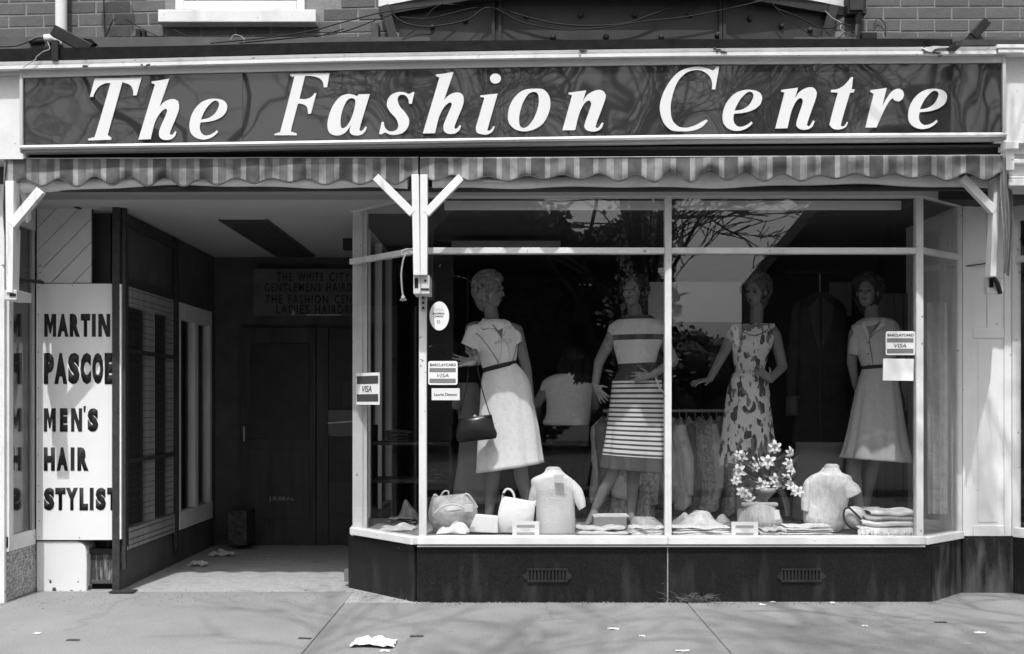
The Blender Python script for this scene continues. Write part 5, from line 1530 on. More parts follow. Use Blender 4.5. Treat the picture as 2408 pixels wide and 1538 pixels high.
def hand_shapes(mb, w, d, nrm, k=1.0, spread_=.16, curl=.25, thumb=1):
    """palm and five unequal, jointed fingers; w wrist, d pointing direction, nrm palm normal"""
    d = Vector(d).normalized(); nrm = Vector(nrm); nrm = (nrm - d * nrm.dot(d)).normalized(); a = d.cross(nrm).normalized()
    R = Matrix((a, d, nrm)).transposed()
    mb.ell(w + d * .045 * k, .034 * k, .050 * k, .014 * k, R, 14, 10)
    mb.cone(w - d * .01 * k, .021 * k, w + d * .03 * k, .020 * k, 10)
    for i, (off, L, r_) in enumerate(((-.027, .062, .0075), (-.009, .074, .0082), (.009, .078, .0082), (.026, .070, .0080))):
        fd = (d + a * (off / .03) * spread_).normalized()
        p = w + d * .078 * k + a * off * k
        q0 = p - fd * .02 * k
        c1 = curl * (.8 + .15 * i)
        p1 = p + (fd * math.cos(c1 * .4) + nrm * math.sin(c1 * .4)) * L * .46 * k
        p2 = p1 + (fd * math.cos(c1) + nrm * math.sin(c1)) * L * .32 * k
        p3 = p2 + (fd * math.cos(c1 * 1.6) + nrm * math.sin(c1 * 1.6)) * L * .24 * k
        for (A_, B_, ra, rb) in ((q0, p1, r_ * 1.12, r_), (p1, p2, r_, r_ * .9), (p2, p3, r_ * .9, r_ * .72)): mb.cone(A_, ra * k, B_, rb * k, 8)
    td = (d * .55 + a * thumb * .85 + nrm * .25).normalized()
    b0 = w + d * .018 * k + a * thumb * .016 * k
    b1 = b0 + td * .042 * k; b2 = b1 + (td * .8 + d * .5).normalized() * .032 * k
    mb.cone(b0, .012 * k, b1, .0095 * k, 8); mb.cone(b1, .0095 * k, b2, .0075 * k, 8)
def limb(mb, pts, rs):
    for i in range(len(pts) - 1): mb.cone(pts[i], rs[i], pts[i+1], rs[i+1], 14)
def curls(c, f, u, k, m, root, seed, vol=1.0, n=150, size=.020, down=0.0, name='hair', face=.25, back=0.0):
    """wavy hair: many small locks over the skull, the face left free"""
    rnd_ = random.Random(seed); f, u, r = frame_from(f, u); R = Matrix((r, f, u)).transposed()
    mb = MB()
    mb.ell(c + (f * -.018 + u * .042) * k, .084 * k * vol, .092 * k * vol, .088 * k * vol, R, 16, 12)
    if back: mb.ell(c + (f * -.035 - u * .03) * k, .080 * k * vol, .070 * k * vol, (.085 + back) * k, R, 16, 12)
    i = 0
    while i < n:
        v = Vector((rnd_.gauss(0, 1), rnd_.gauss(0, 1), rnd_.gauss(0, 1))).normalized()
        if v.y > face and v.z < .42: continue
        if v.z < -.55 - down: continue
        p = c + (r * v.x * .094 * vol + f * (v.y * .100 * vol - .015) + u * (v.z * .102 * vol + .030 - (down * .05 if v.z < 0 else 0))) * k
        t = Vector((rnd_.gauss(0, 1), rnd_.gauss(0, 1), rnd_.gauss(-.3, 1))); nn = (p - c).normalized(); t = (t - nn * t.dot(nn)).normalized()
        s_ = size * k * rnd_.uniform(.6, 1.2)
        mb.tube([p - t * s_ * 1.6, p - t * s_ * .6 + nn * s_ * .45, p + t * s_ * .6 + nn * s_ * .3, p + t * s_ * 1.5 - nn * s_ * .3], [s_ * .35, s_ * .62, s_ * .58, s_ * .25], 6)
        i += 1
    return remeshed(mb, name, m, root, .0048 * k, 1)
def tie(root, name, tree, pts, r, m, off=.003):
    q_ = drape(tree, spread(pts, 5), off)
    return MB().tube(q_, r, 6).build(name, m, root, smooth=True)
def patch(root, name, tree, pts, m, off=.004, th=.003):
    """flat cloth piece (collar, tie end) laid on a garment: outline in photo points"""
    out = drape(tree, pts, off)
    n = len(out)
    mb = MB(); mb.add(out, [tuple(range(n))])
    return mb.build(name, m, root, smooth=True, solid=th)
GRP = 'mannequins standing in the display window'

# ---------------- mannequin 1: fair hair, pale collared dress, arm held out
Y1 = .60
m1 = thing('mannequin', 'fair haired mannequin in a pale collared dress holding out an arm with a dark handbag', 'mannequin', P(1190, 1240, Y1), GRP)
hc = P(1152, 684, Y1 + .02); hf, hu = Vector((.90, -.42, -.05)), Vector((-.05, 0, 1))
b = MB(); head_shapes(b, hc, hf, hu, 1.02)
limb(b, [P(1150, 712, Y1 + .03), P(1163, 775, Y1 + .01)], [.052, .050])
limb(b, [P(1120, 775, Y1), P(1206, 778, Y1)], [.062, .060])
limb(b, [P(1165, 780, Y1), P(1172, 850, Y1), P(1185, 900, Y1), P(1192, 950, Y1)], [.07, .055, .07, .075])
limb(b, [P(1110, 775, Y1), P(1108, 818, Y1 - .03), P(1119, 846, Y1 - .20)], [.052, .044, .032])
hand_shapes(b, P(1120, 852, Y1 - .22), Vector((-.97, -.22, .04)), Vector((-.2, -.85, .5)), 1.12, .34, .12, 1)
limb(b, [P(1214, 778, Y1), P(1238, 868, Y1 + .02), P(1249, 950, Y1 + .0)], [.050, .038, .027])
hand_shapes(b, P(1250, 958, Y1), Vector((.05, -.1, -1)), Vector((-1, 0, 0)), 1.0, .1, .3, 1)
limb(b, [P(1172, 990, Y1), P(1163, 1085, Y1), P(1160, 1120, Y1 + .01), P(1149, 1212, Y1 + .03)], [.080, .052, .052, .031])
limb(b, [P(1212, 990, Y1), P(1222, 1085, Y1 - .03), P(1226, 1120, Y1 - .02), P(1246, 1200, Y1 + .02)], [.080, .052, .052, .032])
for ax_, ay_ in ((1149, 1212), (1246, 1200)):
    limb(b, [P(ax_, ay_, Y1 + .03), P(ax_ - 2, ay_ + 14, Y1 + .05)], [.032, .030]); limb(b, [P(ax_ - 2, ay_ + 14, Y1 + .04), P(ax_ - 6, ay_ + 36, Y1 - .11)], [.030, .020])
remeshed(b, 'body', skin_m, m1, .0055, 3)
face_paint(m1, hc, hf, hu, 1.02)
curls(hc, hf, hu, 1.06, hair_blond, m1, 5, 1.06, 420, .015, .35, face=.30, back=.03)
dress_pale = mat('speckled pale dress cotton', .76, .9, .07, 30, bump=.25, bscale=260)
spots(dress_pale, .20, 150, .70, .03, detail=1.0)
bod = loft([(1140, 752, 1185, 752, 1.0), (1118, 764, 1205, 765, .8), (1104, 782, 1217, 786, .62), (1108, 812, 1219, 812, .66), (1124, 838, 1216, 835, .7), (1138, 872, 1213, 852, .72)], Y1, 64, 6, fold=.012, seed=3)
o = build_uv(bod, 'bodice', dress_pale, m1)
sk1 = loft([(1138, 872, 1213, 852, .74), (1131, 905, 1243, 892, .70), (1128, 960, 1254, 950, .66), (1124, 1030, 1266, 1018, .66), (1120, 1112, 1276, 1088, .66)], Y1, 96, 6, pleats=9, pleat_amp=.05, fold=.018, seed=6)
so = build_uv(sk1, 'skirt', dress_pale, m1)
sl = loft([(1100, 768, 1128, 762, 1.2, .0), (1088, 800, 1130, 800, 1.2, -.01), (1084, 806, 1130, 830, 1.2, -.03)], Y1 - .01, 32, 5, seed=2); build_uv(sl, 'sleeve', dress_pale, m1)
sl = loft([(1190, 764, 1214, 770, 1.2, .0), (1198, 792, 1226, 784, 1.2), (1206, 818, 1228, 802, 1.2, -.01)], Y1 - .01, 32, 5, seed=2); build_uv(sl, 'sleeve', dress_pale, m1)
t1 = bvh_of(o)
col_ = patch(m1, 'collar', t1, [(1136, 748), (1128, 760), (1128, 768), (1136, 774), (1148, 772), (1162, 772), (1172, 784), (1180, 796), (1170, 780), (1156, 764), (1144, 752)], mat('collar cotton', .80, .9, .05, 30), .008)
patch(m1, 'collar', t1, [(1184, 750), (1182, 774), (1182, 796), (1186, 782), (1192, 770), (1204, 764), (1198, 756)], mat('collar cotton', .62), .008)
patch(m1, 'neck_opening', t1, [(1146, 752), (1160, 766), (1172, 781), (1180, 797), (1182, 775), (1182, 752), (1165, 748)], skin_m, .006)
dk = mat('dark piping', .05, .8, .1, 30)
for pts in (((1129, 768), (1136, 775), (1150, 772), (1163, 773), (1174, 786), (1181, 797)), ((1184, 790), (1190, 773), (1198, 766), (1206, 766)), ((1102, 784), (1118, 784), (1134, 797), (1156, 826), (1170, 850), (1176, 866)), ((1216, 766), (1217, 800), (1212, 825), (1205, 852))):
    tie(m1, 'piping', t1, pts, .0022, dk, .004)
tp = mat('tie cord', .66, .9, .05, 30)
tie(m1, 'bow_cord', t1, ((1180, 798), (1179, 822), (1174, 858)), .0035, tp, .006); tie(m1, 'bow_cord', t1, ((1182, 799), (1194, 812), (1199, 846)), .0035, tp, .006)
tie(m1, 'bow_loop', t1, ((1180, 798), (1168, 802), (1164, 807), (1172, 806), (1180, 800)), .0040, tp, .006); tie(m1, 'bow_loop', t1, ((1181, 798), (1194, 797), (1204, 800), (1196, 805), (1182, 800)), .0040, tp, .006)
bl_ = loft([(1136.5, 866, 1214, 847, .76), (1136, 877, 1214.5, 857, .76)], Y1, 64, 3); build_uv(bl_, 'belt', mat('dark belt', .025, .5, .2, 20), m1, .006)
t1b = bvh_of(so, o)

hbag = thing('handbag', 'dark patent handbag hanging on a long cord from the outstretched mannequin hand', 'handbag', P(1122, 1035, Y1 - .17))
YB = .36
bagm = loft([(1083, 983, 1155, 975, .22), (1078, 990, 1158, 985, .34), (1073, 1012, 1164, 1005, .46), (1074, 1032, 1169, 1020, .40), (1080, 1041, 1166, 1031, .22)], YB, 48, 6, pleats=11, pleat_amp=-.03, fold=.02, seed=4, cap=True)
build_uv(bagm, 'body', leather_dark, hbag, 0)
MB().bar(P(1078, 986, YB), P(1157, 978, YB), .020, .05).build('frame', black_metal, hbag, bevel=.004)
MB().ell(P(1117, 979, YB - .02), .012, .010, .012, None, 10, 6).build('clasp', metal_pale, hbag, smooth=True)
tg = drape(t1b, spread([(1121, 850), (1126, 880), (1136, 920), (1148, 960), (1155, 980)], 4), .012, YB)
for q_ in tg: q_.y = min(q_.y, YB + .02)
MB().tube(tg, .0035, 6).build('strap', cable_m, hbag, smooth=True)
MB().tube([P(1101, 866, YB + .02), P(1099, 900, YB + .02), P(1089, 945, YB + .01), P(1080, 985, YB)], .0030, 6).build('strap', cable_m, hbag, smooth=True)

# ---------------- mannequin 2: knitted banded top, striped skirt
Y2 = .62
m2 = thing('mannequin', 'mannequin in a banded knit top and striped pleated skirt left of the mullion', 'mannequin', P(1440, 1240, Y2), GRP)
hc = P(1490, 686, Y2 + .05); hf, hu = Vector((-.45, -.88, .05)), Vector((.03, 0, 1))
b = MB(); head_shapes(b, hc, hf, hu, .98)
limb(b, [P(1490, 706, Y2 + .06), P(1496, 762, Y2 + .03)], [.050, .050])
limb(b, [P(1452, 786, Y2), P(1545, 784, Y2)], [.058, .058])
limb(b, [P(1498, 785, Y2), P(1498, 850, Y2), P(1498, 900, Y2), P(1498, 960, Y2)], [.07, .055, .07, .075])
limb(b, [P(1440, 790, Y2), P(1408, 853, Y2 + .02), P(1400, 905, Y2 - .04)], [.046, .037, .026])
hand_shapes(b, P(1400, 908, Y2 - .05), Vector((.45, -.45, -.75)), Vector((.5, .6, -.2)), .95, .26, .25, 1)
limb(b, [P(1557, 790, Y2), P(1584, 850, Y2 + .0), P(1534, 882, Y2 - .14)], [.046, .037, .026])
hand_shapes(b, P(1531, 883, Y2 - .15), Vector((-.96, -.15, -.10)), Vector((-.1, .9, -.3)), .98, .28, .22, -1)
limb(b, [P(1478, 985, Y2), P(1448, 1080, Y2), P(1440, 1112, Y2 + .02), P(1400, 1196, Y2 + .05)], [.080, .054, .054, .030])
limb(b, [P(1516, 985, Y2), P(1497, 1080, Y2 - .02), P(1490, 1112, Y2), P(1484, 1204, Y2 + .03)], [.080, .052, .052, .031])
limb(b, [P(1400, 1196, Y2 + .05), P(1397, 1206, Y2 + .06)], [.030, .030]); limb(b, [P(1397, 1206, Y2 + .04), P(1386, 1226, Y2 - .03), P(1376, 1241, Y2 - .09)], [.030, .026, .016])
limb(b, [P(1484, 1204, Y2 + .03), P(1483, 1214, Y2 + .04)], [.031, .030]); limb(b, [P(1484, 1214, Y2 + .02), P(1489, 1230, Y2 - .07), P(1492, 1240, Y2 - .12)], [.030, .026, .017])
remeshed(b, 'body', skin_m, m2, .0055, 3)
face_paint(m2, hc, hf, hu, .98)
curls(hc, hf, hu, 1.04, hair_dark, m2, 9, 1.02, 300, .015, .2, face=.3, back=.03)
knit = band_material('banded knit', .48, .055, ((.0, .10), (.46, .56), (.93, .999)))
top2 = loft([(1462, 744, 1530, 742, .85), (1436, 764, 1560, 762, .62), (1432, 782, 1564, 780, .62), (1440, 806, 1557, 804, .66), (1447, 830, 1548, 826, .68), (1456, 866, 1540, 862, .70)], Y2, 72, 6, fold=.010, seed=8)
build_uv(top2, 'knit_top', knit, m2)
for xl, yl, xr, yr in ((1428, 772, 1446, 764), (1552, 764, 1571, 772)):
    s2 = loft([(xl + 5, yl - 8, xr - 2, yr - 2, 1.3), (xl, yl + 8, xr + 2, yr + 26, 1.3)], Y2, 24, 4); build_uv(s2, 'cap_sleeve', mat('plain knit', .48, .9, .08, 30), m2)
yoke = loft([(1456, 862, 1540, 858, .74), (1452, 876, 1546, 874, .72), (1441, 896, 1556, 894, .70)], Y2, 64, 5, fold=.008, seed=2)
build_uv(yoke, 'waistband', mat('dark waistband', .055, .9, .1, 30), m2)
stripe_sk = stripe_material('striped skirt cotton', .075, .62, 20.0, .0, .83, .075)
sk2 = loft([(1441, 894, 1556, 892, .70), (1436, 946, 1560, 947, .66), (1429, 998, 1564, 1002, .64), (1422, 1050, 1568, 1058, .64), (1413, 1101, 1572, 1113, .64)], Y2, 110, 7, pleats=9, pleat_amp=.065, fold=.02, seed=5)
build_uv(sk2, 'skirt', stripe_sk, m2)
MB().tube([P(1538, 876, Y2 - .11), P(1546, 900, Y2 - .13), P(1553, 915, Y2 - .13), P(1560, 922, Y2 - .12)], .007, 6).build('belt_end', cloth_pale, m2, smooth=True)
# ---------------- mannequin 3: leaf print dress
Y3 = .85
m3 = thing('mannequin', 'mannequin in a sleeveless leaf print dress behind the flower arrangement', 'mannequin', P(1765, 1240, Y3), GRP)
hc = P(1778, 684, Y3 + .03); hf, hu = Vector((-.62, -.76, -.18)), Vector((.0, -.1, 1))
b = MB(); head_shapes(b, hc, hf, hu, 1.0)
limb(b, [P(1781, 706, Y3 + .05), P(1778, 770, Y3 + .02)], [.050, .050])
limb(b, [P(1735, 784, Y3), P(1812, 780, Y3)], [.056, .056])
limb(b, [P(1768, 785, Y3), P(1764, 860, Y3), P(1762, 905, Y3), P(1760, 960, Y3)], [.068, .052, .066, .07])
limb(b, [P(1722, 788, Y3), P(1702, 830, Y3 - .02), P(1670, 890, Y3 - .10)], [.046, .038, .026])
hand_shapes(b, P(1668, 893, Y3 - .11), Vector((-.95, -.25, -.12)), Vector((.0, .3, -.95)), .98, .20, .45, 1)
limb(b, [P(1822, 788, Y3), P(1840, 862, Y3 + .0), P(1812, 893, Y3 - .13)], [.046, .038, .026])
hand_shapes(b, P(1810, 893, Y3 - .14), Vector((-.75, -.1, .65)), Vector((.2, .9, .2)), .95, .24, .25, -1)
limb(b, [P(1742, 985, Y3), P(1738, 1090, Y3), P(1742, 1200, Y3), P(1740, 1228, Y3 - .1)], [.078, .052, .031, .022])
limb(b, [P(1778, 985, Y3), P(1780, 1090, Y3), P(1785, 1200, Y3), P(1782, 1228, Y3 - .1)], [.078, .052, .031, .022])
remeshed(b, 'body', skin_m, m3, .0055, 3)
face_paint(m3, hc, hf, hu, 1.0)
curls(hc, hf, hu, 1.06, hair_mid, m3, 19, 1.03, 320, .015, .3, face=.3, back=.03)
leafp = print_material()
top3 = loft([(1722, 764, 1822, 762, .55), (1718, 776, 1822, 774, .55), (1716, 812, 1818, 810, .62), (1724, 842, 1804, 840, .68), (1729, 874, 1796, 874, .72)], Y3, 64, 6, fold=.02, seed=13)
o3 = build_uv(top3, 'bodice', leafp, m3)
sk3 = loft([(1729, 873, 1797, 873, .72), (1716, 896, 1806, 900, .70), (1704, 962, 1812, 962, .66), (1697, 1030, 1818, 1030, .64), (1690, 1096, 1824, 1100, .64)], Y3, 96, 6, pleats=9, pleat_amp=.045, fold=.02, seed=14)
build_uv(sk3, 'skirt', leafp, m3)
t3 = bvh_of(o3)
patch(m3, 'neck_opening', t3, [(1728, 763), (1742, 778), (1762, 788), (1780, 789), (1800, 780), (1815, 763)], skin_m, .004)
tie(m3, 'neck_edge', t3, ((1728, 764), (1742, 779), (1762, 789), (1780, 790), (1800, 781), (1815, 764)), .002, cloth_pale, .006)
tie(m3, 'waist_cord', bvh_of(o3), ((1731, 868), (1745, 872), (1765, 874), (1794, 872)), .005, leafp, .006)

# ---------------- mannequin 4: short sleeved shirt dress, right
Y4 = .70
m4 = thing('mannequin', 'dark haired mannequin in a belted shirt dress at the right of the window', 'mannequin', P(2040, 1240, Y4), GRP)
hc = P(2040, 686, Y4 + .03); hf, hu = Vector((-.52, -.85, -.02)), Vector((.04, 0, 1))
b = MB(); head_shapes(b, hc, hf, hu, .98)
limb(b, [P(2046, 706, Y4 + .05), P(2052, 765, Y4 + .02)], [.050, .050])
limb(b, [P(2020, 780, Y4), P(2098, 772, Y4)], [.056, .056])
limb(b, [P(2056, 780, Y4), P(2062, 850, Y4), P(2064, 900, Y4), P(2064, 960, Y4)], [.068, .052, .066, .07])
limb(b, [P(2010, 785, Y4), P(2003, 850, Y4 + .04), P(2012, 905, Y4 + .10)], [.046, .037, .026])
hand_shapes(b, P(2013, 910, Y4 + .11), Vector((.3, .1, -1)), Vector((1, 0, 0)), .95, .1, .3, 1)
limb(b, [P(2108, 780, Y4), P(2122, 860, Y4 + .05), P(2126, 920, Y4 + .06)], [.046, .037, .026])
hand_shapes(b, P(2127, 926, Y4 + .06), Vector((.0, -.1, -1)), Vector((-1, 0, 0)), .95, .1, .3, 1)
limb(b, [P(2040, 985, Y4), P(2008, 1075, Y4 - .02), P(2006, 1110, Y4), P(2022, 1200, Y4 + .02), P(2018, 1236, Y4 - .1)], [.080, .055, .055, .031, .02])
limb(b, [P(2084, 985, Y4), P(2056, 1080, Y4 + .05), P(2046, 1115, Y4 + .05), P(2030, 1205, Y4 + .08), P(2028, 1236, Y4 - .02)], [.080, .052, .052, .031, .02])
remeshed(b, 'body', skin_m, m4, .0055, 3)
face_paint(m4, hc, hf, hu, .98)
curls(hc, hf, hu, 1.06, hair_dark, m4, 29, 1.02, 320, .015, .5, face=.28, back=.055)
shirt_m = mat('grey shirt dress cotton', .42, .9, .07, 30, bump=.25, bscale=240)
top4 = loft([(2030, 748, 2074, 748, 1.0), (2012, 760, 2098, 752, .8), (2004, 776, 2110, 768, .62), (2006, 806, 2112, 800, .66), (2018, 836, 2108, 832, .7), (2028, 866, 2102, 858, .72)], Y4, 64, 6, fold=.014, seed=23)
o4 = build_uv(top4, 'bodice', shirt_m, m4)
sk4 = loft([(2028, 866, 2102, 858, .74), (2017, 905, 2112, 905, .70), (2004, 970, 2122, 970, .68), (1993, 1030, 2132, 1035, .66), (1981, 1076, 2143, 1088, .66)], Y4, 100, 6, pleats=11, pleat_amp=.065, fold=.014, seed=26)
build_uv(sk4, 'skirt', shirt_m, m4)
s4 = loft([(2004, 764, 2028, 760, 1.2), (1998, 800, 2026, 806, 1.2), (1995, 832, 2020, 838, 1.2)], Y4 - .005, 28, 5); build_uv(s4, 'sleeve', shirt_m, m4)
s4 = loft([(2088, 756, 2112, 764, 1.2), (2096, 796, 2120, 792, 1.2), (2102, 830, 2124, 824, 1.2)], Y4 - .005, 28, 5); build_uv(s4, 'sleeve', shirt_m, m4)
t4 = bvh_of(o4)
cm4 = mat('shirt collar cotton', .52, .9, .05, 30)
patch(m4, 'collar', t4, [(2026, 754), (2022, 766), (2034, 786), (2040, 800), (2044, 790), (2040, 772), (2034, 756)], cm4, .008)
patch(m4, 'collar', t4, [(2076, 746), (2088, 754), (2090, 768), (2078, 774), (2062, 778), (2048, 792), (2044, 798), (2058, 776), (2070, 760)], cm4, .008)
patch(m4, 'neck_opening', t4, [(2034, 754), (2038, 776), (2043, 797), (2056, 777), (2070, 758), (2068, 750)], skin_m, .006)
tie(m4, 'front_edge', t4, ((2044, 800), (2049, 830), (2054, 862)), .002, dk, .004)
for yy, xx in ((806, 2041), (832, 2041), (858, 2044)):
    MB().ell(drape(t4, [(xx, yy)], .004)[0], .0055, .004, .0055, None, 8, 5).build('button', dk, m4)
bl_ = loft([(2027, 861, 2102.5, 855, .77), (2027, 869, 2103, 863, .77)], Y4, 64, 3); build_uv(bl_, 'belt', mat('dark belt', .025), m4, .006)

# ---------------- woman inside the shop, seen from behind
YP = 1.75
pw = thing('person', 'woman seen from behind inside the shop with long dark hair, pale jumper and black trousers', 'person', P(1335, 1220, YP))
b = MB()
hc = P(1352, 850, YP + .10); hf, hu = Vector((.25, .9, -.45)), Vector((0, .35, .9))
head_shapes(b, hc, hf, hu, 1.0)
limb(b, [P(1348, 868, YP + .06), P(1340, 905, YP)], [.055, .055])
limb(b, [P(1300, 905, YP), P(1380, 905, YP)], [.065, .065])
limb(b, [P(1338, 915, YP), P(1335, 970, YP), P(1333, 1020, YP)], [.09, .085, .10])
limb(b, [P(1290, 908, YP), P(1262, 950, YP + .05), P(1268, 980, YP + .24)], [.050, .042, .030]); hand_shapes(b, P(1268, 980, YP + .25), Vector((.2, 1, .1)), Vector((0, 0, -1)), 1.0, .15, .4, 1)
limb(b, [P(1388, 908, YP), P(1398, 955, YP + .05), P(1382, 985, YP + .24)], [.050, .042, .030]); hand_shapes(b, P(1382, 985, YP + .25), Vector((-.2, 1, .1)), Vector((0, 0, -1)), 1.0, .15, .4, -1)
limb(b, [P(1312, 1030, YP), P(1310, 1140, YP), P(1308, 1270, YP)], [.095, .065, .045]); limb(b, [P(1357, 1030, YP), P(1358, 1140, YP), P(1360, 1270, YP)], [.095, .065, .045])
limb(b, [P(1308, 1272, YP - .02), P(1308, 1284, YP + .14)], [.040, .028]); limb(b, [P(1360, 1272, YP - .02), P(1360, 1284, YP + .14)], [.040, .028])
remeshed(b, 'body', person_skin, pw, .007, 3)
tp_ = loft([(1322, 876, 1372, 874, .9), (1286, 888, 1390, 886, .6), (1276, 905, 1396, 902, .55), (1284, 940, 1390, 940, .60), (1284, 975, 1388, 975, .62), (1276, 994, 1386, 996, .66), (1290, 1004, 1380, 1008, .62)], YP, 64, 6, fold=.022, seed=31)
build_uv(tp_, 'jumper', person_top_m, pw)
for pts, dr0 in (((1276, 896, 1304, 892), 0), ((1378, 892, 1402, 896), 1)):
    s_ = loft([(pts[0], pts[1], pts[2], pts[3], 1.2), (pts[0] - (10 if not dr0 else -4), pts[1] + 30, pts[2] - (14 if not dr0 else -2), pts[3] + 38, 1.2, .03)], YP, 24, 5); build_uv(s_, 'sleeve', person_top_m, pw)
tr_ = loft([(1284, 992, 1384, 992, .66), (1277, 1030, 1390, 1030, .70), (1278, 1075, 1390, 1075, .62), (1280, 1100, 1388, 1100, .5)], YP, 64, 5, fold=.012, seed=7); build_uv(tr_, 'trousers', cloth_black, pw)
for xa, xb in ((1279, 1334), (1335, 1389)):
    tr_ = loft([(xa, 1085, xb, 1085, 1.2), (xa + 2, 1180, xb - 2, 1180, 1.2), (xa + 4, 1268, xb - 4, 1268, 1.2)], YP, 32, 5, fold=.02, seed=7); build_uv(tr_, 'trouser_leg', cloth_black, pw)
hb_ = MB(); rnd = random.Random(3)
hb_.ell(hc + Vector((0, -.02, .02)), .10, .10, .11, None, 16, 12)
for k in range(90):
    u_ = rnd.uniform(-1, 1)
    a_ = hc + Vector((u_ * .09, -.07 + .03 * abs(u_), .05))
    m_ = P(1352 + u_ * 40, 872 + rnd.uniform(-4, 4), YP - .07 + .05 * u_ * u_); e_ = P(1352 + u_ * 44, 905 + rnd.uniform(-22, 4) - 8 * abs(u_), YP - .115 + .06 * u_ * u_)
    hb_.tube([a_, m_, e_], [.02, .018, .006], 6)
remeshed(hb_, 'hair', hair_dark, pw, .007, 1)

# ------------------------------------------------------------------ display torsos
def torso(label, rings, sleeves, neckc, Y, m, seed, fold=.02):
    root = thing('display_torso', label, 'display torso', P((rings[-1][0] + rings[-1][2]) / 2, rings[-1][1], Y))
    b = MB(); x, y, w_ = neckc
    b.tube([P(x, y + 40, Y), P(x, y + 18, Y), P(x, y + 4, Y), P(x, y, Y)], [w_ * 1.25 / s_at(Y), w_ / s_at(Y), w_ / s_at(Y), w_ * .7 / s_at(Y)], 20)
    b.build('neck', mat('torso form', .55, .5, .08, 12), root, smooth=True)
    build_uv(loft(rings, Y, 96, 7, fold=fold, seed=seed), 'blouse', m, root, .003)
    for s_ in sleeves: build_uv(loft(s_, Y - .01, 36, 6, fold=.05, seed=seed + 3), 'sleeve', m, root, .003)
    return root
torso('white knitted jumper on a headless display torso beside the white tote', [(1284, 1104, 1318, 1104, 1.0), (1276, 1114, 1330, 1116, .9), (1252, 1126, 1346, 1128, .6), (1250, 1142, 1356, 1146, .55), (1260, 1180, 1352, 1184, .58), (1262, 1225, 1352, 1228, .6), (1266, 1256, 1351, 1258, .6)],
      [[(1326, 1124, 1350, 1130, 1.2), (1342, 1156, 1368, 1150, 1.1, -.02), (1352, 1180, 1375, 1172, 1.0, -.04), (1362, 1200, 1377, 1190, .9, -.05)], [(1254, 1128, 1280, 1124, 1.2), (1246, 1160, 1272, 1162, 1.1, .02), (1242, 1186, 1266, 1190, 1.0, .04)]], (1301, 1098, 18), .36, cloth_white, 41)
torso('cream crinkled blouse on a headless display torso right of the flowers', [(1936, 1100, 1972, 1100, 1.0), (1928, 1110, 1980, 1112, .9), (1904, 1122, 2000, 1120, .6), (1890, 1140, 2004, 1140, .55), (1893, 1180, 1994, 1176, .58), (1890, 1215, 1988, 1215, .62), (1896, 1240, 1984, 1242, .56), (1906, 1248, 1972, 1250, .50)],
      [[(1974, 1120, 2000, 1128, 1.2), (1984, 1146, 2016, 1140, 1.1, -.02), (1990, 1172, 2024, 1154, 1.0, -.04)], [(1892, 1136, 1912, 1126, 1.2), (1885, 1170, 1906, 1170, 1.1, -.01), (1885, 1200, 1902, 1204, 1.0, -.02)]], (1956, 1091, 17), .36, cloth_cream, 47, .03)
tag(MB().prism([P(1303, 1117, .245), P(1325, 1116, .245), P(1327, 1134, .225), P(1305, 1136, .225)], (0, .003, 0)).build('price_label', mat('pale grey label', .50, .6, .06, 20)), 'small grey price label pinned near the collar of the white knitted jumper', 'label')
# ------------------------------------------------------------------ bags and boxes
tote = thing('tote_bag', 'white leather tote with one curved handle leaning on the white knitted jumper', 'bag', P(1215, 1255, .25))
tb_ = loft([(1180, 1166, 1258, 1180, .10), (1178, 1180, 1258, 1186, .30), (1172, 1205, 1258, 1206, .42), (1170, 1230, 1254, 1230, .44), (1176, 1252, 1244, 1250, .36)], .24, 64, 6, fold=.02, seed=51, cap=True)
build_uv(tb_, 'body', leather_white, tote, 0)
MB().prism([P(1180, 1192, .235), P(1182, 1166, .235), P(1200, 1182, .235), P(1220, 1190, .235), P(1242, 1187, .235), P(1262, 1176, .235), P(1258, 1196, .235)], (0, .02, 0)).build('rim', leather_white, tote, bevel=.004)
MB().tube([P(x, y, .24) for x, y in spread([(1182, 1172), (1184, 1160), (1192, 1150), (1203, 1154), (1209, 1166), (1210, 1184)], 5)], .008, 8).build('handle', leather_white, tote, smooth=True)
MB().ell(P(1184, 1162, .225), .010, .006, .010, None, 8, 5).build('buckle', rust_m, tote)

sb_ = thing('shoulder_bag', 'grey two tone shoulder bag slumped at the left corner of the display', 'bag', P(1065, 1250, .3))
bb = loft([(1018, 1168, 1098, 1160, .16), (1012, 1182, 1108, 1178, .45), (1008, 1205, 1122, 1200, .62), (1010, 1228, 1116, 1228, .64), (1020, 1246, 1098, 1248, .5)], .27, 64, 6, fold=.05, seed=53, cap=True)
build_uv(bb, 'body', bag_grey, sb_, 0)
MB().tube([P(x, y, .26) for x, y in spread([(1016, 1180), (1022, 1164), (1030, 1170), (1044, 1176), (1060, 1182), (1082, 1174), (1096, 1162), (1108, 1172), (1122, 1194)], 4)], .010, 6).build('strap', mat('bag strap', .45, .4, .1, 14), sb_, smooth=True)
MB().tube([P(x, y, .27) for x, y in spread([(1036, 1168), (1044, 1156), (1054, 1156), (1054, 1166), (1044, 1174)], 4)], .007, 6).build('handle', mat('bag strap', .45), sb_, smooth=True)
MB().tube([P(x, y, .09) for x, y in spread([(1022, 1206), (1040, 1192), (1066, 1186), (1094, 1194)], 5)], .006, 6).build('seam', mat('bag piping', .6, .4, .05, 10), sb_, smooth=True)
flp = loft([(1022, 1176, 1100, 1168, .20), (1018, 1186, 1106, 1182, .50), (1016, 1200, 1112, 1196, .66)], .265, 48, 5, fold=.05, seed=53)
build_uv(flp, 'flap', mat('pale bag flap', .50, .4, .3, 8, crease=.4, cscale=9), sb_, .004)
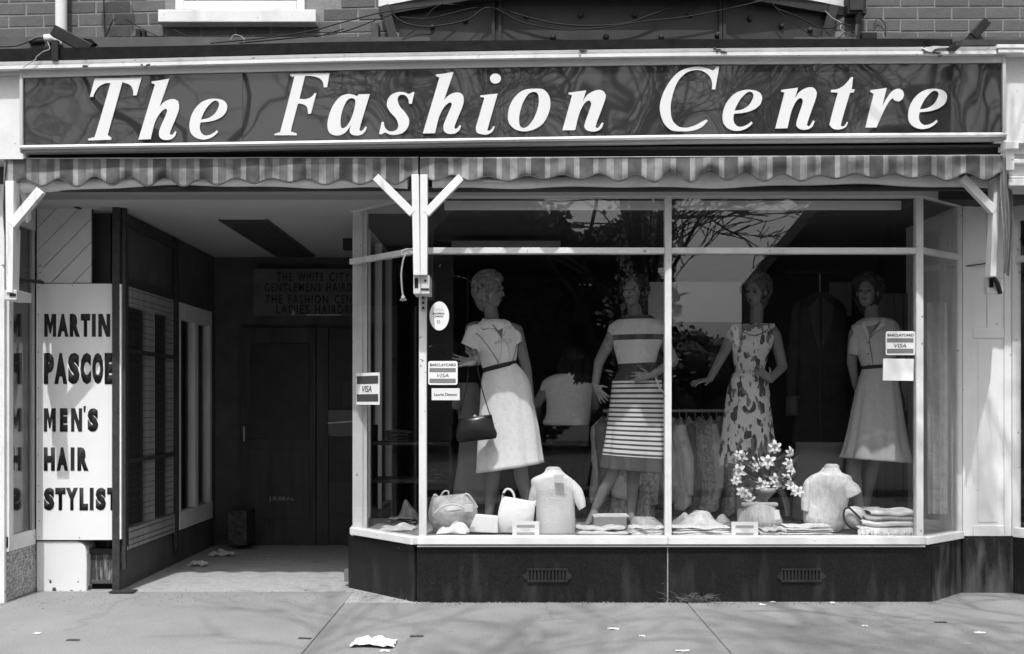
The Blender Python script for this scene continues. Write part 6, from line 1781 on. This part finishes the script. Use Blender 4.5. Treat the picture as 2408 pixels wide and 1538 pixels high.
MB().pbox(1092, 1186, 1112, 1204, .075, .085).build('side_patch', mat('bag patch', .62, .4, .1, 8), sb_, bevel=.004)
def fold_cloth(name, px0, px1, y0, y1, Y, dep, m, seed, label, cat='folded cloth', layers=1, fr=.0, n=44, heap=False):
    rnd_ = random.Random(seed); ph = [rnd_.uniform(0, 6.28) for _ in range(10)]
    zb = max(Zat(y1, Y), .427); zt = max(Zat(y0, Y), zb + .03)
    x0_, x1_ = Xat(px0, Y), Xat(px1, Y)
    H_, W_ = zt - zb, x1_ - x0_
    mb = MB()
    if heap:
        def fn(u, v):
            e = max(0.0, math.sin(math.pi * u)) ** .55 * max(0.0, math.sin(math.pi * min(1, v * 1.0))) ** .5
            a = u * 9 + 1.6 * math.sin(5 * v + ph[0]) + ph[1]; b_ = u * 5 - 7 * v + 1.3 * math.sin(6 * u + ph[2]); c_ = 13 * v + 3 * math.sin(4 * u + ph[3])
            rid = (.5 + .5 * math.cos(a)) ** 2 * .5 + (.5 + .5 * math.cos(b_ * 1.3)) ** 2 * .40 + (.5 + .5 * math.cos(c_)) ** 2 * .22
            lump = .55 + .25 * math.sin(4.3 * u + ph[4]) + .18 * math.sin(9 * u + ph[5])
            return Vector((x0_ + W_ * u + .012 * math.sin(9 * v + ph[6]), Y + dep * v + .02 * math.sin(7 * u + ph[7]), zb + H_ * e * (lump * .85 + rid * .34) + .002))
        mb.grid(fn, 70, 36)
    else:
        L_ = max(2, layers * 2)
        th = H_ / L_
        for L in range(L_):
            z0_ = zb + th * L; inx = rnd_.uniform(-.012, .02); iny = rnd_.uniform(-.008, .014)
            xa, xb = x0_ + inx, x1_ - rnd_.uniform(-.010, .02)
            def fn(u, v, z0_=z0_, xa=xa, xb=xb, iny=iny, L=L):
                t = 2 * math.pi * v
                ex = math.copysign(abs(math.cos(t)) ** .45, math.cos(t)); ez = math.copysign(abs(math.sin(t)) ** .6, math.sin(t))
                e = min(1.0, .35 + 9 * min(u, 1 - u))
                wv = .35 * math.sin(7 * u + ph[0] + 1.7 * L) + .28 * math.sin(17 * u + ph[1] + 2.3 * L) + .18 * (1 - abs(math.sin(23 * u + ph[2] + L)))
                return Vector((xa + (xb - xa) * u, Y + dep / 2 + iny + dep / 2 * ex * (.95 + .05 * math.sin(9 * u + L)) + .008 * math.sin(11 * u + ph[3] + L), z0_ + th * (.5 + .46 * ez * e) + th * wv * (.35 if L < L_ - 1 else .6) * (1 if ez > 0 or L > 0 else 0)))
            mb.grid(fn, n, 20)
    o_ = mb.build(name, m, None, smooth=True, solid=.003 if heap else 0)
    if not heap and False: o_['kind'] = 'stuff'
    return tag(o_, label, cat)
fold_cloth('white_cloth', 1030, 1100, 1214, 1256, .07, .16, cloth_white, 1, 'white cloth draped in front of the grey shoulder bag', heap=True)
bxm = thing('white_box', 'white tilted box standing between the grey bag and the white tote', 'box', P(1135, 1250, .2))
MB().prism([P(1118, 1211, .17), P(1171, 1216, .17), P(1171, 1254, .17), P(1100, 1251, .17)], (0, .10, 0)).build('box_body', card_white, bxm, bevel=.006)
gbx = thing('shoe_box', 'grey cardboard box between the feet of the striped skirt mannequin', 'box', P(1430, 1240, .6))
MB().pbox(1396, 1216, 1474, 1243, .42, .60).build('box_body', cloth_mid, gbx, bevel=.005)
MB().prism([P(1404, 1213.5, .42), P(1478, 1212.5, .42), P(1482, 1216.5, .42), P(1396, 1216.5, .42)], (0, .18, 0)).build('box_lid', cloth_pale, gbx, bevel=.003)
fold_cloth('folded_knitwear', 1356, 1478, 1240, 1259, .05, .16, cloth_pale, 2, 'pale knitted scarf along the sill under the striped skirt mannequin')
fold_cloth('folded_knitwear', 1478, 1562, 1241, 1259, .05, .18, cloth_cream, 3, 'pale folded cloth along the sill just left of the mullion', layers=2)
fold_cloth('folded_knitwear', 1490, 1564, 1205, 1243, .35, .25, bag_grey, 13, 'mottled cloth heap behind the sill left of the mullion', heap=True)
fold_cloth('folded_knitwear', 1582, 1722, 1240, 1259, .05, .18, cloth_cream, 4, 'pale folded scarves along the sill right of the mullion', layers=2)
fold_cloth('folded_shawl', 1588, 1672, 1196, 1246, .45, .3, bag_grey, 5, 'mottled shawl heaped right of the mullion', heap=True)
fold_cloth('folded_shawl', 1612, 1712, 1203, 1246, .25, .3, cloth_pale, 6, 'smooth pale shawl mounded in front of the mottled one', heap=True)
fold_cloth('folded_shawl', 1668, 1730, 1208, 1240, .55, .25, bag_grey, 7, 'mottled grey shawl between the pale shawl and the beige bag', heap=True)
fold_cloth('folded_knitwear', 1786, 1850, 1243, 1259, .06, .16, cloth_pale, 8, 'pale folded knit in front of the beige bag')
fold_cloth('folded_knitwear', 1842, 1962, 1238, 1258, .06, .20, cloth_cream, 9, 'cream ribbed knit lying in front of the cream blouse', layers=2)
stw = stripe_material('striped towelling', .36, .78, 3.0, .0, 1.0, .4)
def stacked():
    root = thing('folded_towel', 'striped fringed towels folded in the right corner of the display', 'folded cloth', P(2085, 1258, .1))
    zb = .427
    for k, (xa, xb, ya, yb_, m_) in enumerate(((2020, 2154, 1236, 1258, cloth_cream), (2026, 2156, 1222, 1238, cloth_white), (2034, 2156, 1211, 1224, mat('grey towel', .42, .9, .1, 30, bump=.4)), (2046, 2156, 1199, 1213, cloth_white))):
        x0_, x1_ = Xat(xa, .12), Xat(xb, .12); z0, z1 = Zat(yb_, .12), Zat(ya, .12)
        def fn(u, v):
            t = 2 * math.pi * v
            ex = math.copysign(abs(math.cos(t)) ** .5, math.cos(t)); ez = math.copysign(abs(math.sin(t)) ** .7, math.sin(t)); e = min(1, .3 + 6 * min(u, 1 - u))
            return Vector((x0_ + (x1_ - x0_) * u, .20 + .14 * ex * e ** .3 + .006 * math.sin(14 * u + k), (z0 + z1) / 2 + (z1 - z0) / 2 * ez * e ** .5 + .004 * math.sin(9 * u + 2 * k)))
        MB().grid(fn, 40, 20).build('towel', m_, root, smooth=True)
    fr_ = MB(); rnd_ = random.Random(6)
    for k in range(46):
        x_ = 2018 + k * 2.95 + rnd_.uniform(-1, 1)
        fr_.tube([P(x_, 1246, .065), P(x_ + rnd_.uniform(-2, 2), 1252, .05), P(x_ + rnd_.uniform(-3, 3), 1258, .05)], [.006, .007, .004], 5)
    fr_.build('fringe', cloth_cream, root, smooth=True, kind='stuff')
stacked()
clu = thing('clutch_bag', 'round pale clutch with a dark rim between the cream blouse and the towels', 'bag', P(2005, 1240, .3))
MB().ell(P(2012, 1216, .22), .085, .05, .075, Matrix.Rotation(.5, 3, 'Y'), 24, 14).build('body', mat('pale clutch leather', .55, .35, .1, 12), clu, smooth=True)
MB().tube([P(x, y, .165) for x, y in spread([(1986, 1198), (1984, 1212), (1990, 1230), (2004, 1243), (2016, 1246)], 5)], .007, 8).build('rim', leather_dark, clu, smooth=True)
MB().tube([P(x, y, .160) for x, y in spread([(1986, 1197), (1996, 1194), (2008, 1204), (2022, 1218), (2030, 1228)], 5)], .007, 8).build('rim', leather_dark, clu, smooth=True)
tag(MB().prism([P(2000, 1193, .42), P(2068, 1192, .42), P(2074, 1243, .44), P(1998, 1243, .44)], (0, .02, 0)).build('price_card', mat('grey card', .50, .6, .05, 20)), 'grey card propped behind the round clutch', 'card')

gb_ = thing('handbag', 'beige gathered handbag with a white swing tag under the flowers', 'handbag', P(1788, 1245, .25))
gm = loft([(1745, 1186, 1826, 1186, .26), (1750, 1192, 1824, 1192, .36), (1742, 1214, 1834, 1214, .52), (1738, 1230, 1836, 1232, .54), (1750, 1247, 1826, 1248, .36)], .24, 96, 7, pleats=22, pleat_amp=-.13, fold=.03, seed=61, cap=True)
build_uv(gm, 'body', leather_beige, gb_, 0)
MB().bar(P(1744, 1186, .24), P(1828, 1186, .24), .026, .06).build('frame', leather_beige, gb_, bevel=.008)
MB().ell(P(1778, 1182, .215), .010, .008, .008, None, 8, 6).build('clasp', metal_pale, gb_, smooth=True)
MB().prism([P(1819, 1200, .10), P(1832, 1199, .10), P(1835, 1221, .10), P(1822, 1222, .10)], (0, .003, 0)).build('swing_tag', card_white, gb_)

# flowers in a goblet
vz = thing('flower_vase', 'stemmed goblet holding white lilies and fern leaves', 'vase', P(1800, 1235, .5))
YV = .40
def lathe(c, prof_, n=24):
    mb = MB(); q_ = []
    for r_, z_ in prof_:
        for i in range(n):
            a = 2 * math.pi * i / n; q_.append((c.x + r_ * math.cos(a), c.y + r_ * math.sin(a), z_))
    mb.add(q_, [(j*n+i, j*n+(i+1) % n, (j+1)*n+(i+1) % n, (j+1)*n+i) for j in range(len(prof_)-1) for i in range(n)])
    return mb
vc = P(1801, 1150, YV); zt = vc.z
lathe(vc, [(.058, .428), (.055, .436), (.012, .45), (.011, zt - .10), (.014, zt - .075), (.045, zt - .045), (.072, zt - .02), (.078, zt + .012), (.072, zt + .010), (.06, zt - .02), (.0, zt - .04)]).build('goblet', glass_vase, vz, smooth=True)
rnd = random.Random(77)
def lily(c, f, k, parent):
    f = Vector(f).normalized(); a = f.orthogonal().normalized(); b_ = f.cross(a)
    mb = MB(); r0 = rnd.uniform(0, 1)
    for i in range(6):
        t = r0 + 2 * math.pi * i / 6
        d_ = a * math.cos(t) + b_ * math.sin(t); w_ = f.cross(d_)
        L = .042 * k * rnd.uniform(.85, 1.1); W = .012 * k
        p0 = c - f * .010 * k; p1 = c + d_ * L * .45 + f * .012 * k; p2 = c + d_ * L * .85 + f * .006 * k; p3 = c + d_ * L * 1.08 - f * .006 * k
        mb.add([p0 - w_ * W * .25, p0 + w_ * W * .25, p1 - w_ * W, p1 + w_ * W, p2 - w_ * W * .8, p2 + w_ * W * .8, p3, p1 + f * -.004 * k, p2 + f * -.004 * k],
               [(0, 1, 7), (0, 7, 2), (1, 3, 7), (2, 7, 8, 4), (7, 3, 5, 8), (4, 8, 6), (8, 5, 6)])
    o_ = mb.build('flower', petal_m, parent, smooth=False)
    MB().cone(c, .006 * k, c + f * .016 * k, .004 * k, 6).build('flower_centre', mat('flower centre', .30, .7, .2, 40), o_)
stem = MB(); hub = Vector((vc.x, YV, zt + .0))
fl = [(1884-.0, 1085-.0)]
def zf(x, y): return ((1760 + x / 5.915) * .9632, (1060 + y / 5.915) * .9632)
for (fx, fy, k) in ((775, 190, 1.25), (990, 265, 1.0), (975, 430, 1.1), (1010, 510, .95), (680, 395, 1.3), (490, 415, 1.15), (310, 320, 1.0), (260, 540, 1.3), (215, 675, .9), (405, 745, 1.0), (305, 840, 1.05), (350, 860, .9), (570, 730, 1.2), (780, 660, 1.15), (800, 725, .9), (945, 650, 1.15), (900, 720, 1.0), (1005, 740, .95), (1055, 810, 1.05), (1115, 825, 1.0), (410, 930, 1.0), (500, 480, .8), (640, 735, .8), (250, 295, .8)):
    px, py = zf(fx, fy); yy = YV - .10 + rnd.uniform(-.05, .09)
    c_ = P(px, py, yy)
    lily(c_, Vector((.5 * (c_.x - vc.x) / .25 + rnd.uniform(-.4, .4), -1, rnd.uniform(-.2, .5))), k, vz)
    stem.tube([hub, (hub + c_) / 2 + Vector((0, .03, .05)), c_ + Vector((0, .012, 0))], .0028, 5)
stem.build('stem', leaf_m, vz, kind='stuff')
def leafblade(c, d_, L, W):
    d_ = Vector(d_).normalized(); w_ = d_.cross(Vector((0, -1, .2))).normalized(); n_ = d_.cross(w_)
    mb = MB(); q_ = []
    for i, (t, ww) in enumerate(((0, .2), (.25, .8), (.5, 1), (.75, .7), (1, .04))):
        p = c + d_ * L * t + n_ * .02 * math.sin(3 * t); q_ += [p - w_ * W * ww, p + n_ * -.004, p + w_ * W * ww]
    mb.add(q_, [(3*i+j, 3*i+j+1, 3*i+3+j+1, 3*i+3+j) for i in range(4) for j in range(2)])
    mb.build('leaf', leaf_m, vz, smooth=True)
for k in range(80):
    a = rnd.uniform(-1.5, 1.5); rr = rnd.uniform(.03, .17)
    c_ = hub + Vector((math.sin(a) * rr, rnd.uniform(-.07, .08), .03 + math.cos(a) * rr * 1.35))
    leafblade(c_, Vector((math.sin(a) + rnd.uniform(-.5, .5), rnd.uniform(-.6, .2), math.cos(a) + rnd.uniform(-.4, .3))), rnd.uniform(.07, .15), rnd.uniform(.010, .024))
fern0 = P(*zf(870, 800), YV - .06); fern1 = P(*zf(950, 1170), YV - .08)
fm_ = MB()
for i in range(14):
    t = i / 13; p = fern0.lerp(fern1, t) + Vector((.02 * math.sin(3 * t), 0, 0))
    for s_ in (-1, 1):
        d_ = Vector((s_ * .9, -.1, -.55)); L = .040 * (1 - .6 * t)
        fm_.tube([p, p + d_ * L], [.004, .001], 4)
fm_.tube([hub, fern0, fern1], .003, 5)
fm_.build('fern_frond', mat('fern', .10, .7, .2, 20), vz, kind='stuff')

# ------------------------------------------------------------------ garments behind
rk = thing('clothes_rail', 'chrome clothes rail across the back of the display', 'clothes rail', (Xat(1640, 1.5), 1.5, .1))
zr2 = Zat(966, 1.5)
MB().tube([(Xat(1418, 1.5), 1.5, zr2), (Xat(1800, 1.5), 1.5, zr2)], .012, 10).build('rail', chrome, rk, smooth=True)
for px in (1470, 1792): MB().tube([(Xat(px, 1.5), 1.5, .1), (Xat(px, 1.5), 1.5, zr2)], .012, 10).build('leg', chrome, rk, smooth=True)
gm_ = [mat('rail garment grey', .55, .9, .2, 12, bump=.3, bscale=80), mat('rail garment pale', .78, .9, .2, 14, bump=.3, bscale=80), mat('rail garment dark', .24, .9, .2, 12), mat('rail garment check', .50, .9, .6, 45)]
protos = []
for v_ in range(4):
    rnd = random.Random(90 + v_)
    def garment(seed, m, L, W):
        root = thing('hanging_garment', 'x', 'garment', (0, 0, 0))
        ph = [rnd.uniform(0, 6) for _ in range(6)]
        def fn(u, v):
            t = 2 * math.pi * u
            w_ = W * (.25 + .75 * min(1, v / .10)) * (1 + .16 * v)
            th = .03 + .035 * min(1, v / .2)
            fo = 1 + .35 * math.sin(3 * t + ph[0] + 3 * v) * v + .25 * math.sin(5 * t + ph[1])
            return Vector((th * math.cos(t) * fo + .018 * math.sin(6 * v + ph[2]), w_ * math.sin(t) + .01 * math.sin(9 * v + ph[3]), -.055 - L * v - .02 * math.sin(2 * t + ph[4])))
        MB().grid(fn, 28, 16, close_u=True).build('shirt', m, root, smooth=True, solid=.003)
        for s_ in (-1, 1):
            sp = [(.01 * s_, s_ * W * .8, -.10), (.03, s_ * (W * 1.05), -.30), (.05 + .02 * math.sin(ph[5]), s_ * (W * .95), -.30 - L * .42)]
            MB().tube(sp, [.045, .05, .032], 10, cap=False).build('sleeve', m, root, smooth=True)
        MB().tube([(0, 0, -.055), (0, 0, -.02), (0, .012, .0), (0, .0, .016), (0, -.012, .004)], .003, 5).build('hanger', chrome, root)
        return root
    protos.append(garment(v_, gm_[v_], .50 + .05 * v_, .19))
def copy_tree(o, parent=None):
    c = o.copy(); COL.objects.link(c)
    if parent is not None: c.parent = parent
    for ch in list(o.children): copy_tree(ch, c)
    return c
spots_ = []
rnd = random.Random(15)
desc = {0: 'grey', 1: 'pale', 2: 'dark', 3: 'mottled'}
words = ['first', 'second', 'third', 'fourth', 'fifth', 'sixth', 'seventh', 'eighth', 'ninth', 'tenth', 'eleventh']
left = [1432, 1442, 1428, 1452, 1478, 1502, 1522, 1541, 1560]
right = [1596, 1614, 1634, 1652, 1668, 1686, 1704, 1722, 1742]
used = set()
for side, row in (('left', left), ('right', right)):
    for i, px in enumerate(row):
        v_ = (i * 3 + (1 if side == 'right' else 0)) % 4
        o_ = protos[v_] if v_ not in used else copy_tree(protos[v_])
        used.add(v_)
        o_.location = (Xat(px, 1.5), 1.5 + rnd.uniform(-.03, .03), zr2 - .004)
        o_.rotation_euler = (rnd.uniform(-.04, .04), rnd.uniform(-.05, .05), rnd.uniform(-.9, .9))
        o_.scale = (1, 1, rnd.uniform(1.05, 1.3))
        o_['label'] = f'{desc[v_]} garment on the clothes rail, {words[i]} from the rail\'s left end' if side == 'left' else f'{desc[v_]} garment on the clothes rail, {words[i]} to the right of the mullion'
        o_['group'] = 'garments hanging on the clothes rail'
# dark coat and dresses standing behind
cot = thing('hanging_coat', 'long dark coat hanging behind the print dress and shirt dress mannequins', 'coat', P(1925, 1060, 1.7))
build_uv(loft([(1914, 688, 1946, 688, .8), (1898, 700, 1964, 700, .5), (1874, 722, 1986, 720, .42), (1866, 752, 1994, 748, .4), (1872, 850, 1990, 850, .4), (1866, 960, 1996, 960, .42), (1862, 1060, 2000, 1060, .45)], 1.7, 64, 6, fold=.04, seed=71), 'body', mat('dark coat wool', .050, .95, .2, 12), cot)
build_uv(loft([(1866, 715, 1886, 705, 1.1), (1852, 830, 1880, 830, 1.0), (1850, 950, 1876, 950, 1.0)], 1.68, 28, 5, fold=.05, seed=72), 'sleeve', mat('dark coat wool', .03), cot)
cuf = loft([(1849, 932, 1879, 930, 1.1), (1848, 978, 1878, 976, 1.1)], 1.66, 24, 3); build_uv(cuf, 'cuff', mat('coat cuff', .16, .9, .1, 20), cot)
cw = mat('dark coat wool', .05)
MB().prism([P(1926, 700, 1.53), P(1900, 722, 1.53), P(1906, 760, 1.52), P(1928, 830, 1.51)], (0, .012, 0)).build('lapel', mat('coat lapel', .075, .9, .1, 20), cot)
MB().prism([P(1934, 700, 1.53), P(1962, 720, 1.53), P(1956, 760, 1.52), P(1932, 830, 1.51)], (0, .012, 0)).build('lapel', mat('coat lapel', .075), cot)
MB().tube([P(1930, 832, 1.505), P(1928, 950, 1.50), P(1930, 1055, 1.50)], .006, 5).build('front_edge', mat('coat lapel', .075), cot)
MB().tube([P(1928, 640, 1.7), P(1928, 694, 1.7)], .006, 6).build('hanger', chrome, cot)
MB().tube([P(1850, 640, 1.7), P(2010, 640, 1.7)], .012, 8).build('hook_rail', black_metal, cot)
skp = thing('hanging_skirt', 'grey skirt hanging low behind the flowers and the cream blouse', 'skirt', P(1920, 1200, 1.0))
build_uv(loft([(1872, 1040, 2000, 1040, .3), (1868, 1120, 2004, 1120, .34), (1864, 1225, 2008, 1225, .36)], 1.05, 64, 5, fold=.03, seed=73), 'cloth', mat('mid grey skirt wool', .13, .95, .1, 10), skp)
drs = thing('hanging_dress', 'dark grey dress hanging left behind the outstretched arm mannequin', 'dress', P(1100, 1180, 1.0))
build_uv(loft([(1078, 900, 1124, 900, .5), (1072, 930, 1132, 935, .45), (1082, 1010, 1140, 1010, .5), (1076, 1090, 1160, 1090, .5), (1064, 1182, 1180, 1182, .5)], 1.05, 64, 6, fold=.05, seed=75), 'cloth', mat('dark grey dress cloth', .17, .95, .15, 10), drs)
build_uv(loft([(1066, 915, 1082, 908, 1.1), (1062, 960, 1084, 965, 1.1)], 1.03, 24, 5, fold=.05, seed=76), 'sleeve', mat('dark grey dress cloth', .10), drs)
MB().tube([P(1100, 640, 1.05), P(1100, 902, 1.05)], .004, 6).build('hanging_wire', black_metal, drs)
fold_cloth('folded_jumpers', 1008, 1050, 1105, 1135, 1.5, .3, mat('dim jumper', .08, .9, .2, 14), 21, 'dim folded jumpers on a shelf at the left back of the display', layers=2)
shf = thing('display_shelf', 'dark shelf unit at the left back of the display', 'shelf', P(1010, 1200, 1.5))
MB().pbox(868, 1128, 1062, 1136, 1.45, 1.85).build('shelf_board', wood_dark, shf); MB().pbox(868, 1040, 1062, 1047, 1.45, 1.85).build('shelf_board', wood_dark, shf)
for px in (868, 1056): MB().pbox(px, 1000, px + 6, 1260, 1.45, 1.85).build('upright', wood_dark, shf)
fold_cloth('folded_jumpers', 900, 965, 1012, 1040, 1.5, .3, mat('dim jumper', .08), 22, 'dim folded jumpers on the upper shelf behind the left angled pane', layers=2)
fold_cloth('folded_blanket', 893, 972, 1232, 1253, .42, .25, cloth_pale, 23, 'pale folded blanket on the floor behind the left angled pane', heap=True)
fold_cloth('folded_blanket', 912, 975, 1218, 1236, .75, .2, mat('dim blanket', .12, .9, .2, 14), 24, 'grey folded blanket behind the pale one at the left angled pane', layers=2)
fold_cloth('folded_cloth', 935, 978, 1180, 1222, .8, .2, mat('dim cushion', .10, .9, .2, 14), 25, 'dull cloth heap lying behind the left angled pane', heap=True)

# ------------------------------------------------------------------ stickers and cards on the glass
def ucorner(x0, y0, x1, y1, r, n=5):
    pts = []
    for cx0, cy0, a0 in ((x1 - r, y0 + r, -90), (x1 - r, y1 - r, 0), (x0 + r, y1 - r, 90), (x0 + r, y0 + r, 180)):
        for i in range(n + 1):
            a = rad(a0 + 90 * i / n); pts.append((cx0 + r * math.cos(a), cy0 + r * math.sin(a)))
    return pts
def bank_sticker(label, x0, y0, x1, y1, head_):
    root = thing('card_sticker', label, 'sticker', P((x0 + x1) / 2, y1, .0))
    Y = .006
    MB().prism([P(x, y, Y) for x, y in ucorner(x0, y0, x1, y1, 5)], (0, .0015, 0)).build('sticker_face', card_white, root)
    h = y1 - y0; w_ = x1 - x0
    for a, c in ((.29, .47), (.735, .925)):
        MB().pbox(x0 + .04 * w_, y0 + a * h, x1 - .06 * w_, y0 + c * h, Y - .0012, Y - .0004).build('band', card_band, root)
    text('lettering', head_, x0 + .06 * w_, y0 + .10 * h, x1 - .05 * w_, y0 + .22 * h, Y - .001, letter_black, root, bold=.022, depth=.0006)
    text('lettering', 'VISA', x0 + .29 * w_, y0 + .525 * h, x0 + .70 * w_, y0 + .685 * h, Y - .001, letter_grey, root, bold=.01, depth=.0006, shear=.25)
bank_sticker('bank card sticker with two grey bands at the left of the display pane', 1007, 849, 1076, 905, 'BARCLAYCARD')
bank_sticker('bank card sticker with two grey bands at the right end of the display pane', 2083, 779, 2152, 835, 'BARCLAYCARD')
ov = thing('oval_sticker', 'white oval sticker near the top left of the display pane', 'sticker', P(1033, 776, 0))
MB().prism([P(1033 + 23 * math.cos(t * math.pi / 18), 743 + 34 * math.sin(t * math.pi / 18), .006) for t in range(36)], (0, .0015, 0)).build('sticker_face', card_white, ov)
text('lettering', 'VISA', 1022, 725, 1043, 732, .005, mat('pale print', .50), ov, depth=.0006, shear=.2)
text('lettering', 'SHOPPING', 1018, 735, 1045, 740, .005, letter_black, ov, bold=.02, depth=.0006)
text('lettering', 'CHECKS', 1021, 742, 1042, 746, .005, letter_black, ov, bold=.02, depth=.0006)
rg = MB()
for t in range(12):
    a0, a1 = t * math.pi / 6, (t + 1) * math.pi / 6
    rg.tube([P(1031 + 3.4 * math.cos(a0), 757 + 3.4 * math.sin(a0), .005), P(1031 + 3.4 * math.cos(a1), 757 + 3.4 * math.sin(a1), .005)], .0016, 4)
rg.build('ring_mark', letter_grey, ov)
nc_ = thing('name_card', 'small white card with a printed name under the left bank card sticker', 'card', P(1048, 941, 0))
MB().pbox(1015, 913, 1081, 941, .006, .008).build('card_face', mat('name card', .68, .6, .04, 20), nc_)
text('lettering', 'Laurie Denton', 1021, 924, 1075, 931, .005, letter_grey, nc_, bold=.02, depth=.0006)
tag(MB().prism([P(2077, 843, .006), P(2149, 844, .006), P(2148, 895.5, .006), P(2076, 894.5, .006)], (0, .002, 0)).build('blank_card', card_white), 'blank white card taped under the right bank card sticker', 'card')
for nm, x0, y0, x1, y1, lab in (('a', 1205, 1226, 1268, 1261, 'small white banded card standing on the sill in front of the white tote'), ('b', 1720, 1227, 1783, 1262, 'small white banded card standing on the sill in front of the beige handbag')):
    root = thing('sill_card', lab, 'card', P((x0 + x1) / 2, y1, .03))
    Y = .035
    MB().pbox(x0, y0, x1, y1, Y, Y + .003).build('card_face', card_white, root)
    for a, c in ((.24, .43), (.74, .93)): MB().pbox(x0 + 10, y0 + (y1 - y0) * a, x1 - 11, y0 + (y1 - y0) * c, Y - .0012, Y - .0003).build('band', mat('pale grey print', .34, .6, .1, 90), root)
    text('lettering', 'VISA', x0 + 22, y0 + .50 * (y1 - y0), x0 + 41, y0 + .66 * (y1 - y0), Y - .001, mat('pale print', .50), root, depth=.0006, shear=.2)
# sticker on the angled pane
vs_ = thing('card_sticker', 'bank card sticker with two dark bands on the left angled pane beside the post', 'sticker', P(880, 950, .4))
tq = dl; nrm_ = Vector((-tq.y, tq.x, 0)); nrm_ = nrm_ if nrm_.y < 0 else -nrm_
def onp(u, z, off): return CL + (BL - CL) * u + Vector((0, 0, z)) + nrm_ * off
U0, U1 = .925, .56; z0_, z1_ = 1.325, 1.552
def quad(u0, u1, za, zb, off, nm, m): MB().prism([onp(u0, za, off), onp(u1, za, off), onp(u1, zb, off), onp(u0, zb, off)], -nrm_ * .001).build(nm, m, vs_)
quad(U0, U1, z0_, z1_, .005, 'sticker_face', card_white)
ul, ur = U0 - .012, U1 + .02
quad(ul, ur, z0_ + .022, z0_ + .075, .0062, 'band', mat('dark print', .07, .6, .1, 60)); quad(ul, ur, z0_ + .148, z0_ + .205, .0062, 'band', mat('dark print', .07))
o0 = onp(.83, z0_ + .090, .0065); ux_ = onp(.68, z0_ + .090, .0065) - o0
text('lettering', 'VISA', 0, 0, 1, 1, 0, letter_black, vs_, bold=.01, depth=.0006, shear=.2, M=(tuple(o0), tuple(ux_), (0, 0, .044)))
